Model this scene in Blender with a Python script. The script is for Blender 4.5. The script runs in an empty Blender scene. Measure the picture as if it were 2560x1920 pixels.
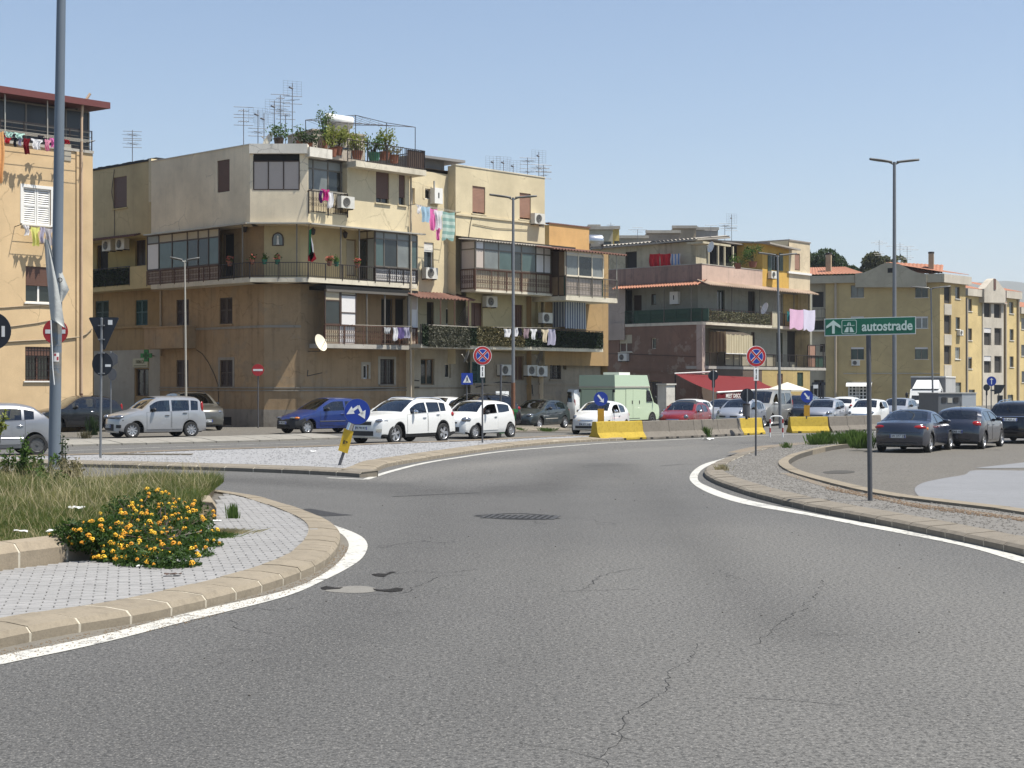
import bpy,bmesh,math,random
import numpy as np
from mathutils import Vector,Matrix
R=math.radians
random.seed(7)
scene=bpy.context.scene
COL=scene.collection
# ------------------------------------------------------------------ camera, sky, sun, exposure
FPX,HZ,CH=3850.0,960.0,2.0
cam_d=bpy.data.cameras.new('camera');cam=bpy.data.objects.new('camera',cam_d);COL.objects.link(cam)
cam.location=(0,0,CH);cam.rotation_euler=(R(90),0,0)
cam_d.sensor_width=36.0;cam_d.lens=36.0*FPX/2560.0
cam_d.clip_start=0.1;cam_d.clip_end=60000
scene.camera=cam
SUN_AZ_VEC=Vector((0.955,-0.297));SUN_EL=R(65)
world=bpy.data.worlds.new('World');scene.world=world;world.use_nodes=True
wn=world.node_tree;wn.nodes.clear()
sky=wn.nodes.new('ShaderNodeTexSky');sky.sky_type='NISHITA';sky.sun_disc=False
sky.sun_elevation=SUN_EL
sky.sun_rotation=math.atan2(SUN_AZ_VEC.x,SUN_AZ_VEC.y)
sky.air_density=1.0;sky.dust_density=0.6;sky.ozone_density=2.9;sky.altitude=0
bg=wn.nodes.new('ShaderNodeBackground');bg.inputs['Strength'].default_value=0.078
wo=wn.nodes.new('ShaderNodeOutputWorld')
wn.links.new(sky.outputs[0],bg.inputs[0]);wn.links.new(bg.outputs[0],wo.inputs[0])
sl=bpy.data.lights.new('sun','SUN');sl.energy=4.6;sl.angle=R(0.53);sl.color=(1.0,0.96,0.88)
so=bpy.data.objects.new('sun',sl);COL.objects.link(so)
sd=Vector((SUN_AZ_VEC.x*math.cos(SUN_EL),SUN_AZ_VEC.y*math.cos(SUN_EL),math.sin(SUN_EL)))
so.rotation_euler=sd.to_track_quat('Z','Y').to_euler();so.location=(30,-10,60)
scene.view_settings.view_transform='Standard';scene.view_settings.look='None'
scene.view_settings.gamma=1.0;scene.view_settings.use_curve_mapping=False
scene.view_settings.exposure=0.86
scene.cycles.max_bounces=8;scene.cycles.diffuse_bounces=4;scene.cycles.transparent_max_bounces=16
scene.cycles.volume_bounces=0
# ------------------------------------------------------------------ geometry helpers
def sstep(t):
 t=min(1.0,max(0.0,t));return t*t*(3-2*t)
def gz(x,y):
 return-0.28*sstep((x+8)/16.0)*sstep((y-25)/25.0)
def ray(u):return(u-1280.0)/FPX
def at(u,v,Y):return Vector((ray(u)*Y,Y,CH+(HZ-v)/FPX*Y))
def gp(u,v,h=0.0):
 Y=(CH-h)*FPX/(v-HZ)
 for _ in range(8):
  z=gz(ray(u)*Y,Y)+h
  Y=0.5*Y+0.5*(CH-z)*FPX/(v-HZ)
 return Vector((ray(u)*Y,Y,gz(ray(u)*Y,Y)+h))
def gxy(u,Y):return Vector((ray(u)*Y,Y,gz(ray(u)*Y,Y)))
class Frame:
 """vertical plane through p along d; coordinates s (along), d (outwards), z"""
 def __init__(s,p,d,out=None):
  s.p=Vector((p[0],p[1]));s.d=Vector(d).normalized()
  n=Vector((s.d.y,-s.d.x))
  if out is None:
   if n.dot(-s.p)<0:n=-n
  elif n.dot(Vector(out))<0:n=-n
  s.n=n
 def P(s,a,o,z):
  q=s.p+s.d*a+s.n*o
  return Vector((q.x,q.y,z))
 def s(s,u,o=0.0):
  k=ray(u);q=s.p+s.n*o
  return(k*q.y-q.x)/(s.d.x-k*s.d.y)
 def Y(s,u,o=0.0):
  return(s.p+s.n*o).y+s.d.y*s.s(u,o)
 def z(s,u,v,o=0.0):return CH+(HZ-v)/FPX*s.Y(u,o)
 def rect(s,u0,u1,v0,v1,o=0.0):
  um=(u0+u1)/2
  return(s.s(u0,o),s.s(u1,o),s.z(um,v1,o),s.z(um,v0,o))
 def off(s,o):
  q=s.p+s.n*o
  return Frame((q.x,q.y),s.d,s.n)
WORLD=Frame((0,0),(1,0),(0,-1))
XF={}
class MB:
 def __init__(s):s.v=[];s.f=[];s.m=[];s.cur=0;s.sm=[];s.smooth=False
 def add(s,vs,fs,m=None):
  b=len(s.v);s.v.extend([tuple(x)for x in vs])
  for f in fs:
   s.f.append(tuple(b+i for i in f));s.m.append(s.cur if m is None else m);s.sm.append(s.smooth)
  return s
 def quad(s,a,b,c,d,m=None):return s.add([a,b,c,d],[(0,1,2,3)],m)
 def poly(s,pts,m=None):return s.add(pts,[tuple(range(len(pts)))],m)
 def hexa(s,p,m=None):
  return s.add(p,[(3,2,1,0),(4,5,6,7),(0,1,5,4),(1,2,6,5),(2,3,7,6),(3,0,4,7)],m)
 def box(s,fr,a0,a1,o0,o1,z0,z1,m=None):
  P=fr.P
  return s.hexa([P(a0,o1,z0),P(a1,o1,z0),P(a1,o0,z0),P(a0,o0,z0),P(a0,o1,z1),P(a1,o1,z1),P(a1,o0,z1),P(a0,o0,z1)],m)
 def bx(s,x0,x1,y0,y1,z0,z1,m=None):
  return s.hexa([(x0,y0,z0),(x1,y0,z0),(x1,y1,z0),(x0,y1,z0),(x0,y0,z1),(x1,y0,z1),(x1,y1,z1),(x0,y1,z1)],m)
 def tube(s,p0,p1,r,n=8,r2=None,caps=True,m=None,flat=False):
  p0=Vector(p0);p1=Vector(p1);r2=r if r2 is None else r2
  d=(p1-p0).normalized()
  a=d.cross(Vector((0,0,1))if abs(d.z)<0.9 else Vector((1,0,0))).normalized();b=d.cross(a)
  vs=[]
  for p,rr in((p0,r),(p1,r2)):
   for i in range(n):
    t=2*math.pi*i/n
    vs.append(p+(a*math.cos(t)+b*math.sin(t))*rr)
  fs=[(i,(i+1)%n,n+(i+1)%n,n+i)for i in range(n)]
  sm=s.smooth;s.smooth=not flat
  s.add(vs,fs,m);s.smooth=False
  if caps:s.add(vs,[tuple(range(n))[::-1],tuple(range(n,2*n))],m)
  s.smooth=sm
  return s
 def path(s,pts,r,n=6,m=None):
  for i in range(len(pts)-1):s.tube(pts[i],pts[i+1],r,n,m=m)
  return s
 def prism(s,pts,off,m=None):
  n=len(pts);off=Vector(off);a=[Vector(p)for p in pts];b=[p+off for p in a]
  s.add(a+b,[tuple(range(n))[::-1],tuple(range(n,2*n))]+[(i,(i+1)%n,n+(i+1)%n,n+i)for i in range(n)],m)
  return s
 def grid(s,fn,nu,nv,m=None,close=False):
  vs=[fn(i/nu,j/nv)for j in range(nv+1)for i in range(nu+1)]
  fs=[(j*(nu+1)+i,j*(nu+1)+i+1,(j+1)*(nu+1)+i+1,(j+1)*(nu+1)+i)for j in range(nv)for i in range(nu)]
  return s.add(vs,fs,m)
 def lathe(s,prof,org,axis=(0,0,1),n=16,m=None):
  org=Vector(org);ax=Vector(axis).normalized()
  a=ax.cross(Vector((0,0,1))if abs(ax.z)<0.9 else Vector((1,0,0))).normalized();b=ax.cross(a)
  vs=[org+ax*h+(a*math.cos(2*math.pi*i/n)+b*math.sin(2*math.pi*i/n))*r for r,h in prof for i in range(n)]
  fs=[(j*n+i,j*n+(i+1)%n,(j+1)*n+(i+1)%n,(j+1)*n+i)for j in range(len(prof)-1)for i in range(n)]
  return s.add(vs,fs,m)
 def build(s,name,mats,parent=None,stuff=False,sharp=40,label=None,world=True):
  if not s.v:return None
  me=bpy.data.meshes.new(name)
  vs=s.v
  if parent is not None and world and parent.name in XF:
   M=XF[parent.name];vs=[M@Vector(v)for v in vs]
  me.from_pydata(vs,[],s.f)
  if not isinstance(mats,(list,tuple)):mats=[mats]
  for m in mats:me.materials.append(m)
  me.polygons.foreach_set('material_index',s.m)
  me.polygons.foreach_set('use_smooth',s.sm)
  me.update()
  if any(s.sm)and sharp:me.set_sharp_from_angle(angle=R(sharp))
  o=bpy.data.objects.new(name,me);COL.objects.link(o)
  if parent is not None:
   o.parent=parent
   if parent.name in XF:XF[o.name]=XF[parent.name]
  if stuff:o['kind']='stuff'
  if label:o['label']=label
  return o
def fix_normals(o):
 bm=bmesh.new();bm.from_mesh(o.data);bmesh.ops.recalc_face_normals(bm,faces=bm.faces);bm.to_mesh(o.data);bm.free()
def thing(name,label,cat,loc=(0,0,0),rotz=0.0,group=None):
 o=bpy.data.objects.new(name,None);COL.objects.link(o);o.location=loc;o.rotation_euler=(0,0,rotz)
 o.empty_display_size=0.2
 o['label']=label;o['category']=cat
 if group:o['group']=group
 XF[o.name]=(Matrix.Translation(Vector(loc))@Matrix.Rotation(rotz,4,'Z')).inverted()
 return o
def tag(o,label,cat,group=None):
 o['label']=label;o['category']=cat
 if group:o['group']=group
 return o
def setting(name,loc=(0,0,0)):
 o=bpy.data.objects.new(name,None);COL.objects.link(o);o.location=loc;o['kind']='structure'
 XF[o.name]=Matrix.Translation(Vector(loc)).inverted()
 return o
def structure(o):o['kind']='structure';return o
def kids(o):return[c for c in ALLKIDS.get(o.name,[])]
def copy_tree(o,loc=None,rotz=None,label=None,parent=None):
 c=o.copy();COL.objects.link(c)
 if parent is not None:c.parent=parent
 if loc is not None:c.location=loc
 if rotz is not None:c.rotation_euler=(0,0,rotz)
 if label:c['label']=label
 for ch in list(o.children):copy_tree(ch,parent=c)
 return c
 # ------------------------------------------------------------------ materials
MC={}
def newmat(name):
 m=bpy.data.materials.new(name);m.use_nodes=True;nt=m.node_tree;nt.nodes.clear()
 out=nt.nodes.new('ShaderNodeOutputMaterial');b=nt.nodes.new('ShaderNodeBsdfPrincipled')
 nt.links.new(b.outputs[0],out.inputs[0])
 return m,nt,b,out
def N(nt,t,**k):
 n=nt.nodes.new(t)
 for a,v in k.items():
  if a.startswith('i_'):n.inputs[a[2:]].default_value=v
  else:setattr(n,a,v)
 return n
def noise(nt,vec,scale,detail=4,rough=0.55):
 n=N(nt,'ShaderNodeTexNoise');n.inputs['Scale'].default_value=scale;n.inputs['Detail'].default_value=detail;n.inputs['Roughness'].default_value=rough
 if vec is not None:nt.links.new(vec,n.inputs['Vector'])
 return n
def ramp(nt,src,p0,p1,c0=(0,0,0,1),c1=(1,1,1,1)):
 if p0>p1:p0,p1,c0,c1=p1,p0,c1,c0
 r=N(nt,'ShaderNodeValToRGB');r.color_ramp.elements[0].position=p0;r.color_ramp.elements[1].position=p1
 r.color_ramp.elements[0].color=c0;r.color_ramp.elements[1].color=c1
 nt.links.new(src,r.inputs[0]);return r
def mixc(nt,fac,a,b,mode='MIX'):
 n=N(nt,'ShaderNodeMix',data_type='RGBA',blend_type=mode)
 for i,x in((0,fac),(6,a),(7,b)):
  if hasattr(x,'links')or hasattr(x,'is_linked'):nt.links.new(x,n.inputs[i])
  elif i==0:n.inputs[0].default_value=x
  else:n.inputs[i].default_value=(*x[:3],1)
 return n.outputs[2]
def math_(nt,op,a,b=0.0,clamp=False):
 n=N(nt,'ShaderNodeMath',operation=op,use_clamp=clamp)
 for i,x in((0,a),(1,b)):
  if hasattr(x,'is_linked'):nt.links.new(x,n.inputs[i])
  else:n.inputs[i].default_value=x
 return n.outputs[0]
def bump(nt,b,h,strength=0.3,dist=0.01):
 n=N(nt,'ShaderNodeBump');n.inputs['Strength'].default_value=strength;n.inputs['Distance'].default_value=dist
 nt.links.new(h,n.inputs['Height']);nt.links.new(n.outputs[0],b.inputs['Normal']);return n
def coords(nt,kind='Object'):
 return N(nt,'ShaderNodeTexCoord').outputs[kind]
def scaled(nt,vec,sc):
 n=N(nt,'ShaderNodeMapping');n.inputs['Scale'].default_value=sc;nt.links.new(vec,n.inputs['Vector']);return n.outputs[0]
def geo_pos(nt):return N(nt,'ShaderNodeNewGeometry').outputs['Position']
def plain(name,col,rough=0.6,metal=0.0,var=0.12,scale=6.0,spec=0.5,bumps=0.0):
 """simple painted / metal / plastic surface with a faint mottling"""
 key=('plain',name)
 if key in MC:return MC[key]
 m,nt,b,out=newmat(name)
 v=geo_pos(nt)
 n=noise(nt,v,scale,5)
 c=mixc(nt,n.outputs[0],[x*(1-var)for x in col],[min(1,x*(1+var))for x in col])
 nt.links.new(c,b.inputs['Base Color'])
 b.inputs['Roughness'].default_value=rough;b.inputs['Metallic'].default_value=metal
 b.inputs['Specular IOR Level'].default_value=spec
 if bumps:bump(nt,b,noise(nt,v,scale*8).outputs[0],bumps,0.01)
 MC[key]=m;return m
def plaster(name,col,dirt=0.35,dirtcol=(0.10,0.08,0.06),streak=0.5,patch=None,base_dirt=0.0):
 """rendered wall: uneven paint, rain streaks, blotches"""
 key=('plaster',name)
 if key in MC:return MC[key]
 m,nt,b,out=newmat(name)
 v=geo_pos(nt)
 big=noise(nt,v,0.45,6,0.6);mid=noise(nt,v,2.2,6,0.65)
 st=noise(nt,scaled(nt,v,(2.5,2.5,0.16)),1.3,5,0.6)
 fine=noise(nt,v,22,3)
 c=mixc(nt,ramp(nt,big.outputs[0],0.3,0.7).outputs[0],[x*0.80 for x in col],[min(1,x*1.10)for x in col])
 dr=ramp(nt,noise(nt,scaled(nt,v,(7,7,0.22)),1.0,4,0.7).outputs[0],0.60,0.74)
 c=mixc(nt,math_(nt,'MULTIPLY',dr.outputs[0],0.28*streak),c,[x*0.55 for x in col])
 ck=N(nt,'ShaderNodeTexVoronoi',feature='DISTANCE_TO_EDGE');ck.inputs['Scale'].default_value=0.5;nt.links.new(mixc(nt,0.35,v,mid.outputs['Color'],'ADD'),ck.inputs['Vector'])
 c=mixc(nt,math_(nt,'MULTIPLY',math_(nt,'MULTIPLY',ramp(nt,ck.outputs['Distance'],0.012,0.0).outputs[0],ramp(nt,big.outputs[0],0.5,0.56).outputs[0]),0.5),c,[x*0.35 for x in col])
 if patch is not None:
  pm=ramp(nt,noise(nt,v,0.8,7,0.62).outputs[0],0.56,0.60)
  c=mixc(nt,pm.outputs[0],c,patch)
 f1=ramp(nt,st.outputs[0],0.50,0.78);f2=ramp(nt,mid.outputs[0],0.52,0.82)
 fac=math_(nt,'ADD',math_(nt,'MULTIPLY',f1.outputs[0],streak*dirt),math_(nt,'MULTIPLY',f2.outputs[0],dirt*0.8),clamp=True)
 if base_dirt:
  sep=N(nt,'ShaderNodeSeparateXYZ');nt.links.new(v,sep.inputs[0])
  mr=N(nt,'ShaderNodeMapRange');mr.inputs[1].default_value=1.6;mr.inputs[2].default_value=0.0;nt.links.new(sep.outputs[2],mr.inputs[0])
  fac=math_(nt,'ADD',fac,math_(nt,'MULTIPLY',mr.outputs[0],math_(nt,'MULTIPLY',mid.outputs[0],base_dirt)),clamp=True)
 c=mixc(nt,fac,c,dirtcol)
 c=mixc(nt,math_(nt,'MULTIPLY',fine.outputs[0],0.10),c,[x*0.6 for x in col])
 nt.links.new(c,b.inputs['Base Color']);b.inputs['Roughness'].default_value=0.9;b.inputs['Specular IOR Level'].default_value=0.2
 bump(nt,b,mixc(nt,0.5,fine.outputs[0],mid.outputs[0]),0.35,0.02)
 MC[key]=m;return m
def carpaint(name,col,metal=0.0,rough=0.25,coat=0.8):
 key=('car',name)
 if key in MC:return MC[key]
 m,nt,b,out=newmat(name)
 v=coords(nt)
 n=noise(nt,v,3.0,5);n2=noise(nt,scaled(nt,v,(1,1,2)),9,5,0.7)
 c=mixc(nt,math_(nt,'MULTIPLY',n2.outputs[0],0.03+0.15*max(col)),col,(0.22,0.19,0.15))
 nt.links.new(c,b.inputs['Base Color'])
 b.inputs['Metallic'].default_value=metal
 nt.links.new(math_(nt,'ADD',math_(nt,'MULTIPLY',n.outputs[0],0.18),rough-0.05),b.inputs['Roughness'])
 b.inputs['Coat Weight'].default_value=coat;b.inputs['Coat Roughness'].default_value=0.03
 MC[key]=m;return m
def glassy(name,tint=(0.25,0.28,0.28),rough=0.02,boost=1.0):
 """window pane: mirror-like by fresnel over a tinted see-through"""
 key=('glass',name)
 if key in MC:return MC[key]
 m=bpy.data.materials.new(name);m.use_nodes=True;nt=m.node_tree;nt.nodes.clear()
 out=nt.nodes.new('ShaderNodeOutputMaterial');mx=N(nt,'ShaderNodeMixShader')
 g=N(nt,'ShaderNodeBsdfGlossy');g.inputs['Roughness'].default_value=rough;g.inputs['Color'].default_value=(0.9,0.95,1,1)
 t=N(nt,'ShaderNodeBsdfTransparent');t.inputs[0].default_value=(*tint,1)
 fr=N(nt,'ShaderNodeFresnel');fr.inputs['IOR'].default_value=1.5
 f=math_(nt,'MULTIPLY',fr.outputs[0],boost,clamp=True);f=math_(nt,'ADD',f,0.03,clamp=True)
 nt.links.new(f,mx.inputs[0]);nt.links.new(t.outputs[0],mx.inputs[1]);nt.links.new(g.outputs[0],mx.inputs[2]);nt.links.new(mx.outputs[0],out.inputs[0])
 MC[key]=m;return m
def darkglass(name,col=(0.02,0.022,0.024),rough=0.06):
 key=('dg',name)
 if key in MC:return MC[key]
 m,nt,b,out=newmat(name)
 n=noise(nt,geo_pos(nt),1.5,3)
 c=mixc(nt,n.outputs[0],[x*0.6 for x in col],[x*1.5 for x in col]);nt.links.new(c,b.inputs['Base Color'])
 b.inputs['Roughness'].default_value=rough;b.inputs['Specular IOR Level'].default_value=0.6
 bump(nt,b,noise(nt,geo_pos(nt),0.9,2).outputs[0],0.05,0.05)
 MC[key]=m;return m
def concrete(name,col,speck=0.5,dark=0.35,scale=1.0,bs=0.5):
 key=('conc',name)
 if key in MC:return MC[key]
 m,nt,b,out=newmat(name)
 v=geo_pos(nt)
 inf=N(nt,'ShaderNodeObjectInfo')
 big=noise(nt,v,1.1*scale,6,0.6);fine=noise(nt,v,45*scale,4,0.7);mid=noise(nt,v,6*scale,6,0.7)
 c=mixc(nt,big.outputs[0],[x*0.78 for x in col],[min(1,x*1.18)for x in col])
 c=mixc(nt,math_(nt,'MULTIPLY',inf.outputs['Random'],0.30),c,[x*0.72 for x in col])
 c=mixc(nt,math_(nt,'MULTIPLY',ramp(nt,mid.outputs[0],0.5,0.8).outputs[0],dark),c,[x*0.35 for x in col])
 c=mixc(nt,math_(nt,'MULTIPLY',ramp(nt,fine.outputs[0],0.35,0.75).outputs[0],speck),c,[x*0.55 for x in col])
 nt.links.new(c,b.inputs['Base Color']);b.inputs['Roughness'].default_value=0.92;b.inputs['Specular IOR Level'].default_value=0.25
 bump(nt,b,mixc(nt,0.5,fine.outputs[0],mid.outputs[0]),bs,0.012)
 MC[key]=m;return m
def leafmat(name,c0,c1,attr=True,trans=0.35):
 key=('leaf',name)
 if key in MC:return MC[key]
 m,nt,b,out=newmat(name)
 if attr:
  a=N(nt,'ShaderNodeAttribute',attribute_name='tint');f=a.outputs['Fac']
 else:f=noise(nt,geo_pos(nt),3,3).outputs[0]
 c=mixc(nt,f,c0,c1);nt.links.new(c,b.inputs['Base Color']);b.inputs['Roughness'].default_value=0.6
 b.inputs['Specular IOR Level'].default_value=0.25
 tr=N(nt,'ShaderNodeBsdfTranslucent');nt.links.new(mixc(nt,0.5,c,(c1[0]*1.3,c1[1]*1.4,c1[2]*0.6)),tr.inputs[0])
 mx=N(nt,'ShaderNodeMixShader');mx.inputs[0].default_value=trans
 nt.links.new(b.outputs[0],mx.inputs[1]);nt.links.new(tr.outputs[0],mx.inputs[2]);nt.links.new(mx.outputs[0],out.inputs[0])
 MC[key]=m;return m
def clothmat(name,col,stripe=None,ssc=12.0,axis=0,plaid=None):
 key=('cloth',name)
 if key in MC:return MC[key]
 m,nt,b,out=newmat(name)
 v=coords(nt,'Generated')if stripe else geo_pos(nt)
 n=noise(nt,geo_pos(nt),9,4)
 c=mixc(nt,n.outputs[0],[x*0.88 for x in col],[min(1,x*1.08)for x in col])
 if stripe:
  sp=N(nt,'ShaderNodeSeparateXYZ');nt.links.new(v,sp.inputs[0])
  w=math_(nt,'GREATER_THAN',math_(nt,'SINE',math_(nt,'MULTIPLY',sp.outputs[axis],ssc*6.283)),0.0)
  c=mixc(nt,w,c,stripe)
 nt.links.new(c,b.inputs['Base Color']);b.inputs['Roughness'].default_value=0.9;b.inputs['Specular IOR Level'].default_value=0.1
 tr=N(nt,'ShaderNodeBsdfTranslucent');nt.links.new(c,tr.inputs[0]);mx=N(nt,'ShaderNodeMixShader');mx.inputs[0].default_value=0.25
 nt.links.new(b.outputs[0],mx.inputs[1]);nt.links.new(tr.outputs[0],mx.inputs[2]);nt.links.new(mx.outputs[0],out.inputs[0])
 bump(nt,b,noise(nt,geo_pos(nt),14,3).outputs[0],0.4,0.02)
 MC[key]=m;return m
 # ------------------------------------------------------------------ ground surfaces
def asphalt(name,base,speck=(0.30,0.29,0.27),speck_amt=0.5,wear=False,crack=0.6,sc=1.0):
 m,nt,b,out=newmat(name)
 v=geo_pos(nt)
 big=noise(nt,v,0.12,5,0.6);mid=noise(nt,v,1.1,6,0.65)
 f1=noise(nt,v,60*sc,2,0.5);f2=noise(nt,v,24*sc,3,0.6)
 c=mixc(nt,big.outputs[0],[x*0.80 for x in base],[x*1.20 for x in base])
 c=mixc(nt,math_(nt,'MULTIPLY',ramp(nt,mid.outputs[0],0.35,0.7).outputs[0],0.35),c,[x*0.72 for x in base])
 if wear:
  a=N(nt,'ShaderNodeAttribute',attribute_name='dark').outputs['Fac']
  a2=N(nt,'ShaderNodeAttribute',attribute_name='light').outputs['Fac']
  brk=ramp(nt,noise(nt,v,0.7,6,0.7).outputs[0],0.30,0.72).outputs[0]
  lt=math_(nt,'MULTIPLY',a2,math_(nt,'ADD',math_(nt,'MULTIPLY',mid.outputs[0],0.6),0.5),clamp=True)
  c=mixc(nt,lt,c,(0.185,0.176,0.158))
  dk=math_(nt,'MULTIPLY',a,math_(nt,'ADD',math_(nt,'MULTIPLY',brk,0.30),0.50),clamp=True)
  c=mixc(nt,dk,c,(0.036,0.035,0.034))
  # stones of the mix: light chips and dark gaps
 vo=N(nt,'ShaderNodeTexVoronoi',feature='F1');vo.inputs['Scale'].default_value=55*sc;nt.links.new(v,vo.inputs['Vector'])
 chip=ramp(nt,vo.outputs['Color'],0.55,0.95)
 chips=math_(nt,'MULTIPLY',chip.outputs[0],speck_amt)
 c=mixc(nt,math_(nt,'MULTIPLY',chips,ramp(nt,vo.outputs['Distance'],0.55,0.25).outputs[0]),c,speck)
 c=mixc(nt,math_(nt,'MULTIPLY',ramp(nt,f2.outputs[0],0.54,0.38).outputs[0],0.75),c,[x*0.35 for x in base])
 c=mixc(nt,math_(nt,'MULTIPLY',ramp(nt,f1.outputs[0],0.55,0.75).outputs[0],0.45*speck_amt*2),c,speck)
 if crack:
  wv=noise(nt,v,1.8,4,0.6)
  vv=N(nt,'ShaderNodeVectorMath',operation='ADD');nt.links.new(v,vv.inputs[0])
  w2=N(nt,'ShaderNodeVectorMath',operation='SCALE');w2.inputs['Scale'].default_value=0.9;nt.links.new(wv.outputs['Color'],w2.inputs[0]);nt.links.new(w2.outputs[0],vv.inputs[1])
  ve=N(nt,'ShaderNodeTexVoronoi',feature='DISTANCE_TO_EDGE');ve.inputs['Scale'].default_value=0.55;nt.links.new(vv.outputs[0],ve.inputs['Vector'])
  line=ramp(nt,ve.outputs['Distance'],0.010,0.0)
  msk=ramp(nt,noise(nt,v,0.35,3).outputs[0],0.56,0.66)
  cr=math_(nt,'MULTIPLY',math_(nt,'MULTIPLY',line.outputs[0],msk.outputs[0]),crack)
  c=mixc(nt,cr,c,(0.012,0.012,0.012))
 nt.links.new(c,b.inputs['Base Color']);b.inputs['Roughness'].default_value=0.85;b.inputs['Specular IOR Level'].default_value=0.25
 bump(nt,b,mixc(nt,0.5,f2.outputs[0],vo.outputs['Distance']),0.7,0.008)
 return m
M_road=asphalt('road asphalt',(0.100,0.098,0.094),speck=(0.32,0.305,0.28),wear=True,sc=1.15,speck_amt=0.62,crack=0.75)
M_oldroad=asphalt('old asphalt',(0.135,0.124,0.106),speck=(0.27,0.25,0.22),speck_amt=0.35,crack=1.0,sc=0.8)
M_patch=asphalt('dark asphalt patch',(0.035,0.035,0.037),crack=0,speck_amt=0.2)
M_newpatch=concrete('light grey resurfacing',(0.215,0.218,0.225),0.45,0.30,0.6,0.2)
def seg_dist(px,py,pts):
 d=np.full(px.shape,1e9)
 for(x0,y0),(x1,y1)in zip(pts[:-1],pts[1:]):
  dx,dy=x1-x0,y1-y0;L=dx*dx+dy*dy+1e-9
  t=np.clip(((px-x0)*dx+(py-y0)*dy)/L,0,1)
  d=np.minimum(d,np.hypot(px-x0-t*dx,py-y0-t*dy))
 return d
def steps(parts):
 out=[]
 for a,b,s in parts:
  n=max(1,round((b-a)/s));out+=[a+(b-a)*i/n for i in range(n)]
 return out+[parts[-1][1]]
xs=steps([(-400,-60,40),(-60,-16,4),(-16,26,0.35),(26,60,3),(60,400,40)])
ys=steps([(-60,4,8),(4,64,0.35),(64,140,3),(140,420,40)])
XX,YY=np.meshgrid(np.array(xs),np.array(ys))
px,py=XX.ravel(),YY.ravel()
def tsm(t):t=np.clip(t,0,1);return t*t*(3-2*t)
pz=-0.28*tsm((px+8)/16)*tsm((py-25)/25)
nx,ny=len(xs),len(ys)
idx=np.arange(nx*ny).reshape(ny,nx)
fq=np.stack([idx[:-1,:-1],idx[:-1,1:],idx[1:,1:],idx[1:,:-1]],-1).reshape(-1,4)
me=bpy.data.meshes.new('road');me.from_pydata(np.stack([px,py,pz],-1).tolist(),[],fq.tolist());me.update()
def gl(l):return[(gp(u,v).x,gp(u,v).y)for u,v in l]
dark=np.zeros(px.shape);light=np.zeros(px.shape)
def stroke(arr,pts,w,a):
 arr+=a*np.exp(-(seg_dist(px,py,gl(pts))/w)**2)
stroke(dark,[(300,1188),(520,1195),(640,1199),(800,1207),(960,1212),(1100,1228),(1230,1232),(1350,1216),(1440,1190),(1500,1160)],0.9,0.75)
stroke(dark,[(1560,1160),(1640,1230),(1690,1320),(1800,1440),(2000,1600),(2300,1800)],0.35,0.22)
stroke(dark,[(1380,1160),(1400,1260),(1380,1400),(1330,1560),(1250,1800)],0.35,0.20)
stroke(dark,[(1100,1230),(1050,1330),(980,1450),(760,1640),(400,1880)],0.45,0.26)
stroke(dark,[(480,1200),(700,1210),(900,1224),(1060,1240),(1180,1236)],0.5,0.5)
stroke(dark,[(0,1760),(500,1660),(900,1560),(1150,1420),(1230,1300),(1300,1220)],1.3,0.34)
stroke(dark,[(300,1900),(900,1830),(1400,1700),(1800,1560)],1.5,0.22)
stroke(dark,[(1680,1250),(1740,1340),(1800,1420),(1960,1520),(2100,1600)],0.6,0.24)
stroke(dark,[(1480,1130),(1560,1180),(1600,1260),(1640,1350)],0.8,0.22)
stroke(dark,[(1000,1165),(1300,1140),(1600,1118),(1900,1102)],0.7,0.28)
stroke(light,[(1850,1330),(2100,1420),(2400,1500),(2700,1650)],1.6,0.42)
stroke(light,[(960,1200),(1200,1163),(1500,1130),(1750,1112)],0.9,0.45)
stroke(light,[(1400,1400),(1700,1600),(2000,1800),(2500,1900)],1.6,0.30)
stroke(light,[(1300,1160),(1500,1200),(1620,1150),(1760,1125)],2.0,0.22)
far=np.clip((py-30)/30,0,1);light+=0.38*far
for nm,arr in(('dark',dark),('light',light)):
 at_=me.attributes.new(nm,'FLOAT','POINT');at_.data.foreach_set('value',np.clip(arr,0,1).astype(np.float32))
me.materials.append(M_road);road=bpy.data.objects.new('road',me);COL.objects.link(road);structure(road)
# wide terrain to the horizon
M_terrain=concrete('dry ground',(0.17,0.15,0.11),0.3,0.3,0.05,0.2)
mb=MB()
for i in range(24):
 a0,a1=2*math.pi*i/24,2*math.pi*(i+1)/24
 mb.poly([(0,60,-0.6),(30000*math.cos(a0),60+30000*math.sin(a0),-0.6),(30000*math.cos(a1),60+30000*math.sin(a1),-0.6)])
structure(mb.build('ground',M_terrain))
def smooth_poly(pts,sub=4,closed=False):
 """Catmull-Rom through 2D points"""
 P=[Vector((p[0],p[1]))for p in pts];n=len(P);out=[]
 rng=range(n)if closed else range(n-1)
 for i in rng:
  if closed:p0,p1,p2,p3=P[i-1],P[i],P[(i+1)%n],P[(i+2)%n]
  else:p0,p1,p2,p3=P[max(i-1,0)],P[i],P[i+1],P[min(i+2,n-1)]
  for k in range(sub):
   t=k/sub
   out.append(0.5*((2*p1)+(-p0+p2)*t+(2*p0-5*p1+4*p2-p3)*t*t+(-p0+3*p1-3*p2+p3)*t**3))
 if not closed:out.append(P[-1])
 return out
def g2(l,h=0.0):return[Vector((gp(u,v,h).x,gp(u,v,h).y))for u,v in l]
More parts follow.
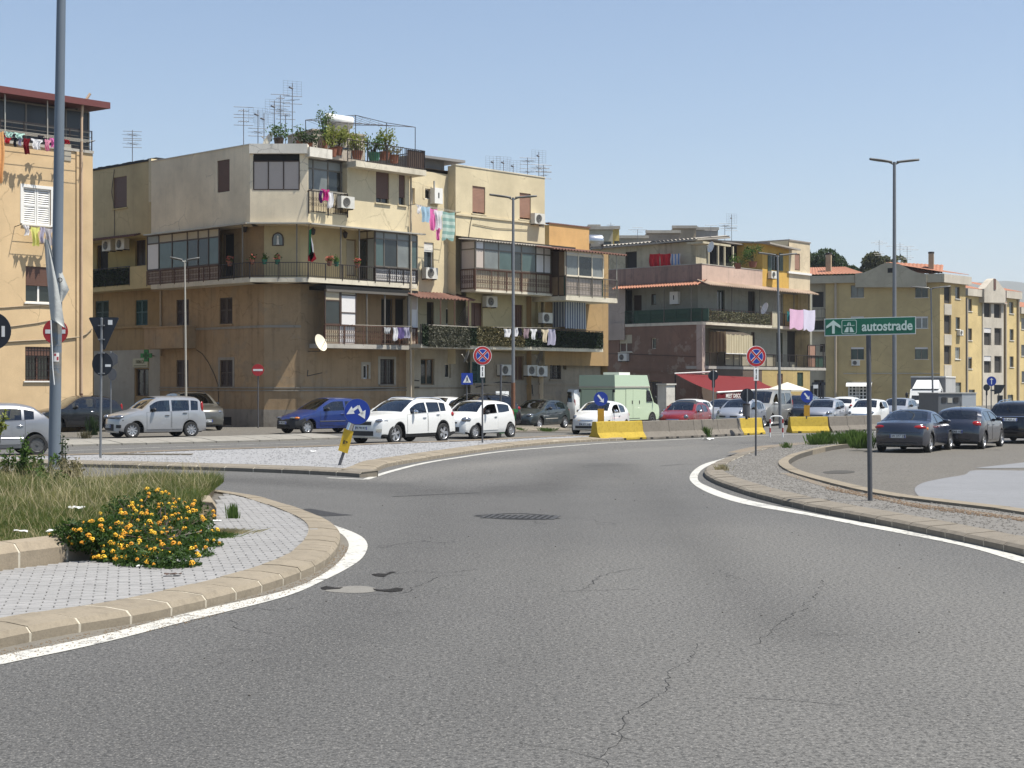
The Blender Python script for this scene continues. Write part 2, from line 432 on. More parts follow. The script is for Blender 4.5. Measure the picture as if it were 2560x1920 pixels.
def fill(name,pts2,h,mat_,step=1.5,skirt=0.0,parent=None,stuff=False):
 """flat sheet over a ground outline, draped h above the street level"""
 bm=bmesh.new();vs=[bm.verts.new((p[0],p[1],0))for p in pts2];bm.faces.new(vs)
 xs_=[p[0]for p in pts2];ys_=[p[1]for p in pts2]
 x=math.floor(min(xs_))+0.013
 while x<max(xs_):
  bmesh.ops.bisect_plane(bm,geom=bm.verts[:]+bm.edges[:]+bm.faces[:],plane_co=(x,0,0),plane_no=(1,0,0));x+=step
 y=math.floor(min(ys_))+0.013
 while y<max(ys_):
  bmesh.ops.bisect_plane(bm,geom=bm.verts[:]+bm.edges[:]+bm.faces[:],plane_co=(0,y,0),plane_no=(0,1,0));y+=step
 bmesh.ops.triangulate(bm,faces=bm.faces)
 bmesh.ops.recalc_face_normals(bm,faces=bm.faces)
 for v in bm.verts:v.co.z=gz(v.co.x,v.co.y)+h
 if sum(f.normal.z for f in bm.faces)<0:bmesh.ops.reverse_faces(bm,faces=bm.faces)
 if skirt:
  e=[e for e in bm.edges if e.is_boundary]
  r=bmesh.ops.extrude_edge_only(bm,edges=e)
  for v in[g for g in r['geom']if isinstance(g,bmesh.types.BMVert)]:v.co.z-=skirt
 me=bpy.data.meshes.new(name);bm.to_mesh(me);bm.free();me.materials.append(mat_)
 o=bpy.data.objects.new(name,me);COL.objects.link(o)
 if parent:o.parent=parent
 else:o['kind']='structure'
 if stuff:o['kind']='stuff'
 return o
def resample(pts,step):
 L=[0]
 for a,b in zip(pts[:-1],pts[1:]):L.append(L[-1]+(Vector(b)-Vector(a)).length)
 n=max(1,round(L[-1]/step));out=[]
 j=0
 for i in range(n+1):
  t=L[-1]*i/n
  while j<len(L)-2 and L[j+1]<t:j+=1
  f=(t-L[j])/max(1e-9,L[j+1]-L[j])
  out.append(Vector(pts[j]).lerp(Vector(pts[j+1]),min(1,f)))
 return out
def strip(name,A,B,h,mat_,n=60,parent=None):
 """painted band between two outlines"""
 A=resample(A,max(0.05,sum((Vector(a)-Vector(b)).length for a,b in zip(A,A[1:]))/n));
 LB=sum((Vector(a)-Vector(b)).length for a,b in zip(B,B[1:]))
 B=resample(B,LB/(len(A)-1))
 k=min(len(A),len(B));mb=MB()
 for i in range(k-1):
  mb.poly([(p[0],p[1],gz(p[0],p[1])+h)for p in(A[i],A[i+1],B[i+1],B[i])])
 return structure(mb.build(name,mat_))
def band(name,pts,w,h,mat_,step=0.7):
 c=resample(pts,step);A=[];B=[]
 for i,p in enumerate(c):
  t=(c[min(i+1,len(c)-1)]-c[max(i-1,0)]).normalized();nrm=Vector((-t.y,t.x))*w/2
  A.append(p+nrm);B.append(p-nrm)
 mb=MB()
 for i in range(len(c)-1):
  mb.poly([(p[0],p[1],gz(p[0],p[1])+h)for p in(A[i],A[i+1],B[i+1],B[i])])
 return structure(mb.build(name,mat_))
def paintmat(name,wornlow=0.44,wornhigh=0.36,col=(0.52,0.505,0.455)):
 m,nt,b,out=newmat(name);v=geo_pos(nt)
 n1=noise(nt,v,9,6,0.75);n2=noise(nt,v,1.2,4)
 w=ramp(nt,math_(nt,'ADD',math_(nt,'MULTIPLY',n1.outputs[0],0.75),math_(nt,'MULTIPLY',n2.outputs[0],0.25)),wornhigh,wornlow)
 c=mixc(nt,noise(nt,v,2.5,5,0.7).outputs[0],[x*0.72 for x in col],col)
 c=mixc(nt,w.outputs[0],(0.16,0.155,0.145),c);nt.links.new(c,b.inputs['Base Color']);b.inputs['Roughness'].default_value=0.7
 bump(nt,b,noise(nt,v,60,2).outputs[0],0.4,0.006)
 return m
M_line=paintmat('road paint',0.47,0.40);M_lineworn=paintmat('worn road paint',0.56,0.44)
# ---- white edge line round the near island
ln_out=g2([(-160,1706),(0,1663),(240,1612),(480,1551),(711,1493),(813,1450),(870,1421),(905,1396),(919,1368),(912,1349),(895,1337),(870,1326),(827,1311),(787,1300)])
ln_in=g2([(-160,1680),(0,1640),(240,1592),(480,1531),(711,1478),(795,1443),(838,1414),(862,1388),(872,1366),(868,1351),(858,1339),(842,1329),(812,1313),(786,1301)])
strip('road_marking',smooth_poly(ln_out),smooth_poly(ln_in),0.005,M_line,80)
# gutter of dusty concrete between line and kerb
M_gutter=concrete('dusty gutter',(0.17,0.155,0.13),0.5,0.6,1.0)
strip('gutter',smooth_poly(g2([(-160,1690),(0,1650),(240,1600),(480,1540),(711,1483),(800,1445),(842,1416),(866,1389),(874,1366),(868,1351),(858,1339),(835,1328)])),smooth_poly(g2([(-160,1655),(0,1615),(240,1565),(480,1520),(711,1460),(790,1428),(830,1400),(845,1380),(848,1360),(845,1345),(840,1335),(827,1322)])),0.0025,M_gutter,60)
# ---- line along the middle island and the barriers
mline=g2([(914,1199),(972,1180),(1056,1159),(1140,1145),(1253,1129),(1380,1118),(1525,1107),(1669,1100),(1814,1093),(1920,1088),(2065,1084),(2200,1079),(2500,1070)])
band('road_marking',smooth_poly(mline),0.16,0.005,M_line)
band('road_marking',g2([(818,1195),(868,1197),(914,1199)]),0.14,0.006,M_line,0.4)
# ---- line round the right island
rl_out=g2([(1812,1145),(1765,1158),(1738,1173),(1724,1192),(1731,1208),(1756,1225),(1799,1243),(1872,1263),(2020,1289),(2151,1315),(2397,1363),(2560,1410),(2700,1450)])
rl_in=g2([(1814,1146),(1772,1164),(1752,1177),(1744,1193),(1750,1206),(1772,1217),(1814,1234),(1885,1254),(2020,1282),(2151,1306),(2397,1351),(2560,1394),(2700,1432)])
strip('road_marking',smooth_poly(rl_out),smooth_poly(rl_in),0.005,M_line,90)
# ---- lines of the road behind
band('road_marking',g2([(90,1130),(300,1122),(480,1116),(650,1111),(800,1107)]),0.13,0.005,M_lineworn)
band('road_marking',g2([(30,1145),(255,1137),(480,1129),(770,1120),(1000,1108),(1253,1096),(1330,1093),(1420,1090)]),0.14,0.005,M_lineworn)
band('road_marking',g2([(1905,1083),(1980,1080),(2060,1077)]),0.13,0.005,M_lineworn)
# ---- kerbs
M_kerb=concrete('kerb stone',(0.25,0.212,0.158),0.45,0.60,1.0,0.5)
M_kerbg=concrete('grey kerb stone',(0.215,0.188,0.15),0.45,0.65,1.0,0.5)
M_mortar=concrete('pale mortar',(0.50,0.45,0.36),0.3,0.5,1.0,0.3)
M_mortd=concrete('dark joint',(0.10,0.09,0.075),0.2,0.3,1.0,0.3)
def kerb(label,A,B,prof,L=0.5,mat_=None,mort=None,gap=0.026,base=-0.05,rise=None):
 """stones between outer line A and inner line B (2D); prof = [(t across 0..1, height)...] from the outer edge"""
 root=setting('kerb')
 A=smooth_poly(A,6);LA=sum((a-b).length for a,b in zip(A,A[1:]));n=max(2,round(LA/L))
 sub=2
 B=smooth_poly(B,6)
 A=resample(A,LA/(n*sub));LB=sum((a-b).length for a,b in zip(B,B[1:]));B=resample(B,LB/(n*sub))
 mm=MB()
 k=min(len(A),len(B))-1
 def pt(i,f,t,h):
  a=A[i].lerp(A[min(i+1,k)],f);b=B[i].lerp(B[min(i+1,k)],f);q=a.lerp(b,t)
  return Vector((q.x,q.y,gz(q.x,q.y)+h))
  # mortar core slightly inside
 for i in range(k):
  for(t0,h0),(t1,h1)in zip(prof[:-1],prof[1:]):
   g=0.006
   mm.poly([pt(i,0,t0+(0.01 if t0==0 else 0),h0-g),pt(i,1,t0+(0.01 if t0==0 else 0),h0-g),pt(i,1,t1,h1-g),pt(i,0,t1,h1-g)])
 mm.build('mortar',mort or M_mortar,root)
 for s in range(n):
  i0=s*sub
  if i0+sub>k:break
  seglen=LA/n;g=gap/2/(seglen/sub)
  rows=[]
  jit=random.uniform(-0.005,0.005);jt=random.uniform(-0.012,0.012)
  for q in range(sub+1):
   i=i0+q;f=0.0
   if q==0:f=g
   if q==sub:i-=1;f=1-g
   ring=[pt(i,f,t+(jt if t>0 else 0),h+jit)for t,h in prof]
   rows.append(ring)
  mb=MB();mp=len(prof)
  vs=[p for r in rows for p in r]
  fs=[(q*mp+j,(q+1)*mp+j,(q+1)*mp+j+1,q*mp+j+1)for q in range(sub)for j in range(mp-1)]
  fs.append(tuple(range(mp)));fs.append(tuple(range(sub*mp,sub*mp+mp))[::-1])
  c=sum((Vector(v)for v in vs),Vector())/len(vs)
  mb.add([v-c for v in vs],fs)
  o=mb.build('kerb_stone',mat_ or M_kerb,root,world=False);o.location=c
 return root
PK=[(0.0,-0.06),(0.0,0.075),(0.10,0.12),(0.55,0.145),(1.0,0.15),(1.0,0.0)]
near_A=g2([(-170,1662),(0,1622),(162,1588),(340,1559),(480,1528),(596,1499),(711,1464),(798,1427),(838,1390),(850,1362),(846,1339),(827,1323),(787,1303),(711,1276),(654,1259),(567,1244),(500,1237),(400,1230),(200,1222),(0,1217)])
near_B=[]
for i,p in enumerate(near_A):
 a=near_A[max(0,i-1)];b_=near_A[min(len(near_A)-1,i+1)];t=(b_-a).normalized()
 near_B.append(p+Vector((-t.y,t.x))*0.40)
kerb('',near_A,near_B,PK,0.52)
def inset(poly,w):
 out=[]
 for i,p in enumerate(poly):
  a=poly[max(0,i-1)];b_=poly[min(len(poly)-1,i+1)];t=(b_-a).normalized();out.append(p+Vector((-t.y,t.x))*w)
 return out
 # ---- paved walk on the near island
isl=smooth_poly(near_B,5)
M_pavebase=concrete('joint sand',(0.13,0.12,0.105),0.5,0.4,1.0)
fill('pavement_bed',isl,0.120,M_pavebase,2.0)
plant_front=g2([(-170,1497),(0,1462),(140,1441),(275,1420),(420,1390),(510,1352),(541,1322),(528,1300)],0.0)
def inside(p,poly):
 c=False;j=len(poly)-1
 for i in range(len(poly)):
  if(poly[i][1]>p[1])!=(poly[j][1]>p[1])and p[0]<(poly[j][0]-poly[i][0])*(p[1]-poly[i][1])/(poly[j][1]-poly[i][1]+1e-12)+poly[i][0]:c=not c
  j=i
 return c
pave_root=setting('pavement')
isl_in=smooth_poly(inset(near_A,0.375),5)
pf_s=smooth_poly(plant_front,5)
garden=list(pf_s)+[Vector((-5.0,27.2)),Vector((-9,28.0)),Vector((-14,28.0)),Vector((-14,12))]
ang=R(14);ca,sa=math.cos(ang),math.sin(ang)
cand=[]
PL,PWD=0.205,0.104
for r_ in range(-60,220):
 for c_ in range(-90,40):
  lx=(c_+(0.5 if r_%2 else 0))*PL;ly=r_*PWD
  x=-4+lx*ca-ly*sa;y=11+lx*sa+ly*ca
  if not(-8<x<0 and 10.5<y<27.5):continue
  if inside((x,y),isl_in)and not inside((x,y),garden):
   cand.append((y,x))
cand.sort()
M_paver=concrete('grey paver',(0.285,0.278,0.27),0.40,0.50,1.2,0.4)
hx,hy=0.098,0.047
def paver_verts(cx,cy,zt,t1=0,t2=0):
 vs=[]
 for z,k in((zt-0.045,1.0),(zt-0.007,1.0),(zt,0.94)):
  for ox,oy in((-hx,-hy),(hx,-hy),(hx,hy),(-hx,hy)):
   oy2=oy*(k if k==1 else 0.90);ox2=ox*(k if k==1 else 0.95)
   vs.append((cx+ox2*ca-oy2*sa,cy+ox2*sa+oy2*ca,z+(t1*ox2+t2*oy2 if k<1 or z>zt-0.02 else 0)))
 return vs
PF=[(0,1,5,4),(1,2,6,5),(2,3,7,6),(3,0,4,7),(4,5,9,8),(5,6,10,9),(6,7,11,10),(7,4,8,11),(8,9,10,11)]
pm0=MB();pm0.add(paver_verts(0,0,0),PF);me0=None
rest=MB()
for i,(y,x)in enumerate(cand):
 z=0.142+random.uniform(-0.0035,0.0035)
 if i<300:
  if me0 is None:
   o=pm0.build('paver',M_paver,pave_root,world=False);me0=o.data
  else:
   o=bpy.data.objects.new('paver',me0);COL.objects.link(o);o.parent=pave_root
  o.location=(x,y,z);o.rotation_euler=(random.uniform(-.012,.012),random.uniform(-.012,.012),random.uniform(-.012,.012))
 else:
  rest.add(paver_verts(x,y,z,random.uniform(-.02,.02),random.uniform(-.02,.02)),PF)
rest.build('paver',M_paver,pave_root,stuff=True)
# planter kerb (taller)
PP=[(0.0,0.0),(0.0,0.30),(0.28,0.385),(1.0,0.40),(1.0,0.0)]
M_kerbp=concrete('planter kerb',(0.29,0.24,0.175),0.45,0.45,1.0,0.5)
pk=g2([(-170,1497),(0,1462),(140,1441),(275,1420)]);kerb('',pk,inset(pk,0.24),PP,0.74,M_kerbp,M_mortar,0.03)
pk=g2([(541,1326),(540,1316),(534,1305)]);kerb('',pk,inset(pk,0.20),PP,0.5,M_kerbp,M_mortar,0.02)
# soil in the garden
M_soil=concrete('dry soil',(0.16,0.125,0.075),0.5,0.5,1.0,0.6)
gard_in=smooth_poly(inset(plant_front,.10),5)+[Vector((-5.2,27.0)),Vector((-9,27.8)),Vector((-14,27.8)),Vector((-14,12))]
fill('soil',gard_in,0.28,M_soil,2.0,skirt=0.2)
# ---- middle island with gravelly concrete
M_gravel=concrete('grey gravel concrete',(0.30,0.298,0.30),0.75,0.35,0.9,1.0)
M_gravel2=concrete('coarse gravel',(0.20,0.188,0.17),0.85,0.5,0.9,1.0)
med_near=g2([(-160,1162),(0,1164),(140,1167),(289,1170),(480,1175),(654,1181),(769,1186),(860,1191),(899,1194)])
med_right=g2([(899,1194),(916,1190),(940,1180),(972,1167),(1059,1152),(1152,1137),(1253,1123),(1380,1110),(1500,1103),(1560,1101)])
med_far=g2([(1560,1096),(1430,1097),(1304,1103),(1152,1111),(972,1118),(769,1127),(480,1136),(255,1146),(60,1152),(-160,1156)])
PM=[(0.0,-0.04),(0.0,0.08),(0.12,0.115),(1.0,0.145),(1.0,0.0)]
def left_of(poly,w):return inset(poly,w)
kerb('',med_near,inset(med_near,0.5),PM,0.8,M_kerbg,M_mortar,0.03)
mr=med_right[1:]
kerb('',mr,inset(mr,0.55),PM,0.5,M_kerb,M_mortar,0.03)
medpoly=smooth_poly(inset(med_near,0.3)[:-1],3)+smooth_poly(inset(mr,0.4),3)+smooth_poly(med_far,2)
fill('gravel_island',medpoly,0.12,M_gravel,2.0)
# brown dust strip on far side of the middle island
M_dust=concrete('brown dust',(0.215,0.175,0.13),0.7,0.6,1.6,0.8)
band('dust_strip',smooth_poly(med_far,3),0.55,0.135,M_dust)
# ---- low divider beyond
PD=[(0.0,-0.04),(0.0,0.06),(0.45,0.15),(1.0,0.17),(1.0,0.0)]
dv=g2([(-200,1128),(150,1117),(350,1112),(560,1107),(700,1103),(860,1097)])
kerb('',dv,inset(dv,1.7),PD,0.85,concrete('pale divider stone',(0.25,0.235,0.205),0.3,0.5,1.0),M_mortd,0.03)
dv2=g2([(1180,1085),(1270,1081),(1350,1079),(1425,1077)])
kerb('',dv2,inset(dv2,1.2),PD,0.85,M_kerbg,M_mortd,0.03)
# forecourt in front of the houses (old asphalt)
fc=[gxy(-400,57.5),gxy(200,57.5),gxy(560,58.5),gxy(860,62),gxy(1180,66),gxy(1430,70),Vector((7.5,84,0)),Vector((3,92,0)),Vector((-30,92,0)),Vector((-45,60,0))]
fill('forecourt',[Vector((p[0],p[1]))for p in fc],0.012,M_oldroad,2.5)
# ---- right island
ri_A=g2([(1900,1127),(1850,1139),(1815,1152),(1785,1165),(1764,1180),(1763,1193),(1785,1208),(1828,1225),(1901,1248),(2020,1277),(2180,1309),(2383,1351),(2560,1391),(2720,1432)])
kerb('',ri_A,inset(ri_A,0.42),PM,0.52,M_kerbg,M_mortar,0.02)
inner_L=g2([(2140,1117),(2122,1119),(2065,1126),(1992,1143),(1952,1161),(1948,1176),(1978,1196),(2065,1224),(2169,1250),(2296,1272),(2430,1287),(2560,1307),(2720,1334)])
islR=smooth_poly(inset(ri_A,0.3),3)
islR=islR+list(reversed(smooth_poly(inner_L,3)))+g2([(2183,1112),(2100,1109),(2020,1112),(1940,1120)])
fill('gravel_island',islR,0.115,M_gravel2,1.5)
PI=[(0.0,0.05),(0.0,0.155),(1.0,0.165),(1.0,-0.02)]
kerb('',inner_L,inset(inner_L,0.26),PI,2.4,M_kerb,M_mortd,0.01)
# dirt along the top of the right island
band('dust_strip',smooth_poly(g2([(1850,1141),(1905,1127),(1960,1121),(2020,1115),(2100,1112),(2180,1113)]),3),0.8,0.122,M_dust)
band('dust_strip',smooth_poly(g2([(1960,1196),(2065,1230),(2169,1257),(2296,1281),(2430,1299),(2560,1319),(2700,1342)]),3),0.22,0.121,M_dust)
# ---- parking ground to the right
pkg=smooth_poly(inset(inner_L,0.2),3)
pkg=pkg+[Vector((12,22)),Vector((40,30)),Vector((40,75)),gxy(2560,62).xy,gxy(2300,54).xy,gxy(2140,53).xy]
fill('parking_ground',pkg,0.02,M_oldroad,1.5)
fill('light_patch',smooth_poly(g2([(2287,1222),(2310,1207),(2360,1196),(2412,1187),(2438,1176),(2560,1177),(2760,1180),(2800,1260),(2700,1310),(2560,1296),(2440,1279),(2340,1263),(2298,1242)],0.02),4,True),0.028,M_newpatch,1.5)
fill('light_patch',g2([(2438,1170),(2560,1156),(2640,1150),(2640,1160),(2560,1170),(2470,1171)],0.02),0.028,M_newpatch,1.5)
M_stain=concrete('dark stain',(0.075,0.07,0.062),0.5,0.4,1.2)
fill('stain',smooth_poly(g2([(2057,1180),(2090,1176),(2130,1177),(2136,1181),(2110,1184),(2070,1184)],0.02),3,True),0.026,M_stain)
fill('stain',smooth_poly(g2([(2085,1218),(2110,1214),(2136,1217),(2120,1222)],0.02),3,True),0.026,M_stain)
# ---- patches, potholes and drain covers in the road
fill('asphalt_patch',g2([(711,1276),(776,1272),(850,1285),(884,1288),(812,1291)]),0.004,M_patch)
M_hole=concrete('pothole',(0.018,0.016,0.014),0.6,0.5,2.0,1.0)
M_pale=concrete('filled pothole',(0.20,0.19,0.17),0.6,0.4,1.5)
fill('pothole',g2([(928,1436),(946,1434),(966,1435),(975,1430),(992,1430),(972,1436),(960,1443),(938,1441)]),0.004,M_hole)
fill('pothole',g2([(801,1470),(815,1466),(840,1470),(858,1469),(850,1473),(818,1475),(806,1474)]),0.005,M_hole)
fill('pothole',g2([(932,1472),(950,1475),(972,1474),(990,1470),(1009,1472),(1005,1478),(980,1481),(955,1479),(936,1477)]),0.005,M_hole)
fill('road_patch',smooth_poly(g2([(812,1477),(850,1468),(900,1465),(935,1470),(938,1479),(900,1483),(850,1482)]),3,True),0.003,M_pale)
def tuft_pts():pass
M_iron=plain('cast iron',(0.06,0.058,0.055),0.6,0.3,0.3,20,bumps=0.3)
M_slot=plain('slot dark',(0.004,0.004,0.004),0.9)
dc=gp(1302,1293)
t=thing('drain_cover','cast iron drain grate set into the road in the middle of the junction','drain cover',dc)
mb=MB();fr=Frame((dc.x,dc.y),(0.98,-0.2),(0,-1))
mb.box(fr,-0.56,0.56,-0.30,0.30,-0.03,0.008);mb.build('frame',M_iron,t)
mb=MB()
for i in range(11):
 for j in(-1,1):
  mb.box(fr,-0.52+i*0.095,-0.48+i*0.095,0.03*j if j>0 else-0.26,0.26 if j>0 else-0.03,0.0,0.0105)
mb.build('slot',M_slot,t)
band('asphalt_patch',g2([(1190,1290),(1260,1298),(1340,1300),(1398,1296)]),0.10,0.004,M_patch,0.3)
band('asphalt_patch',g2([(1190,1289),(1290,1283),(1390,1290)]),0.10,0.004,M_patch,0.3)
# tar seams
for l,w in(([(980,1242),(1060,1238),(1130,1235),(1200,1232)],0.05),([(1795,1112),(1860,1113),(1930,1115)],0.06),([(1650,1165),(1710,1160),(1740,1161)],0.05),([(1860,1745),(1990,1752),(2110,1764)],0.007),([(1400,1480),(1500,1476),(1600,1473)],0.008)):
 band('tar_seam',g2(l),w,0.004,M_patch,0.3)
 # big crack lower right and left, as thin jagged ribbons
M_crack=plain('crack',(0.012,0.012,0.012),1.0)
def crack(pts,w,seed):
 rg=random.Random(seed);c=resample(g2(pts),0.07);mb=MB();prev=None
 off=0
 for i,p in enumerate(c[:-1]):
  t_=(c[i+1]-p).normalized();n_=Vector((-t_.y,t_.x))
  off=max(-0.09,min(0.09,off+rg.uniform(-0.035,0.035)));ww=w*rg.uniform(0.2,1.3)
  q=p+n_*off;cur=(q+n_*ww/2,q-n_*ww/2)
  if prev:mb.poly([(a.x,a.y,gz(a.x,a.y)+0.0035)for a in(prev[0],prev[1],cur[1],cur[0])])
  prev=cur
 structure(mb.build('crack',M_crack))
for i,(l,w)in enumerate([([(1520,1836),(1560,1848),(1600,1862)],0.008),([(1750,1610),(1700,1680),(1640,1740),(1560,1790),(1470,1900)],0.005),([(1290,1860),(1400,1878),(1470,1900),(1500,1930)],0.005),([(560,1535),(640,1520),(700,1530),(760,1520)],0.008),([(590,1545),(600,1575),(700,1590)],0.006),([(2050,1450),(2000,1540),(1900,1620)],0.005),([(1600,1420),(1500,1440),(1440,1480)],0.008),([(900,1490),(1000,1480),(1080,1440),(1170,1436)],0.010),([(980,1434),(1040,1426),(1110,1430),(1190,1420)],0.009),([(700,1478),(640,1500),(560,1512)],0.008)]):
 crack(l,w,i)
 # ------------------------------------------------------------------ building kit
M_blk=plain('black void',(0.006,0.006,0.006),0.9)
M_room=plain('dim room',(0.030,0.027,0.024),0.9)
M_brown=plain('brown shutter',(0.115,0.055,0.035),0.55,var=0.2,scale=3)
M_brown2=plain('faded brown shutter',(0.30,0.165,0.11),0.6,var=0.2,scale=3)
M_dkwood=plain('dark wood',(0.055,0.032,0.020),0.55,var=0.3,scale=5)
M_wood=plain('worn wood',(0.20,0.13,0.07),0.6,var=0.3,scale=5)
M_green=plain('green louvre',(0.012,0.055,0.045),0.5,var=0.25)
M_dkgreen=plain('dark green louvre',(0.020,0.040,0.022),0.5,var=0.25)
M_white=plain('white frame',(0.72,0.70,0.65),0.5,var=0.08)
M_cream=plain('cream frame',(0.62,0.55,0.42),0.5,var=0.1)
M_alu=plain('bronze aluminium',(0.16,0.14,0.115),0.45,0.4,var=0.2)
M_alul=plain('pale aluminium',(0.42,0.39,0.33),0.4,0.3,var=0.1)
M_panel=plain('pinkish panel',(0.46,0.39,0.335),0.55,var=0.06)
M_panelw=plain('white panel',(0.66,0.63,0.60),0.5,var=0.06)
M_panelg=plain('grey panel',(0.25,0.26,0.24),0.5,var=0.12)
M_panelb=plain('beige panel',(0.42,0.36,0.25),0.6,var=0.1)
M_rail=plain('black iron rail',(0.030,0.022,0.020),0.55,0.2,var=0.3,scale=20)
M_railb=plain('rusty brown rail',(0.11,0.055,0.035),0.6,0.1,var=0.4,scale=15)
M_railg=plain('green iron rail',(0.03,0.07,0.045),0.6,0.1,var=0.3,scale=15)
M_slab=plaster('slab',(0.62,0.56,0.44),0.5)
M_slabg=plaster('grey slab',(0.40,0.37,0.32),0.5)
M_glass=darkglass('window glass',(0.020,0.024,0.024))
M_glassg=darkglass('greenish glass',(0.055,0.085,0.078),0.08)
M_glassl=darkglass('curtained glass',(0.16,0.17,0.16),0.12)
M_tile=plain('roof tile',(0.30,0.125,0.07),0.8,var=0.35,scale=4,bumps=0.4)
M_tiled=plain('dark roof tile',(0.14,0.065,0.045),0.8,var=0.4,scale=4,bumps=0.4)
M_asb=plain('corrugated fibre cement',(0.30,0.27,0.23),0.85,var=0.25,scale=2,bumps=0.3)
M_pipe=plain('downpipe',(0.40,0.33,0.24),0.6,var=0.2)
M_pipeg=plain('grey pipe',(0.30,0.29,0.27),0.6,var=0.2)
M_cable=plain('cable',(0.03,0.028,0.026),0.7)
def isect(f,g):
# intersection of two vertical planes (2D)
 a,b,c,d=f.d.x,-g.d.x,f.d.y,-g.d.y
 r=g.p-f.p;det=a*d-b*c
 t=(r.x*d-b*r.y)/det
 return f.p+f.d*t
def par(f,q):return(Vector((q[0],q[1]))-f.p).dot(f.d)
def wall(parent,fr,s0,s1,z0,z1,mat_,holes=(),depth=0.22,name='wall'):
 if s1<s0:s0,s1=s1,s0
 hs=[]
 for h in holes:
  a,b,c,d=h[:4];a=max(a,s0+0.02);b=min(b,s1-0.02);c=max(c,z0+0.0);d=min(d,z1-0.02)
  if b>a and d>c:hs.append((a,b,c,d))
 S=sorted({s0,s1,*[h[0]for h in hs],*[h[1]for h in hs]});Z=sorted({z0,z1,*[h[2]for h in hs],*[h[3]for h in hs]})
 mb=MB()
 for i in range(len(S)-1):
  for j in range(len(Z)-1):
   cs,cz=(S[i]+S[i+1])/2,(Z[j]+Z[j+1])/2
   if any(a<cs<b and c<cz<d for a,b,c,d in hs):continue
   mb.quad(fr.P(S[i],0,Z[j]),fr.P(S[i+1],0,Z[j]),fr.P(S[i+1],0,Z[j+1]),fr.P(S[i],0,Z[j+1]))
 for a,b,c,d in hs:
  P=fr.P;e=-depth
  mb.quad(P(a,0,c),P(a,e,c),P(a,e,d),P(a,0,d));mb.quad(P(b,0,c),P(b,0,d),P(b,e,d),P(b,e,c))
  mb.quad(P(a,0,d),P(a,e,d),P(b,e,d),P(b,0,d));mb.quad(P(a,0,c),P(b,0,c),P(b,e,c),P(a,e,c))
  mb.quad(P(a,e,c),P(b,e,c),P(b,e,d),P(a,e,d),1)
 return mb.build(name,[mat_,M_room],parent)
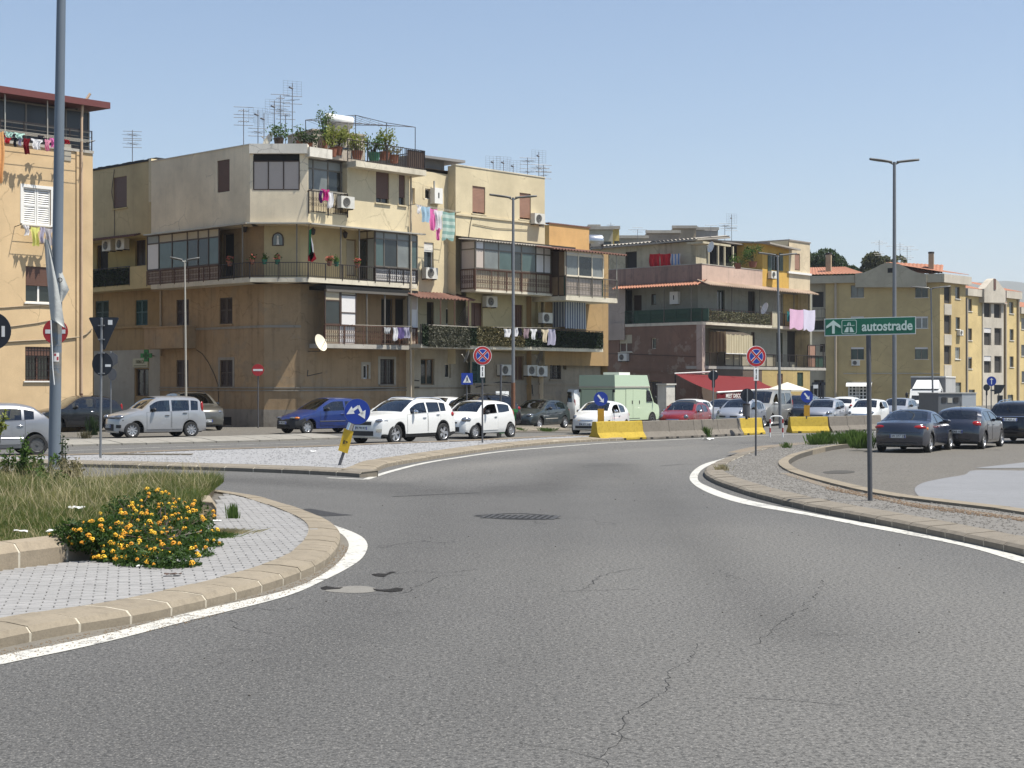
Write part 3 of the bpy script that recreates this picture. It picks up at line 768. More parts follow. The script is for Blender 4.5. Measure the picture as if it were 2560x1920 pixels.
def window(parent,fr,a,b,c,d,kind='case',fm=None,sh=0.0,shm=None,trim=None,sill=None,gm=None,rec=0.13):
 """a window or door set into the hole a..b, c..d of frame fr"""
 fm=fm or M_white;shm=shm or M_brown;gm=gm or M_glass
 mb=MB();w=b-a;e=-rec
 nm='door' if kind=='door' else 'window'
 if kind in('case','single','barred','door','slide'):
  t=0.055
  mb.box(fr,a,a+t,e-0.05,e+0.02,c,d);mb.box(fr,b-t,b,e-0.05,e+0.02,c,d)
  mb.box(fr,a+t,b-t,e-0.05,e+0.02,c,c+t);mb.box(fr,a+t,b-t,e-0.05,e+0.02,d-t,d)
  if kind!='single' and w>0.7:mb.box(fr,(a+b)/2-0.04,(a+b)/2+0.04,e-0.05,e+0.025,c+t,d-t)
  o=mb.build(nm,fm,parent)
  cols=[(a+t,b-t)]if(kind=='single' or w<=0.7)else[(a+t,(a+b)/2-0.04),((a+b)/2+0.04,b-t)]
  if kind=='door':
   for p,q in cols:
    g=MB();g.box(fr,p,q,e-0.04,e-0.01,c+t,d-t);g.box(fr,p+0.08,q-0.08,e-0.01,e+0.004,c+0.15,c+(d-c)*0.42);g.box(fr,p+0.08,q-0.08,e-0.01,e+0.004,c+(d-c)*0.5,d-0.2)
    g.build('door_leaf',shm,o)
  else:
   for p,q in cols:
    g=MB();g.box(fr,p,q,e-0.03,e-0.015,c+t,d-t);g.build('pane',gm,o)
 elif kind in('louvre','open'):
  cols=[(a,(a+b)/2-0.01),((a+b)/2+0.01,b)]if w>0.6 else[(a,b)]
  fb=0.07
  mb.box(fr,a-0.03,b+0.03,-0.20,-0.16,c,d);o=mb.build(nm,M_blk if kind=='open' else fm,parent)
  for p,q in cols:
   g=MB();o0,o1=-0.09,-0.045
   g.box(fr,p,p+fb,o0,o1,c,d);g.box(fr,q-fb,q,o0,o1,c,d)
   for zz in(c,d-fb,(c+d)/2):g.box(fr,p+fb,q-fb,o0,o1,zz,zz+fb)
   n=max(4,int((d-c)/0.085))
   for i in range(n):
    z=c+(i+0.5)*(d-c)/n
    P=fr.P;g.hexa([P(p+fb,o1-0.005,z-.035),P(q-fb,o1-0.005,z-.035),P(q-fb,o1-0.012,z-.035),P(p+fb,o1-0.012,z-.035),P(p+fb,o0+0.012,z+.025),P(q-fb,o0+0.012,z+.025),P(q-fb,o0+0.004,z+.025),P(p+fb,o0+0.004,z+.025)])
   g.build('shutter',shm,o)
 elif kind=='void':
  t=0.05
  mb.box(fr,a,a+t,e,e+0.04,c,d);mb.box(fr,b-t,b,e,e+0.04,c,d);mb.box(fr,a+t,b-t,e,e+0.04,d-t,d)
  o=mb.build(nm,fm,parent)
 if sh>0:
  g=MB();zt=d;zb=d-(d-c)*sh;n=max(3,int((zt-zb)/0.07));o1=-0.045
  if kind=='case' and rec<0.1:o1=-0.02
  for i in range(n):
   za=zb+(zt-zb)*i/n;zc=zb+(zt-zb)*(i+1)/n
   g.box(fr,a+0.012,b-0.012,o1-0.02,o1,za+0.008,zc-0.002)
   g.box(fr,a+0.012,b-0.012,o1-0.022,o1-0.012,za-0.002,za+0.008)
  g.build('roller_shutter',shm,o)
 if kind=='barred':
  g=MB()
  n=max(3,int(w/0.14))
  for i in range(n+1):
   x=a+0.03+(w-0.06)*i/n;g.tube(fr.P(x,-0.04,c),fr.P(x,-0.04,d),0.012,5)
  for i in range(5):
   z=c+(d-c)*(i+0.5)/5;g.box(fr,a,b,-0.045,-0.03,z-0.012,z+0.012)
  g.build('grille',M_rail,o)
 if trim:
  g=MB();t=0.13;h=0.02
  g.box(fr,a-t,a,0.003,h,c,d);g.box(fr,b,b+t,0.003,h,c,d);g.box(fr,a-t,b+t,0.003,h,d,d+t)
  g.build('surround',trim,o)
 if sill:
  g=MB();g.box(fr,a-0.08,b+0.08,0.002,0.07,c-0.06,c-0.004);g.build('sill',sill,o)
 return o
def facade(parent,fr,s0,s1,z0,z1,mat_,wins=(),name='wall',off=0.0,depth=0.22):
 f=fr.off(off)if off else fr
 holes=[]
 for wdef in wins:
  u0,u1,v0,v1=wdef[:4]
  holes.append(f.rect(u0,u1,v0,v1))
 o=wall(parent,f,s0,s1,z0,z1,mat_,holes,depth,name)
 for h,wdef in zip(holes,wins):
  kw=wdef[4]if len(wdef)>4 else{}
  window(parent,f,*h,**kw)
 return o
def shell(parent,pts,z0,z1,mat_,roofmat,skip=0):
 """side and back walls + flat roof over a plan outline (first `skip` edges left open: they carry facades)"""
 mb=MB();n=len(pts)
 for i in range(skip,n):
  a,b=pts[i],pts[(i+1)%n]
  mb.quad((a[0],a[1],z0),(b[0],b[1],z0),(b[0],b[1],z1),(a[0],a[1],z1))
 mb.build('side_wall',mat_,parent)
 mb=MB();mb.poly([(p[0],p[1],z1)for p in pts]);mb.build('roof',roofmat,parent)
def railing(parent,fr,s0,s1,z0,z1,o=0.0,mat_=None,pitch=0.115,ornate=False,name='railing',post=1.1,extra=None):
 mat_=mat_ or M_rail;mb=MB();P=fr.P
 mb.box(fr,s0,s1,o-0.02,o+0.02,z1-0.035,z1);mb.box(fr,s0,s1,o-0.012,o+0.012,z0+0.05,z0+0.075)
 n=max(2,int((s1-s0)/pitch))
 for i in range(n+1):
  x=s0+(s1-s0)*i/n
  mb.box(fr,x-0.007,x+0.007,o-0.007,o+0.007,z0+0.05,z1-0.03)
 m=max(1,round((s1-s0)/post))
 for i in range(m+1):
  x=s0+(s1-s0)*i/m
  mb.box(fr,x-0.02,x+0.02,o-0.02,o+0.02,z0-0.06,z1)
 if ornate:
  zc=(z0+z1)/2
  for i in range(n):
   x=s0+(s1-s0)*(i+0.5)/n
   for dz in(-0.12,0.12):
    pts=[P(x+0.045*math.cos(t),o,zc+dz+0.085*math.sin(t))for t in[k*math.pi/3 for k in range(7)]]
    mb.path(pts,0.008,3)
 return mb.build(name,mat_,parent)
def slab(parent,fr,s0,s1,o0,o1,z0,z1,mat_,name='balcony_slab'):
 mb=MB();mb.box(fr,s0,s1,o0,o1,z0,z1);return mb.build(name,mat_,parent)
def corr(parent,fr,s0,s1,o0,o1,z_in,z_out,mat_,name='canopy',pitch=0.2,amp=0.03,thick=0.03):
 mb=MB();n=int((s1-s0)/pitch)*4
 for zoff in(0,-thick):
  vs=[];
  mb.grid(lambda a,b:fr.P(s0+(s1-s0)*a,o0+(o1-o0)*b,z_in+(z_out-z_in)*b+amp*math.sin(a*(s1-s0)/pitch*2*math.pi)+zoff),n,1)
 for b,oo,zz in((1,o1,z_out),(0,o0,z_in)):
  mb.grid(lambda a,c:fr.P(s0+(s1-s0)*a,oo,zz+amp*math.sin(a*(s1-s0)/pitch*2*math.pi)-thick*c),n,1)
 return mb.build(name,mat_,parent)
def veranda(parent,fr,cols,rows,cells,bar=0.05,fm=None,name='veranda_frame',o=0.0,dep=0.05):
 """screen of posts and panels; cols = s positions, rows = z levels bottom->top, cells[row][col] material or None"""
 fm=fm or M_alu;mb=MB()
 for i,x in enumerate(cols):mb.box(fr,x-bar/2,x+bar/2,o-dep,o+0.012,rows[0],rows[-1])
 for z in rows:
  for i in range(len(cols)-1):mb.box(fr,cols[i]+bar/2,cols[i+1]-bar/2,o-dep,o+0.008,z-bar/2,z+bar/2)
 fo=mb.build(name,fm,parent)
 for j in range(len(rows)-1):
  for i in range(len(cols)-1):
   m=cells[j][i]if not isinstance(cells[j],type(None))else None
   if m is None:continue
   g=MB();g.box(fr,cols[i]+bar/2-0.005,cols[i+1]-bar/2+0.005,o-0.035,o-0.015,rows[j]+bar/2-0.005,rows[j+1]-bar/2+0.005)
   isg='glass' in m.name
   g.build('pane' if isg else 'panel',m,fo)
 return fo
def leafy(n,fn,size,mats,name,parent=None,seed=1,flat=0.0,stuff=False):
 """n leaf quads; fn(rng) -> centre; returns mesh object with 'tint' attribute"""
 rg=np.random.default_rng(seed);C=np.array([fn(rg)for _ in range(n)],dtype=float)
 a=rg.normal(size=(n,3));a/=np.linalg.norm(a,axis=1)[:,None]
 b=rg.normal(size=(n,3));b-=(b*a).sum(1)[:,None]*a;b/=np.linalg.norm(b,axis=1)[:,None]
 sz=size*rg.uniform(0.6,1.3,n)[:,None]
 v=np.stack([C-a*sz,C+b*sz*0.45,C+a*sz,C-b*sz*0.45],1).reshape(-1,3)
 if parent is not None and parent.name in XF:
  M=np.array(XF[parent.name]);v=v@M[:3,:3].T+M[:3,3]
 me=bpy.data.meshes.new(name);me.from_pydata(v.tolist(),[],np.arange(4*n).reshape(n,4).tolist())
 at_=me.attributes.new('tint','FLOAT','POINT');at_.data.foreach_set('value',np.repeat(rg.uniform(0,1,n),4).astype(np.float32))
 me.materials.append(mats);o=bpy.data.objects.new(name,me);COL.objects.link(o)
 if parent is not None:
  o.parent=parent;
  if parent.name in XF:XF[o.name]=XF[parent.name]
 if stuff:o['kind']='stuff'
 return o
M_leaf=leafmat('green leaves',(0.030,0.065,0.014),(0.085,0.145,0.030))
M_leafd=leafmat('dark leaves',(0.014,0.030,0.012),(0.042,0.070,0.026))
M_leafdry=leafmat('dry leaves',(0.09,0.075,0.035),(0.24,0.21,0.14))
M_hedge=leafmat('screen leaves',(0.020,0.026,0.012),(0.20,0.19,0.14),trans=0.1)
M_hedgey=leafmat('yellowish screen leaves',(0.030,0.035,0.014),(0.24,0.20,0.10),trans=0.1)
M_hedgeg=leafmat('green screen leaves',(0.008,0.018,0.008),(0.035,0.055,0.022),trans=0.1)
def screen_hedge(parent,fr,s0,s1,z0,z1,o,mat_,n,seed=1,name='leaf_screen',sz=0.055):
 def fn(rg):
  q=fr.P(rg.uniform(s0,s1),o+rg.uniform(0.0,0.09),rg.uniform(z0,z1));return(q.x,q.y,q.z)
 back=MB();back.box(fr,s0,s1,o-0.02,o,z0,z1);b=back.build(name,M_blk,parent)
 leafy(n,fn,sz,mat_,'leaves',b,seed)
 return b
dR=(0.685,0.729);dLr=(0.729,-0.685)
ZB=-0.5
# ================================================================== CORNER HOUSE (A)
W_cream=plaster('cream render',(0.62,0.525,0.345),0.22,(0.25,0.22,0.16),0.5)
W_creamlift=plaster('shade-lifted cream render',(0.78,0.665,0.48),0.25,(0.22,0.20,0.16),0.6)  # same cream as the sunlit face, colour brightened for walls in shade
W_ochre=plaster('yellow ochre render',(0.52,0.41,0.21),0.25,(0.2,0.15,0.09),0.5)
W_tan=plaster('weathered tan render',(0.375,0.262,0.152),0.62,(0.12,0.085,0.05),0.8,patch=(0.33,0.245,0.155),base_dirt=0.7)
W_tan2=plaster('tan wing render',(0.36,0.24,0.115),0.55,(0.12,0.09,0.06),0.8,base_dirt=0.6)
W_grey=plaster('grey plinth render',(0.30,0.27,0.225),0.6,(0.12,0.10,0.08),0.6,base_dirt=0.6)
W_pharm=plaster('pale shop render',(0.40,0.36,0.29),0.4,(0.18,0.15,0.11),0.5,base_dirt=0.5)
M_roofdeck=plain('roof deck',(0.25,0.22,0.19),0.9)
C1=Vector((ray(625)*70,70));C2=Vector((ray(770)*70,70))
ALo=Frame(C1,dLr);ACo=Frame(C1,(1,0));ARo=Frame(C2,dR)
I1=1.15
ALi,ACi,ARi=ALo.off(-I1),ACo.off(-I1),ARo.off(-I1)
K1=isect(ALi,ACi);K2=isect(ACi,ARi)
zc=lambda u,v,f=ARo,o=0.0:f.z(u,v,o)
Z_top=ALo.z(625,362)
Z_3b=ACo.z(700,557)
Z_2s=ACo.z(700,704)
Z_1s=ARo.z(815,868)
A=thing('apartment_building','corner apartment block with cream top floor, long wraparound balcony and brown weathered lower walls','building',(C2.x,C2.y,0))
sA=ALo.s(378)
sR=ARo.s(1023)
# third storey
facade(A,ALo,sA,0,Z_3b,Z_top,W_creamlift,[(543,574,400,480,dict(kind='case',fm=M_dkwood,sh=0.98,shm=M_brown))])
chs=[ACo.s(u)for u in(634,671,709,748)]
Zp0,Zp1=ACo.z(690,474),ACo.z(690,403)
W=(C2-C1).length
wall(A,ACo,0,W,Z_3b,Zp0-0.02,W_creamlift)
wall(A,ACo,0,chs[0]-0.02,Zp0-0.02,Z_top,W_creamlift);wall(A,ACo,chs[3]+0.02,W,Zp0-0.02,Z_top-0.25,W_creamlift)
veranda(A,ACo,chs,[Zp0,Zp1],[[M_panel]*3],0.05,M_dkwood)
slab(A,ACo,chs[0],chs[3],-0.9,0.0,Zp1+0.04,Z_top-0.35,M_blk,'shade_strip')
sv0,sv1=ARo.s(771),ARo.s(868)
Zt3=ARo.z(890,413)
facade(A,ARo,sv1,sR,Z_3b,Zt3,W_cream,[(940,973,428,508,dict(kind='case',fm=M_alu,sh=0.85,shm=M_brown,sill=W_cream)),(997,1013,436,513,dict(kind='single',fm=M_alu,sh=0.75,shm=M_brown,sill=W_cream))])
wall(A,ARo,0,sv1,Z_3b,ARo.z(820,530),W_cream)
# glazed loggia on third storey right face
lo=-0.35
fL=ARo.off(lo)
cL=[fL.s(u)for u in(765,783,820,852,871)]
zz=[fL.z(815,535),fL.z(815,478),fL.z(815,426),fL.z(815,403)]
veranda(A,fL,[fL.s(763),fL.s(783),fL.s(820),fL.s(852),fL.s(872)],zz,[[M_panelb]*4,[M_panelg,M_glassl,M_glass,M_panelg],[M_panelg]*4],0.07,M_alu)
slab(A,ARo,0,sv1+0.05,lo-0.03,-0.001,ARo.z(820,535),ARo.z(820,530),W_cream,'floor_edge')
railing(A,ARo,sv0,sv1,ARo.z(820,536),ARo.z(820,480),0.03,M_rail,0.14,True)
mb=MB();mb.quad(ARo.P(sv1,0,ARo.z(868,530)),ARo.P(sv1,lo,ARo.z(868,530)),ARo.P(sv1,lo,Zt3),ARo.P(sv1,0,Zt3));mb.build('reveal',W_cream,A)
wall(A,ARo,0.0,ARo.s(771),ARo.z(771,530),Zt3+.3,W_cream)
# roof edges
mb=MB()
mb.box(ALo,sA,0.0,-0.25,0.03,Z_top,Z_top+0.05);mb.build('coping',M_slab,A)
mb=MB();mb.box(ACo,0.0,W,-0.3,0.22,Z_top-0.42,Z_top+0.02);mb.box(ARo,-0.1,ARo.s(822),-0.3,0.25,Z_top-0.55,Z_top-0.12);mb.build('roof_fascia',plaster('white fascia',(0.66,0.62,0.54),0.4),A)
# terrace slab over the right face
Zs=ARo.z(890,405)
slab(A,ARo,ARo.s(868),sR+0.55,-4.0,0.62,Zs-0.32,Zs-0.05,M_slab,'terrace_slab')
# body
back=11.0
pA=[ALo.P(sA,0,0),ALo.P(0,0,0),ARo.P(0,0,0),ARo.P(sR,0,0),ARo.P(sR,-back,0),ALo.P(sA,-back,0)]
shell(A,pA,Z_3b,Z_top-0.5,W_creamlift,M_roofdeck,3)
mb=MB();mb.poly([(p.x,p.y,Z_3b)for p in pA]);mb.build('soffit',W_creamlift,A)
# second storey set back behind the balcony
zb2,zt2=Z_2s-0.02,Z_3b
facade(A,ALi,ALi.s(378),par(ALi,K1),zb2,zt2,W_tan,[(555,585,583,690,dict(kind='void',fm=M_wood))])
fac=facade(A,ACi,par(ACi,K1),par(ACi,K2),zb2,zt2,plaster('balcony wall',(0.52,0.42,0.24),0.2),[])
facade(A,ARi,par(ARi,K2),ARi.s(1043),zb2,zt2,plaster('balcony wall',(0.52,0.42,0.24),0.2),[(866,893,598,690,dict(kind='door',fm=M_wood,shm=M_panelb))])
# third-floor lip (thin awning edge) all along
mb=MB()
mb.box(ALo,sA-0.3,0.0,0.0,0.25,Z_3b-0.06,Z_3b);mb.box(ACo,-0.1,W+0.1,0.0,0.25,Z_3b-0.06,Z_3b);mb.box(ARo,0,ARo.s(1056),0.0,0.25,Z_3b-0.07,Z_3b-0.01)
mb.build('canopy_edge',M_alul,A)
# long balcony slab (left, corner, right)
for fr_,a,b in((ALo,sA,0.0),(ACo,0,W),(ARo,0,ARo.s(1043))):
 mb=MB();P=fr_.P
 q=[fr_.P(a,0.02,0),fr_.P(b,0.02,0),fr_.P(b,-I1-0.3,0),fr_.P(a,-I1-0.3,0)]
 mb.hexa([(p.x,p.y,Z_2s-0.02)for p in q]+[(p.x,p.y,Z_2s+0.20)for p in q]);mb.build('balcony_slab',M_slab if fr_ is not ALo else M_slab,A)
zr0,zr1=Z_2s+0.20,ACo.z(700,655)
# left part: boarded railing with glazed veranda above
vL=[ALo.s(u)for u in(368,397,430,468,495,521,547)]
zV=[zr1+0.04,ALo.z(470,600),Z_3b-0.08]
veranda(A,ALo,vL,zV,[[M_panelw,M_glassg,M_glassg,M_glass,M_glass,M_glassg],[M_panelg]+[M_panelb]*5],0.06,M_dkwood)
veranda(A,ALo,vL,[zr0+0.02,zr1-0.03],[[M_panel]*6],0.05,M_railb,o=-0.05)
railing(A,ALo,vL[0],vL[-1],zr0,zr1,0.02,M_railb,0.12,True)
railing(A,ALo,vL[-1],0,zr0,zr1,0.02,M_rail,0.12)
railing(A,ACo,0,W,zr0,zr1,0.02,M_rail,0.12)
railing(A,ARo,0,ARo.s(937),zr0,zr1,0.02,M_rail,0.12)
railing(A,ARo,ARo.s(937),ARo.s(1043),zr0,zr1,0.02,M_rail,0.12,True)
mb=MB()
for fr_,u in((ALo,606),(ACo,742),(ARo,852),(ARo,898)):x=fr_.s(u);mb.box(fr_,x-0.025,x+0.025,-0.03,0.02,zr0,Z_3b)
mb.build('balcony_post',M_alu,A)
# right part: glazed veranda
vR=[ARo.s(u)for u in(937,960,993,1024,1043)]
zV2=[zr1+0.05,ARo.z(990,600),Z_3b-0.1]
veranda(A,ARo,vR,zV2,[[M_glassg,M_glass,M_glassl,M_glassg],[M_panelg]*4],0.06,M_alu)
veranda(A,ARo,[vR[0],vR[2],vR[4]],[zr0+0.02,zr1-0.03],[[M_panelw]*2],0.05,M_rail,o=-0.05)
# side screen of the veranda
fs=Frame(ARo.P(vR[0],0,0).xy,(-ARo.n.x,-ARo.n.y),out=(-dR[0],-dR[1]))
veranda(A,fs,[0.0,0.55,1.1],[zr0,zV2[1],Z_3b-.05],[[M_panelg,M_glass],[M_panelb]*2],0.05,M_dkwood)
# lower walls
K1z,K2z=par(ALi,K1),par(ARi,K2)
wl=[(441,472,749,813,dict(kind='louvre',fm=M_dkwood,shm=M_dkwood)),(549,581,744,810,dict(kind='louvre',fm=M_dkwood,shm=M_dkwood,sill=W_tan)),(441,471,900,968,dict(kind='louvre',fm=M_dkwood,shm=M_dkwood)),(550,582,900,967,dict(kind='louvre',fm=M_dkwood,shm=M_dkwood,trim=W_grey,sill=W_grey))]
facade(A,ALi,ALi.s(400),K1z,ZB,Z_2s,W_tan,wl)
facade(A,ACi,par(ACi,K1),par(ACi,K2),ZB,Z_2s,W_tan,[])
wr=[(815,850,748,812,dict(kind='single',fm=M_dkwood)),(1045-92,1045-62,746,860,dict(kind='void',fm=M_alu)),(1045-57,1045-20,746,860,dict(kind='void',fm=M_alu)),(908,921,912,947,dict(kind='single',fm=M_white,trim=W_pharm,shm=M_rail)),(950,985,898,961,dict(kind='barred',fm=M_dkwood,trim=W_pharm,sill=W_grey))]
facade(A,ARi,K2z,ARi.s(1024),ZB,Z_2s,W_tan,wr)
# string courses and plinth
mb=MB()
for fr_,a,b in((ALi,ALi.s(400),K1z),(ACi,par(ACi,K1),par(ACi,K2)),(ARi,K2z,ARi.s(1024))):
 for za in(ACi.z(690,971),ACi.z(690,978)):mb.box(fr_,a-0.02,b+0.02,0.002,0.05,za,za+0.06)
 if fr_ is not ARi:
  mb.box(fr_,a-0.02,b+0.02,0.002,0.045,ACi.z(690,819),ACi.z(690,813))
 mb.box(fr_,a-0.01,b+0.02,0.004,0.035,ZB,ACi.z(690,1024))
mb.build('string_course',W_grey,A)
mb=MB();a=par(ARi,K2);mb.box(ARi,a,ARi.s(1024),0.004,0.035,ARi.z(830,1000),ARi.z(830,995));mb.build('moulding',W_tan,A)
# basement grates
mb=MB();r_=ALi.rect(552,580,1042,1062);mb.box(ALi,*r_[:2],0.03,0.045,r_[2],r_[3]);mb.build('basement_grate',M_blk,A)
# lower balcony
sb0,sb1=ARo.s(813),ARo.s(1043)
slab(A,ARo,sb0,sb1,-I1-0.05,0.02,Z_1s-0.03,Z_1s+0.17,M_slabg)
z10,z11=Z_1s+0.17,ARo.z(930,815)
railing(A,ARo,sb0,sb1,z10,z11,0.0,M_railb,0.12,True)
v1=[ARo.s(u)for u in(813,850,890)]
zz1=[z11+0.03,ARo.z(850,752),ARo.z(850,728)]
veranda(A,ARo,[v1[0],v1[1]],zz1,[[M_glass],[M_panelb]],0.06,M_dkwood)
veranda(A,ARo,[v1[1]+0.07,v1[2]],[z11,ARo.z(870,782),ARo.z(870,738),zz1[2]],[[M_panelw],[M_panelw],[M_panelb]],0.05,M_dkwood)
veranda(A,ARo,v1,[z10,z11-0.03],[[M_panelb,M_panelw]],0.05,M_railb,o=-0.05)
veranda(A,ARo,[ARo.s(1022),ARo.s(1043)],[z11,ARo.z(1032,775),ARo.z(1032,735)],[[M_panelw],[M_panel]],0.05,M_panelw)
veranda(A,ARo,[ARo.s(1022),ARo.s(1043)],[z10,z11-0.03],[[M_panel]],0.05,M_railb,o=-0.05)
mb=MB()
for u in(917,962,1020):x=ARo.s(u);mb.box(ARo,x-0.03,x+0.03,-0.04,0.02,z10,ARo.z(930,730))
mb.box(ARo,sb0,sb1,-0.05,0.10,ARo.z(930,735),ARo.z(930,729));mb.build('balcony_post',M_alu,A)
slab(A,ARo,sb0,sb1,-I1,0.05,ARo.z(930,729),Z_2s-0.12,M_blk,'roller_blind')
# downpipes
mb=MB();x=ARo.s(1025);mb.tube(ARo.P(x,0.06,0.2),ARo.P(x,0.06,Zt3),0.05,8);mb.build('downpipe',M_pipe,A)
mb=MB();x=ALi.s(404);mb.tube(ALi.P(x,0.06,3.4),ALi.P(x,0.06,Z_2s),0.05,8);mb.build('downpipe',M_pipe,A)
# projecting box on the left face
r_=ALi.rect(393,490,820,872);bx_=MB();bx_.box(ALi,r_[0],r_[1],0.0,0.75,r_[2],r_[3]);bx_.box(ALi,r_[0]-.05,r_[1]+.05,0.0,0.82,r_[3],r_[3]+0.06);bx_.build('closed_balcony',W_tan,A)
# wall shrine, number plate and lamps on the balcony wall
sh=MB();fC=ACi;q0=fC.s(695);zq=fC.z(695,605)
sh.prism([fC.P(q0+0.27*c_,0.05,zq+s_)for c_,s_ in((-1,-0.18),(1,-0.18),(1,0.18),(0.8,0.33),(0.4,0.42),(0,0.45),(-0.4,0.42),(-0.8,0.33),(-1,0.18))],fC.P(0,-0.05,0)-fC.P(0,0,0))
so_=sh.build('wall_shrine',M_dkwood,A)
sh=MB();sh.prism([fC.P(q0+0.21*c_,0.056,zq+0.9*s_)for c_,s_ in((-1,-0.16),(1,-0.16),(1,0.16),(0.8,0.33),(0.4,0.40),(0,0.42),(-0.4,0.40),(-0.8,0.33),(-1,0.16))],fC.P(0,-0.01,0)-fC.P(0,0,0));sh.build('glass',M_glassl,so_)
sh=MB();sh.lathe([(0.07,0),(0.055,.12),(0.05,.25),(0.03,.30),(0.045,.34),(0.045,.40),(0,.43)],fC.P(q0,0.07,zq-0.13),n=10);sh.build('statue',M_white,so_)
# ---- wing to the left with the chemist
wz=0.35
AW=ALo.off(-wz);AWi=ALo.off(-wz-1.0)
s0w,s1w=AW.s(150),sA
Ztw=AW.z(378,402)
facade(A,AW,s0w,s1w,AW.z(300,590),Ztw,plaster('yellow wing render',(0.50,0.395,0.22),0.3,(0.2,0.15,0.1),0.6),[(283,317,442,520,dict(kind='case',fm=M_dkwood,sh=0.97,shm=M_brown,sill=W_ochre))])
mb=MB()
rg=random.Random(3)
n=24
for i in range(n):
 a=s0w+(s1w-s0w)*i/n;b=s0w+(s1w-s0w)*(i+1)/n;h=rg.uniform(0.02,0.06)
 mb.box(AW,a,b,-0.5,0.06,Ztw+0.001,Ztw+0.07+h)
mb.build('roof_edge',plain('bitumen',(0.02,0.02,0.022),0.8),A)
mb=MB();mb.box(AW,s1w-0.22,s1w,0.0,wz+0.002,Ztw-2.1,Ztw+0.02);mb.build('corner_strip',W_cream,A)
shell(A,[AW.P(s0w,0,0),AW.P(s1w,0,0),AW.P(s1w,-10,0),AW.P(s0w,-10,0)],AW.z(300,590),Ztw-0.1,W_ochre,M_roofdeck,1)
slab(A,AW,s0w,s1w,-1.0,0.0,AW.z(300,594),AW.z(300,590),W_ochre,'soffit')
corr(A,AW,s0w,AW.s(352),-0.05,0.35,AW.z(300,590)+0.03,AW.z(300,590)-0.1,M_tiled)
zwb=AW.z(300,720)
facade(A,AWi,AWi.s(150),sA+0.3,zwb,AW.z(300,590),plaster('yellow loggia wall',(0.46,0.355,0.15),0.25),[(242,270,612,680,dict(kind='void',fm=M_dkwood)),(338,364,600,664,dict(kind='door',fm=M_dkwood,shm=M_dkwood))])
slab(A,AW,s0w,s1w+0.1,-1.05,0.02,zwb-0.1,zwb+0.12,W_ochre)
mb=MB();mb.box(AW,AW.s(324),s1w,-0.1,0.0,zwb+.12,AW.z(350,665));mb.build('parapet',W_ochre,A)
railing(A,AW,s0w,AW.s(324),zwb+0.12,AW.z(290,668),0.0,M_rail)
screen_hedge(A,AW,s0w,AW.s(323),zwb+0.16,AW.z(290,672),0.02,M_hedgeg,2200,5)
facade(A,AWi,AWi.s(150),AWi.s(404),ZB,zwb,W_tan2,[(238,272,752,812,dict(kind='louvre',fm=M_dkgreen,shm=M_dkgreen)),(339,369,750,814,dict(kind='louvre',fm=M_green,shm=M_green,sill=W_tan2)),(339,372,922,990,dict(kind='door',fm=M_dkwood,shm=M_glass))])
mb=MB();mb.box(AWi,AWi.s(236),AWi.s(337),0.003,0.03,ZB,AWi.z(300,876));mb.box(AWi,AWi.s(374),AWi.s(404),0.003,0.03,ZB,AWi.z(300,876));mb.box(AWi,AWi.s(337),AWi.s(374),0.003,0.03,AWi.z(355,920),AWi.z(300,876));mb.build('shopfront_render',W_pharm,A)
mb=MB();mb.box(AWi,AWi.s(150),AWi.s(404),0.003,0.12,AWi.z(300,822),AWi.z(300,816));mb.build('ledge',W_tan2,A)
# chemist sign and green cross
t=thing('shop_sign','cream chemist name board over the shop door below the green cross','sign',AWi.P(AWi.s(355),0.03,AWi.z(355,910)))
r_=AWi.rect(336,373,896,918);mb=MB();mb.box(AWi,r_[0],r_[1],0.032,0.10,r_[2],r_[3]);mb.build('board',plain('cream board',(0.42,0.38,0.24),0.5),t)
def text_obj(txt,fr,s,o,z,h,mat_,parent,align='CENTER',name='lettering',depth=0.004,bold=0.0,sx=1.0):
 cu=bpy.data.curves.new(name,'FONT');cu.body=txt;cu.size=h;cu.extrude=depth;cu.align_x=align;cu.align_y='CENTER';cu.offset=bold
 to=bpy.data.objects.new(name,cu);COL.objects.link(to)
 dg=bpy.context.evaluated_depsgraph_get();me=bpy.data.meshes.new_from_object(to.evaluated_get(dg));bpy.data.objects.remove(to)
 P0=fr.P(s,o,z);d=Vector((fr.d.x,fr.d.y,0));
 vs=[P0+d*(v.co.x*sx)+Vector((0,0,v.co.y))+Vector((fr.n.x,fr.n.y,0))*v.co.z for v in me.vertices]
 mb=MB();mb.v=[tuple(v)for v in vs];mb.f=[tuple(p.vertices)for p in me.polygons];mb.m=[0]*len(mb.f);mb.sm=[False]*len(mb.f)
 return mb.build(name,mat_,parent)
text_obj('FARMACIA',AWi,(r_[0]+r_[1])/2,0.103,(r_[2]+r_[3])/2+0.04,0.26,plain('sign lettering green brown',(0.10,0.09,0.03),0.6),t,bold=0.004,sx=0.62)
mb=MB();mb.box(AWi,r_[0]+0.1,r_[1]-0.1,0.10,0.104,r_[2]+0.05,r_[2]+0.09);mb.build('stripe',plain('sign lettering green brown',(0.10,0.09,0.03),0.6),t)
cx_=AWi.P(AWi.s(366,0.9),0.9,AWi.z(366,889,0.9))
t=thing('pharmacy_cross','green chemist cross sticking out from the wall above the shop door','sign',cx_)
fc_=Frame(cx_.xy,(1,-0.25));mb=MB();a_,b_=0.30,0.11;pts=[(-b_,-a_),(b_,-a_),(b_,-b_),(a_,-b_),(a_,b_),(b_,b_),(b_,a_),(-b_,a_),(-b_,b_),(-a_,b_),(-a_,-b_),(-b_,-b_)]
mb.prism([fc_.P(x,0.05,cx_.z+z)for x,z in pts],fc_.P(0,-0.1,0)-fc_.P(0,0,0));mb.build('cross',plain('cross green',(0.02,0.20,0.06),0.4),t)
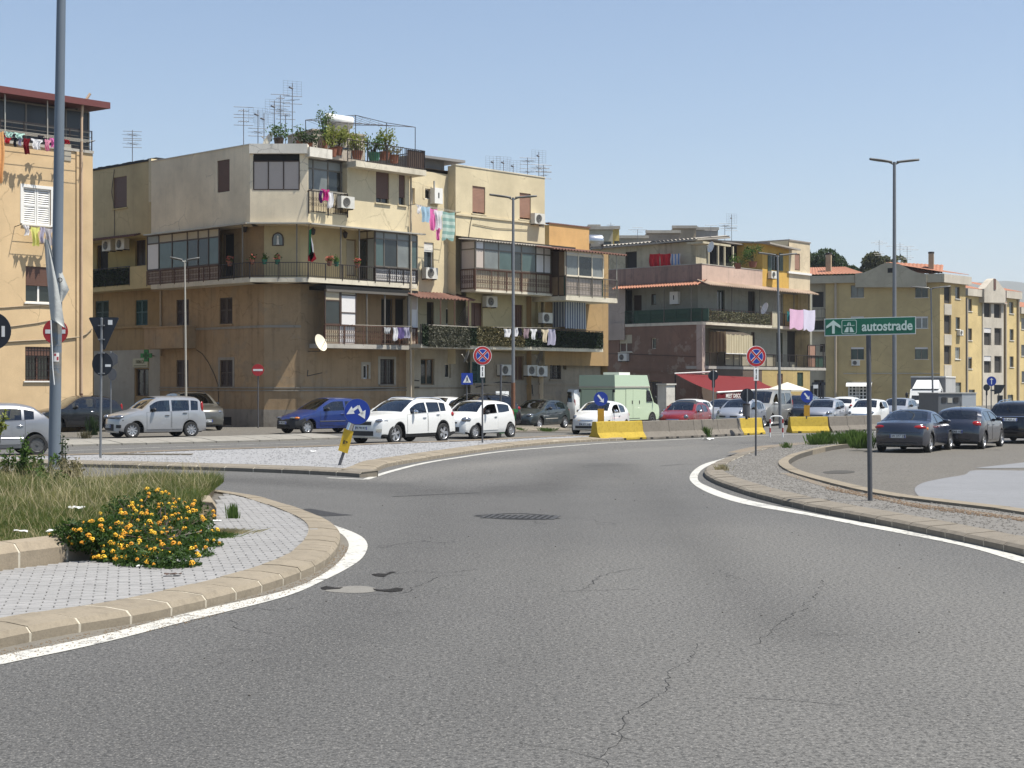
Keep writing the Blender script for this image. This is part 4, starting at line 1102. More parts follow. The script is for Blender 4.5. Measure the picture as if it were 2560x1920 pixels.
mb=MB();mb.prism([fc_.P(x*0.55,0.055,cx_.z+z*0.55)for x,z in pts],fc_.P(0,-0.006,0)-fc_.P(0,0,0));mb.build('inner_cross',plain('cross dark',(0.01,0.08,0.035),0.3),t)
mb=MB();mb.tube(cx_+Vector((0.25,0.02,0)),AWi.P(AWi.s(385),0.0,cx_.z),0.025,6);mb.build('bracket',M_rail,t)
# ================================================================== MIDDLE HOUSE (C + B + D)
fB=ARo
B=thing('apartment_building','flat roofed cream block in the middle with glazed verandas and leaf screened balconies','building',fB.P(fB.s(1140),0,0))
fC_=ARo.off(-0.55)
sBl,sBr=fB.s(1139),fB.s(1362)
ZtB=fB.z(1139,413)
BR=fB.s(1486)
Zb2=fB.z(1200,712,1.0)
facade(B,fB,sBl,sBr,fB.z(1250,600),ZtB,W_cream,[(1181,1213,466,535,dict(kind='case',fm=M_brown,sh=0.93,shm=M_brown2,sill=W_cream)),(1299,1327,483,549,dict(kind='case',fm=M_brown,sh=0.93,shm=M_brown2,sill=W_cream))])
mb=MB();mb.box(fB,sBl-0.02,sBr+0.02,-0.3,0.03,ZtB,ZtB+0.06);mb.build('coping',M_slab,B)
mb=MB();za=fB.z(1160,540);mb.box(fB,sBl-.02,sBr,0.002,0.06,za,za+0.1);mb.build('string_course',W_cream,B)
# recessed strip between the two blocks
ZtC=fC_.z(1040,425)
facade(B,fC_,fC_.s(1020)-0.4,fC_.s(1142)+0.3,Z_2s-0.2,ZtC,W_cream,[(1062,1079,472,498,dict(kind='single',fm=M_white,trim=W_cream)),(1028,1037,470,512,dict(kind='single',fm=M_white)),(1060,1084,606,672,dict(kind='case',fm=M_white,sh=0.36,shm=M_white,sill=W_cream))])
mb=MB();mb.quad(fB.P(sBl,0,3),fB.P(sBl,-0.56,3),fB.P(sBl,-0.56,ZtB),fB.P(sBl,0,ZtB));mb.build('return_wall',W_cream,B)
# sloping grey roof room
r0,r1=fC_.s(1036),fC_.s(1128)
mb=MB();P=fC_.P;o_=-0.5
mb.hexa([P(r0,o_,ZtC-0.2),P(r1,o_,ZtC-0.2),P(r1,o_-3,ZtC-0.2),P(r0,o_-3,ZtC-0.2),P(r0,o_,fC_.z(1045,392)),P(r1,o_,fC_.z(1128,398)),P(r1,o_-3,fC_.z(1128,398)),P(r0,o_-3,fC_.z(1045,392))])
mb.build('roof_room',plaster('grey roof room',(0.24,0.235,0.23),0.3),B)
mb=MB();zl,zr=fC_.z(1040,392),fC_.z(1150,394)
mb.hexa([P(r0,o_+0.6,zl),P(r1+0.9,o_+0.6,zr-.25),P(r1+0.9,o_-3.2,zr-.25),P(r0,o_-3.2,zl),P(r0,o_+0.6,zl+0.12),P(r1+0.9,o_+0.6,zr-0.12),P(r1+0.9,o_-3.2,zr-0.12),P(r0,o_-3.2,zl+0.12)])
mb.build('sloping_roof',plain('sheet roof',(0.22,0.21,0.20),0.6),B)
shell(B,[fB.P(sBl-2.3,-0.55,0),fB.P(sBr,-0.1,0),fB.P(sBr,-10,0),fB.P(sBl-2.3,-10,0)],0,ZtB-0.25,W_creamlift,M_roofdeck,1)
mb=MB();mb.quad(fB.P(sBr,0,3),fB.P(sBr,-10,3),fB.P(sBr,-10,ZtB),fB.P(sBr,0,ZtB));mb.build('side_wall',W_cream,B)
# upper veranda over the street
fV=fB.off(1.0)
zVr0=fV.z(1280,703);zVr1=fV.z(1280,672);zVt=fV.z(1190,599)
cV=[fV.s(u)for u in(1188,1210,1247,1280,1304,1340,1360,1377)]
slab(B,fV,cV[0],cV[-1]+.1,-1.0,0.02,fV.z(1280,734),fV.z(1280,728),M_slab)
zsl=fV.z(1280,728)
zr_=zsl+1.0
veranda(B,fV,cV,[zr_+0.05,fV.z(1280,630),zVt-0.05],[[M_panel,M_glassl,M_glassg,M_glass,M_glassg,M_panelw,M_panelw],[M_panelw,M_panelg,M_panelg,M_panelg,M_panelg,M_panelw,M_panelw]],0.06,M_alu)
veranda(B,fV,[cV[0],cV[2],cV[4],cV[7]],[zsl,zr_-0.03],[[M_panelb]*3],0.05,M_railb,o=-0.05)
railing(B,fV,cV[0],cV[-1],zsl,zr_,0.02,M_railb,0.12,True)
fVs=Frame(fV.P(cV[0],0,0).xy,(-fB.n.x,-fB.n.y),out=(-dR[0],-dR[1]))
veranda(B,fVs,[0,1.0],[zsl+0.03,zr_,fV.z(1280,630),zVt-0.05],[[M_panel],[M_panel],[M_panel]],0.06,M_alu)
railing(B,fVs,0,1.0,zsl,zr_,0.02,M_railb,0.12,True)
corr(B,fV,cV[0]-0.2,fV.s(1372),-1.0,0.2,zVt+0.10,zVt-0.02,M_asb)
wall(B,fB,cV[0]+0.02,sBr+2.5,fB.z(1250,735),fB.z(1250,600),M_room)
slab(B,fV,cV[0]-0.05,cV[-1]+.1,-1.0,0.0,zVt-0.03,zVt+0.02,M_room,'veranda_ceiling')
# right veranda standing further out
fD=fB.off(1.95)
cD=[fD.s(u)for u in(1414,1443,1448,1478,1482,1508)]
zDt=fD.z(1460,632);zDs=fD.z(1460,741);zDr=zDs+1.0
fDs=Frame(fD.P(cD[0],0,0).xy,(-fB.n.x,-fB.n.y),out=(-dR[0],-dR[1]))
veranda(B,fDs,[0,0.5,1.0],[zDs,zDr,zDt],[[M_wood,M_wood],[M_wood,M_dkwood]],0.06,M_dkwood)
veranda(B,fD,[fD.s(u)for u in(1414,1446,1480,1508)],[zDr+0.04,fD.z(1460,640),zDt],[[M_glassl,M_glass,M_glassl],[M_panelw]*3],0.08,M_cream)
veranda(B,fD,[cD[0],fD.s(1508)],[zDs,zDr-0.03],[[M_panel]],0.05,M_railg,o=-0.05)
sDe=fD.s(1543)
railing(B,fD,cD[0],sDe,zDs,zDr,0.02,M_alu,0.12,True)
slab(B,fD,cD[0],sDe,-2.4,0.02,zDs-0.25,zDs,M_slab)
mb=MB();mb.box(fD,sDe-.05,sDe-.01,-0.04,0.0,zDs,zDt+.1);mb.build('balcony_post',M_alul,B)
corr(B,fD,fD.s(1368),sDe+0.4,-2.2,0.35,zDt+0.42,zDt+0.05,M_tiled,pitch=0.24,amp=0.04)
wall(B,fB.off(0.0),sBr,BR+1.2,3.0,zDt+0.4,W_tan2)
# orange block set back behind the tiles
fO=fB.off(-1.6)
facade(B,fO,fO.s(1373),fO.s(1473),fO.z(1420,640),fO.z(1380,560),plaster('orange render',(0.60,0.36,0.15),0.2),[])
mb=MB();mb.box(fO,fO.s(1371),fO.s(1475),-0.3,0.05,fO.z(1380,560),fO.z(1380,560)+.07);mb.build('coping',M_tiled,B)
shell(B,[fO.P(fO.s(1373),0,0),fO.P(fO.s(1473),0,0),fO.P(fO.s(1473),-5,0),fO.P(fO.s(1373),-5,0)],4,fO.z(1380,560)-.05,W_ochre,M_roofdeck,1)
shell(B,[fB.P(sBr-1,-0.05,0),fB.P(BR+1.2,-0.05,0),fB.P(BR+1.2,-9,0),fB.P(sBr-1,-9,0)],ZB,zDt+0.3,W_tan2,M_roofdeck,1)
# first floor wall (under the veranda) and ground floor
fG=fB.off(-0.4)
W_y1=plaster('pale yellow balcony wall',(0.50,0.42,0.24),0.3)
W_low=plaster('grey brown lower render',(0.33,0.275,0.20),0.55,(0.11,0.09,0.07),0.8,patch=(0.26,0.22,0.17),base_dirt=0.8)
W_lowc=plaster('pale lower render',(0.46,0.41,0.32),0.45,(0.15,0.12,0.09),0.8,base_dirt=0.7)
Zl1=fB.z(1250,871,0.8)
fCi=ARo.off(-1.3)
facade(B,fCi,fCi.s(1022)-0.2,fCi.s(1180),Zl1-0.2,Z_2s+0.3,plaster('pale loggia wall',(0.50,0.47,0.34),0.3),[(1067,1085,755,818,dict(kind='void',fm=M_dkwood)),(1115,1126,770,812,dict(kind='single',fm=M_white))])
facade(B,fG,fG.s(1165),fG.s(1350),Zl1-0.2,fB.z(1250,728),W_y1,[(1178,1207,757,850,dict(kind='door',fm=M_brown,shm=M_brown)),(1285,1308,762,850,dict(kind='door',fm=M_brown,shm=M_brown))])
facade(B,fG,fG.s(1350),BR+1.0,Zl1-0.2,fB.z(1400,728),W_tan2,[])
mb=MB();x=fG.s(1343);mb.box(fG,x-0.13,x+0.13,0.0,0.16,Zl1,fB.z(1250,735));mb.build('pilaster',W_y1,B)
sG1=fG.s(1185)
fGa=ARo.off(-1.15)
facade(B,fGa,fGa.s(1024),fGa.s(1190)+0.4,ZB,Zl1+.1,W_lowc,[(1052,1086,897,962,dict(kind='case',fm=M_wood,shm=M_dkwood)),(1112,1127,909,945,dict(kind='single',fm=M_cream))])
facade(B,fG,fG.s(1176),BR+1.0,ZB,Zl1-0.1,W_low,[(1180,1214,905,958,dict(kind='louvre',fm=M_green,shm=M_green)),(1286,1310,890,951,dict(kind='door',fm=M_wood,shm=M_brown)),(1375,1403,891,948,dict(kind='barred',fm=M_dkwood,sill=W_low)),(1408,1416,900,924,dict(kind='single',fm=M_wood))])
mb=MB();z_=fG.z(1300,962);mb.box(fG,sG1,BR,0.002,0.06,z_,z_+0.09);mb.box(fG,sG1,BR,0.003,0.04,ZB,fG.z(1300,985));mb.box(fGa,fGa.s(1024),fGa.s(1176),0.002,0.05,fGa.z(1100,972),fGa.z(1100,968));mb.build('string_course',W_low,B)
# leaf-screened balconies
fK=fB.off(0.8)
slab(B,fK,fK.s(1052),fK.s(1507),-1.9,0.02,Zl1-0.06,Zl1+0.12,M_slab)
zk0,zk1=Zl1+0.12,Zl1+1.08
railing(B,fK,fK.s(1052),fK.s(1507),zk0,zk1,0.0,M_rail,0.3)
screen_hedge(B,fK,fK.s(1054),fK.s(1068),zk0-0.1,zk1,0.02,M_hedgeg,400,11)
screen_hedge(B,fK,fK.s(1068),fK.s(1172),zk0-0.12,zk1-0.05,0.03,M_hedge,4200,12)
screen_hedge(B,fK,fK.s(1172),fK.s(1189),zk0-0.0,zk1,0.02,M_hedgeg,500,13)
screen_hedge(B,fK,fK.s(1189),fK.s(1308),zk0-0.02,zk1,0.03,M_hedgey,4200,14)
screen_hedge(B,fK,fK.s(1308),fK.s(1505),zk0,zk1-0.08,0.02,M_hedgeg,4500,15)
corr(B,fK,fK.s(1046),fK.s(1190),-1.3,0.0,fK.z(1110,738)+.2,fK.z(1110,746),M_tiled,pitch=0.24,amp=0.04)
mb=MB()
for u in(1102,1137,1172):x=fK.s(u);mb.box(fK,x-0.02,x+0.02,-0.04,0.0,zk1,fK.z(1110,746))
mb.build('canopy_post',M_railb,B)
# fan-shaped security grille
mb=MB();c0=(fK.s(1172),fK.z(1172,818))
for i in range(14):
 t_=R(95+i*6.2);mb.tube(fK.P(c0[0],-0.02,c0[1]),fK.P(c0[0]+0.75*math.cos(t_),-0.02,c0[1]+1.05*math.sin(t_)),0.012,4)
mb.build('fan_grille',M_rail,B)
# striped curtain box
M_curt=clothmat('blue striped awning cloth',(0.55,0.57,0.60),(0.15,0.18,0.25),9,0)
fX=fB.off(0.85)
t=thing('balcony_curtain','blue and white striped curtain wrapped round the balcony of the middle block','curtain',fX.P(fX.s(1412),0,fX.z(1435,820)))
def wavy(fr,s0,s1,z0,z1,o,amp,waves,name,mat_,parent,n=None,m=6,hem=0.02):
 mb=MB();mb.smooth=True;n=n or int(waves*6)
 mb.grid(lambda a,b:fr.P(s0+(s1-s0)*a,o+amp*(0.4+0.6*b)*math.sin(a*waves*6.283)+0.02*math.sin(a*17+b*3),z1-(z1-z0)*b+hem*math.sin(a*waves*6.283+1)),n,m)
 return mb.build(name,mat_,parent,sharp=0)
wavy(fX,fX.s(1412),fX.s(1465),fX.z(1435,822),fX.z(1435,746),0.0,0.05,7,'curtain',M_curt,t)
fXs=Frame(fX.P(fX.s(1412),0,0).xy,(-fB.n.x,-fB.n.y),out=(-dR[0],-dR[1]))
wavy(fXs,0.0,1.15,fX.z(1435,818),fX.z(1435,746),0.0,0.03,6,'side_curtain',clothmat('blue striped awning cloth side',(0.42,0.44,0.46),(0.13,0.15,0.20),6,0),t)
mb=MB();mb.box(fX,fX.s(1410),fX.s(1467),-0.05,0.03,fX.z(1435,746),fX.z(1435,744));mb.build('curtain_rail',M_white,t)
# ================================================================== LEFT HOUSE (G)
W_or=plaster('warm yellow render',(0.585,0.425,0.245),0.14,(0.30,0.22,0.14),0.5,base_dirt=0.15)
GP=Vector((ray(232)*66,66));fGG=Frame(GP,dR)
G=thing('apartment_building','warm yellow apartment block at the left edge with dark red roof overhang','building',(GP.x,GP.y,0))
gs0=fGG.s(-60);ZtG=fGG.z(180,378)
facade(G,fGG,gs0,0.0,ZB,ZtG,W_or,[(58,127,471,561,dict(kind='louvre',fm=M_white,shm=M_white,sill=M_white,trim=M_white)),(64,133,667,757,dict(kind='case',fm=M_white,sh=0.53,shm=M_brown,sill=M_white,gm=M_glass)),(63,127,867,952,dict(kind='barred',fm=M_brown,sh=0.26,shm=M_brown,sill=M_white))])
mb=MB();mb.quad(fGG.P(0,0,ZB),fGG.P(0,-9,ZB),fGG.P(0,-9,ZtG),fGG.P(0,0,ZtG));mb.quad(fGG.P(gs0,0,ZB),fGG.P(gs0,-9,ZB),fGG.P(gs0,-9,ZtG),fGG.P(gs0,0,ZtG));mb.quad(fGG.P(gs0,-9,ZB),fGG.P(0,-9,ZB),fGG.P(0,-9,ZtG),fGG.P(gs0,-9,ZtG));mb.build('side_wall',W_or,G)
slab(G,fGG,gs0,0.02,-9,0.05,ZtG,ZtG+0.12,M_slabg,'terrace_slab')
zg0,zg1=ZtG+0.12,fGG.z(190,350)
fGr=fGG
railing(G,fGr,gs0,-0.05,zg0,zg0+0.85,0.0,M_rail,0.5)
mb=MB()
for k in range(4):z_=zg0+0.15+0.2*k;mb.box(fGr,gs0,-0.05,-0.01,0.01,z_,z_+0.02)
mb.build('rail_wires',M_alu,G)
fGi=fGG.off(-0.7)
Zgr=fGG.z(190,262)
cG=[fGi.s(u)for u in(-40,12,65,118,165,222)]
M_attic=darkglass('smoked attic glass',(0.010,0.010,0.011),0.3)
veranda(G,fGi,cG,[zg0,zg0+0.9,Zgr-0.1],[[M_attic]*5,[M_attic]*5],0.07,M_alu)
mb=MB();mb.quad(fGG.P(-0.3,-0.72,zg0),fGG.P(-0.3,-8,zg0),fGG.P(-0.3,-8,Zgr),fGG.P(-0.3,-0.72,Zgr));mb.build('attic_wall',M_room,G)
mb=MB();P=fGG.P;GX=fGG.s(276,.35)
mb.hexa([P(gs0,0.35,Zgr-0.02),P(GX,0.35,Zgr-0.02),P(GX,-8.5,Zgr+.3),P(gs0,-8.5,Zgr+.3),P(gs0,0.35,Zgr+0.25),P(GX,0.35,Zgr+0.25),P(GX,-8.5,Zgr+0.57),P(gs0,-8.5,Zgr+0.57)])
mb.build('roof',plain('oxblood roof edge',(0.13,0.035,0.030),0.55,var=0.2),G)
for u in(12,118):mb=MB();x=fGG.s(u);mb.tube(fGG.P(x,0.02,zg0),fGG.P(x,0.02,Zgr),0.03,6);mb.build('roof_post',M_alul,G)
mb=MB();x=fGG.s(201)
mb.tube(fGG.P(x,0.10,1.6),fGG.P(x,0.10,zg0+1.2),0.055,8);mb.path([fGG.P(x,0.10,zg0+1.2),fGG.P(x+0.05,0.10,zg0+1.9),fGG.P(x+0.35,0.2,zg0+2.4)],0.055,8)
mb.build('downpipe',plain('tan downpipe',(0.50,0.36,0.24),0.5,var=0.15),G)
mb=MB();mb.tube(fGG.P(x,0.10,0.1),fGG.P(x,0.10,1.6),0.06,8);mb.build('downpipe_foot',M_brown,G)
mb=MB();x=fGG.s(193);mb.box(fGG,x-0.06,x+0.06,0.0,0.06,0.0,ZtG);mb.build('wall_rib',W_or,G)
mb=MB();mb.box(fGG,fGG.s(160),fGG.s(177),0.005,0.03,fGG.z(168,402),fGG.z(168,360));mb.build('render_patch',plaster('bare render',(0.35,0.32,0.26),0.3),G)
mb=MB()
mb.path([fGG.P(fGG.s(u),0.03,fGG.z(u,v))for u,v in((-20,770),(10,769),(50,766),(100,765),(132,767))],0.02,5)
mb.path([fGG.P(fGG.s(u),0.03,fGG.z(u,v))for u,v in((-20,820),(30,816),(90,808),(130,800))],0.02,5)
mb.path([fGG.P(fGG.s(u),0.04,fGG.z(u,v))for u,v in((-20,857),(60,852),(150,848),(200,842),(215,835),(228,822))],0.03,5)
mb.build('cable',plain('tan cable',(0.25,0.19,0.12),0.7),G)
# ================================================================== CORNER HOUSE WITH THE RED AWNING (E)
EC=Vector((ray(1755)*107,107))
EL=Frame(EC,dLr);ER=Frame(EC,(0.64,0.77))
E=thing('apartment_building','dark reddish brown corner block with pink parapet, green railed balcony and red shop awning','building',(EC.x,EC.y,0))
W_mar=plaster('maroon brown render',(0.225,0.135,0.095),0.5,(0.10,0.075,0.06),0.7,patch=(0.28,0.21,0.16),base_dirt=0.5)
W_pur=plaster('stained mauve parapet',(0.30,0.205,0.165),0.85,(0.075,0.065,0.06),1.0)
W_pink=plaster('pink parapet',(0.55,0.40,0.32),0.45,(0.2,0.16,0.13),0.9)
W_pinkw=plaster('pinkish white pillar',(0.42,0.34,0.28),0.3)
W_cr2=plaster('dirty cream render',(0.50,0.44,0.31),0.6,(0.12,0.10,0.08),0.9)
W_yel=plaster('golden yellow render',(0.58,0.36,0.09),0.35,(0.22,0.15,0.06),0.6)
W_gr2=plaster('greenish grey wall',(0.30,0.29,0.235),0.5)
W_och2=plaster('ochre ground floor',(0.42,0.31,0.13),0.4,base_dirt=0.5)
ze=lambda v:EL.z(1755,v)
sE0=EL.s(1455);sE1=ER.s(1972);sE2=ER.s(2025)
z_par1,z_par0,z_aw,z_s2,z_s1=ze(660),ze(706),ze(712),ze(809),ze(919)
# parapet of the roof terrace
wall(E,EL,EL.s(1513),0.0,z_par0,z_par1,W_pur);wall(E,ER,0.0,ER.s(1906),z_par0,z_par1,W_pink)
mb=MB();mb.box(EL,EL.s(1513),0.03,-0.22,0.03,z_par1,z_par1+0.05);mb.box(ER,0.03,ER.s(1906),-0.22,0.03,z_par1,z_par1+0.05);mb.build('coping',W_slabg if 'W_slabg' in globals()else M_slabg,E)
mb=MB();p_=[EL.P(EL.s(1513),0,0),EL.P(0,0,0),ER.P(sE2,0,0),ER.P(sE2,-9,0),EL.P(EL.s(1513),-9,0)];mb.poly([(q.x,q.y,z_par0+0.02)for q in p_]);mb.build('terrace_floor',M_roofdeck,E)
# rooftop rooms
iL=EL.off(-1.6);iR=ER.off(-1.6);kE=isect(iL,iR)
sLk=par(iL,kE);sRk=par(iR,kE)
zt_l=iL.z(1740,603)
facade(E,iL,iL.s(1480),sLk,z_par0,zt_l,W_cr2,[(1563,1592,629,672,dict(kind='void',fm=M_dkwood)),(1514,1522,634,672,dict(kind='void',fm=M_dkwood))])
facade(E,iR,sRk,iR.s(1770),z_par0,iR.z(1755,596),W_cr2,[(1766,1769,620,672,dict(kind='void',fm=M_dkwood))])
mb=MB();a_=iL.s(1480)
q=[iL.P(a_,0.5,zt_l-0.05),iL.P(sLk+0.5,0.5,zt_l+0.0),iL.P(sLk+0.5,-3.5,zt_l+0.42),iL.P(a_,-3.5,zt_l+0.38)]
mb.hexa(q+[v+Vector((0,0,0.12))for v in q]);mb.build('tin_roof',M_asb,E)
corr(E,iL,a_,sLk+0.5,-3.4,0.5,zt_l+0.60,zt_l+0.15,M_asb,'corrugated_roof',pitch=0.35,amp=0.05)
# open pergola frame
mb=MB()
for u in(1772,1796,1812,1833):
 x=ER.s(u,-0.3);mb.box(ER,x-0.06,x+0.06,-0.4,-0.28,z_par1,ER.z(1800,610))
mb.box(ER,ER.s(1765),ER.s(1835),-0.42,-0.26,ER.z(1800,612),ER.z(1800,607));mb.box(ER,ER.s(1765),ER.s(1790),-0.42,-1.6,ER.z(1800,612),ER.z(1800,607));mb.build('pergola',W_cr2,E)
mb=MB();x0,x1=ER.s(1798),ER.s(1906);mb.box(ER,x0,x1,-5,-2.2,z_par0,ER.z(1850,602));mb.build('roof_room',plain('tarred corrugated wall',(0.022,0.022,0.024),0.8,var=0.6,scale=3,bumps=0.5),E)
mb=MB();mb.box(ER,x0-0.8,x1+0.4,-5.2,-1.6,ER.z(1850,602),ER.z(1850,599));mb.build('flat_roof',M_roofdeck,E)
corr(E,ER.off(-2.19),x0,x1,0.0,0.001,z_par0,ER.z(1850,603),M_blk,'black_sheeting',pitch=0.3)
# yellow bay
zy=ER.z(1935,612)
facade(E,ER,ER.s(1906),sE1,ER.z(1940,728),zy,W_yel,[(1928,1946,634,676,dict(kind='case',fm=M_dkgreen))])
mb=MB();mb.quad(ER.P(ER.s(1906),0,z_par0),ER.P(ER.s(1906),-5,z_par0),ER.P(ER.s(1906),-5,zy+.3),ER.P(ER.s(1906),0,zy+.1));mb.build('side_wall',W_yel,E)
for u0,u1 in((1919,1927),(1947,1956)):
 r_=ER.rect(u0,u1,633,677);mb=MB();mb.box(ER,r_[0],r_[1],0.01,0.06,r_[2],r_[3]);mb.build('shutter',M_dkgreen,E)
mb=MB();P=ER.P;a_,b_=ER.s(1903),ER.s(1980)
mb.hexa([P(a_,0.75,zy-0.1),P(b_,0.75,zy-0.3),P(b_,-4,zy+0.2),P(a_,-4,zy+.35),P(a_,0.75,zy+0.02),P(b_,0.75,zy-0.18),P(b_,-4,zy+0.32),P(a_,-4,zy+.47)]);mb.build('tin_roof',M_asb,E)
# cream tower at the right
zto=ER.z(1990,604)
facade(E,ER,sE1+0.02,sE2,ER.z(2000,733),zto,plaster('cream tower render',(0.58,0.48,0.33),0.35),[(1987,2000,634,676,dict(kind='case',fm=M_wood,sh=0.95,shm=M_brown2))])
mb=MB();mb.box(ER,ER.s(1968),sE2+.03,0.005,0.14,ER.z(1995,686),ER.z(1995,681));mb.build('ledge',M_white,E)
mb=MB();mb.quad(ER.P(sE1,-0.1,zy),ER.P(sE1,-5,zy),ER.P(sE1,-5,zto),ER.P(sE1,0,zto));mb.quad(ER.P(sE2,0,ZB),ER.P(sE2,-9,ZB),ER.P(sE2,-9,zto),ER.P(sE2,0,zto));mb.build('side_wall',W_cr2,E)
mb=MB();mb.box(ER,sE1,sE2+0.05,-5,0.06,zto,zto+0.1);mb.build('flat_roof',M_roofdeck,E)
# tiled awning strip
corr(E,EL,EL.s(1545),0.3,-0.2,0.75,z_aw+0.35,z_aw,M_tile,pitch=0.25,amp=0.05)
corr(E,ER,-0.3,ER.s(2026),-0.2,0.75,z_aw+0.35,z_aw,plain('old canopy',(0.30,0.22,0.16),0.8,var=0.3),pitch=0.25,amp=0.05)
# second level recessed behind balcony
jL=EL.off(-1.1);jR=ER.off(-1.1);kJ=isect(jL,jR)
facade(E,jL,jL.s(1500),par(jL,kJ),z_s2,z_par0+0.05,W_gr2,[(1563,1580,725,812,dict(kind='void',fm=M_dkwood)),(1583,1604,738,806,dict(kind='door',fm=M_dkwood,shm=M_dkwood)),(1628,1640,735,762,dict(kind='single',fm=M_dkwood))])
facade(E,jR,par(jR,kJ),jR.s(2030),z_s2,z_par0+0.05,W_gr2,[(1793,1812,725,800,dict(kind='case',fm=M_dkgreen)),(1870,1888,728,800,dict(kind='void',fm=M_dkwood)),(1945,1955,735,780,dict(kind='single',fm=M_white))])
mb=MB();mb.box(jR,jR.s(1957),jR.s(2024),0.01,0.05,z_s2,z_aw);mb.build('render_patch',W_och2,E)
wall(E,EL,EL.s(1455),EL.s(1563),ze(840),z_aw+0.2,W_pinkw)
mb=MB();mb.box(EL,EL.s(1455),EL.s(1563),0.0,0.12,ze(845),ze(800));mb.build('parapet',W_pinkw,E)
# balcony slabs
for fr_,a,b in((EL,EL.s(1563),0.02),(ER,-0.02,ER.s(2026))):
 slab(E,fr_,a,b,-1.3,0.04,z_s2-0.06,z_s2+0.14,M_slab)
slab(E,ER,0.0,ER.s(2064),-1.3,0.04,z_s1-0.08,z_s1+0.12,M_slabg)
zq=z_s2+0.14
railing(E,EL,EL.s(1563),0,zq,zq+0.95,0.0,M_railg,0.11,True)
veranda(E,EL,[EL.s(1584),EL.s(1770)],[zq+0.05,zq+0.9],[[plain('green mesh',(0.035,0.085,0.05),0.7,var=0.4,scale=12)]],0.03,M_railg,o=-0.04)
railing(E,ER,0,ER.s(1928),zq,zq+0.95,0.0,M_railb,0.3)
screen_hedge(E,ER,0.1,ER.s(1925),zq+0.05,zq+0.82,0.0,leafmat('olive reed screen',(0.08,0.08,0.04),(0.20,0.19,0.11),trans=0.1),3000,21,'reed_screen')
mb=MB();mb.box(ER,ER.s(1929),ER.s(1943),-0.25,0.06,z_s2,zq+1.05);mb.build('pier',W_cr2,E)
railing(E,ER,ER.s(1943),ER.s(2030),zq,zq+0.95,0.0,M_rail,0.14)
mb=MB()
for fr_,u in((EL,1660),(EL,1728),(ER,1830),(ER,1900),(ER,1985),(ER,2022)):x=fr_.s(u);mb.box(fr_,x-0.025,x+0.025,-0.03,0.02,zq,z_aw+.05)
mb.build('balcony_post',M_alu,E)
# first level
facade(E,EL,sE0,-0.45,ze(935),z_s2-0.06,W_mar,[(1548,1580,837,880,dict(kind='case',fm=M_cream,sh=0.5,shm=M_panelb,sill=M_cream,gm=M_brown)),(1628,1640,845,872,dict(kind='single',fm=M_cream))])
mb=MB();mb.box(EL,-0.45,0.04,-0.3,0.04,ze(935),z_s2-0.06);mb.build('corner_pillar',W_pinkw,E)
facade(E,jR,par(jR,kJ)-0.5,jR.s(2030),z_s1,z_s2,W_gr2,[(1878,1887,830,900,dict(kind='louvre',fm=M_dkwood,shm=M_dkwood)),(1941,1957,832,905,dict(kind='void',fm=M_dkgreen)),(1968,2001,828,905,dict(kind='void',fm=M_dkwood))])
zq1=z_s1+0.12
railing(E,ER,0,ER.s(1813),zq1,zq1+0.95,0.0,M_dkwood,0.13)
railing(E,ER,ER.s(1813),ER.s(2064),zq1,zq1+0.95,0.0,M_rail,0.16)
veranda(E,ER,[ER.s(u)for u in(1814,1850,1895,1940)],[zq1+0.02,zq1+0.9],[[M_panelb]*3],0.05,M_rail,o=-0.05)
veranda(E,ER,[ER.s(u)for u in(2022,2040,2060)],[zq1+0.02,zq1+0.9,zq1+1.75],[[M_brown2,M_railg],[M_brown2,None]],0.05,M_rail,o=-0.05)
# drop awning
M_awc=clothmat('cream striped awning cloth',(0.60,0.53,0.36),(0.48,0.40,0.26),11,0)
t=thing('balcony_awning','cream striped drop awning over the lower balcony above the red shop awning','awning',ER.P(ER.s(1845,0.5),0.5,ze(885)))
mb=MB();a_,b_=ER.s(1795),ER.s(1862);P=ER.P;za,zb_,zc_=ER.z(1835,822),ER.z(1835,838),ER.z(1835,884)
mb.quad(P(a_,-0.9,za),P(b_,-0.9,za),P(b_,0.65,zb_),P(a_,0.65,zb_));mb.build('top_cloth',plain('dark awning top',(0.06,0.045,0.03),0.8),t)
wavy(ER,a_,b_,zc_,zb_,0.65,0.015,6,'front_cloth',M_awc,t)
fs_=Frame(P(a_,0.65,0).xy,(-ER.n.x,-ER.n.y),out=(-0.64,-0.77));wavy(fs_,0,1.4,zc_+0.1,zb_+0.2,0.0,0.02,4,'side_cloth',clothmat('brown striped cloth',(0.42,0.32,0.19),(0.26,0.19,0.12),5,0),t)
mb=MB();mb.box(ER,a_,b_,0.62,0.68,zc_-.05,zc_);mb.build('bar',M_white,t)
# ground floor
facade(E,EL,sE0,-0.02,ZB,ze(935),W_mar,[(1626,1644,952,1010,dict(kind='void',fm=W_tan2))])
mb=MB();mb.box(EL,sE0,0,0.003,0.05,ze(928),ze(924));mb.build('string_course',W_mar,E)
facade(E,ER,-0.02,ER.s(1905),ZB,z_s1-0.08,plaster('dark shopfront wall',(0.12,0.09,0.07),0.4),[(1790,1850,960,1030,dict(kind='void',fm=M_dkwood)),(1870,1900,960,1030,dict(kind='void',fm=M_dkwood))])
facade(E,ER,ER.s(1905),sE2,ZB,z_s1-0.08,W_och2,[(1943,1957,934,962,dict(kind='louvre',fm=M_brown,shm=M_brown)),(1993,2008,931,966,dict(kind='louvre',fm=M_dkgreen,shm=M_dkgreen))])
shell(E,[EL.P(sE0,-0.05,0),EL.P(0,-0.3,0),ER.P(sE2,-0.05,0),ER.P(sE2,-9,0),EL.P(sE0,-9,0)],ZB,z_par0-0.05,W_cr2,M_roofdeck,2)
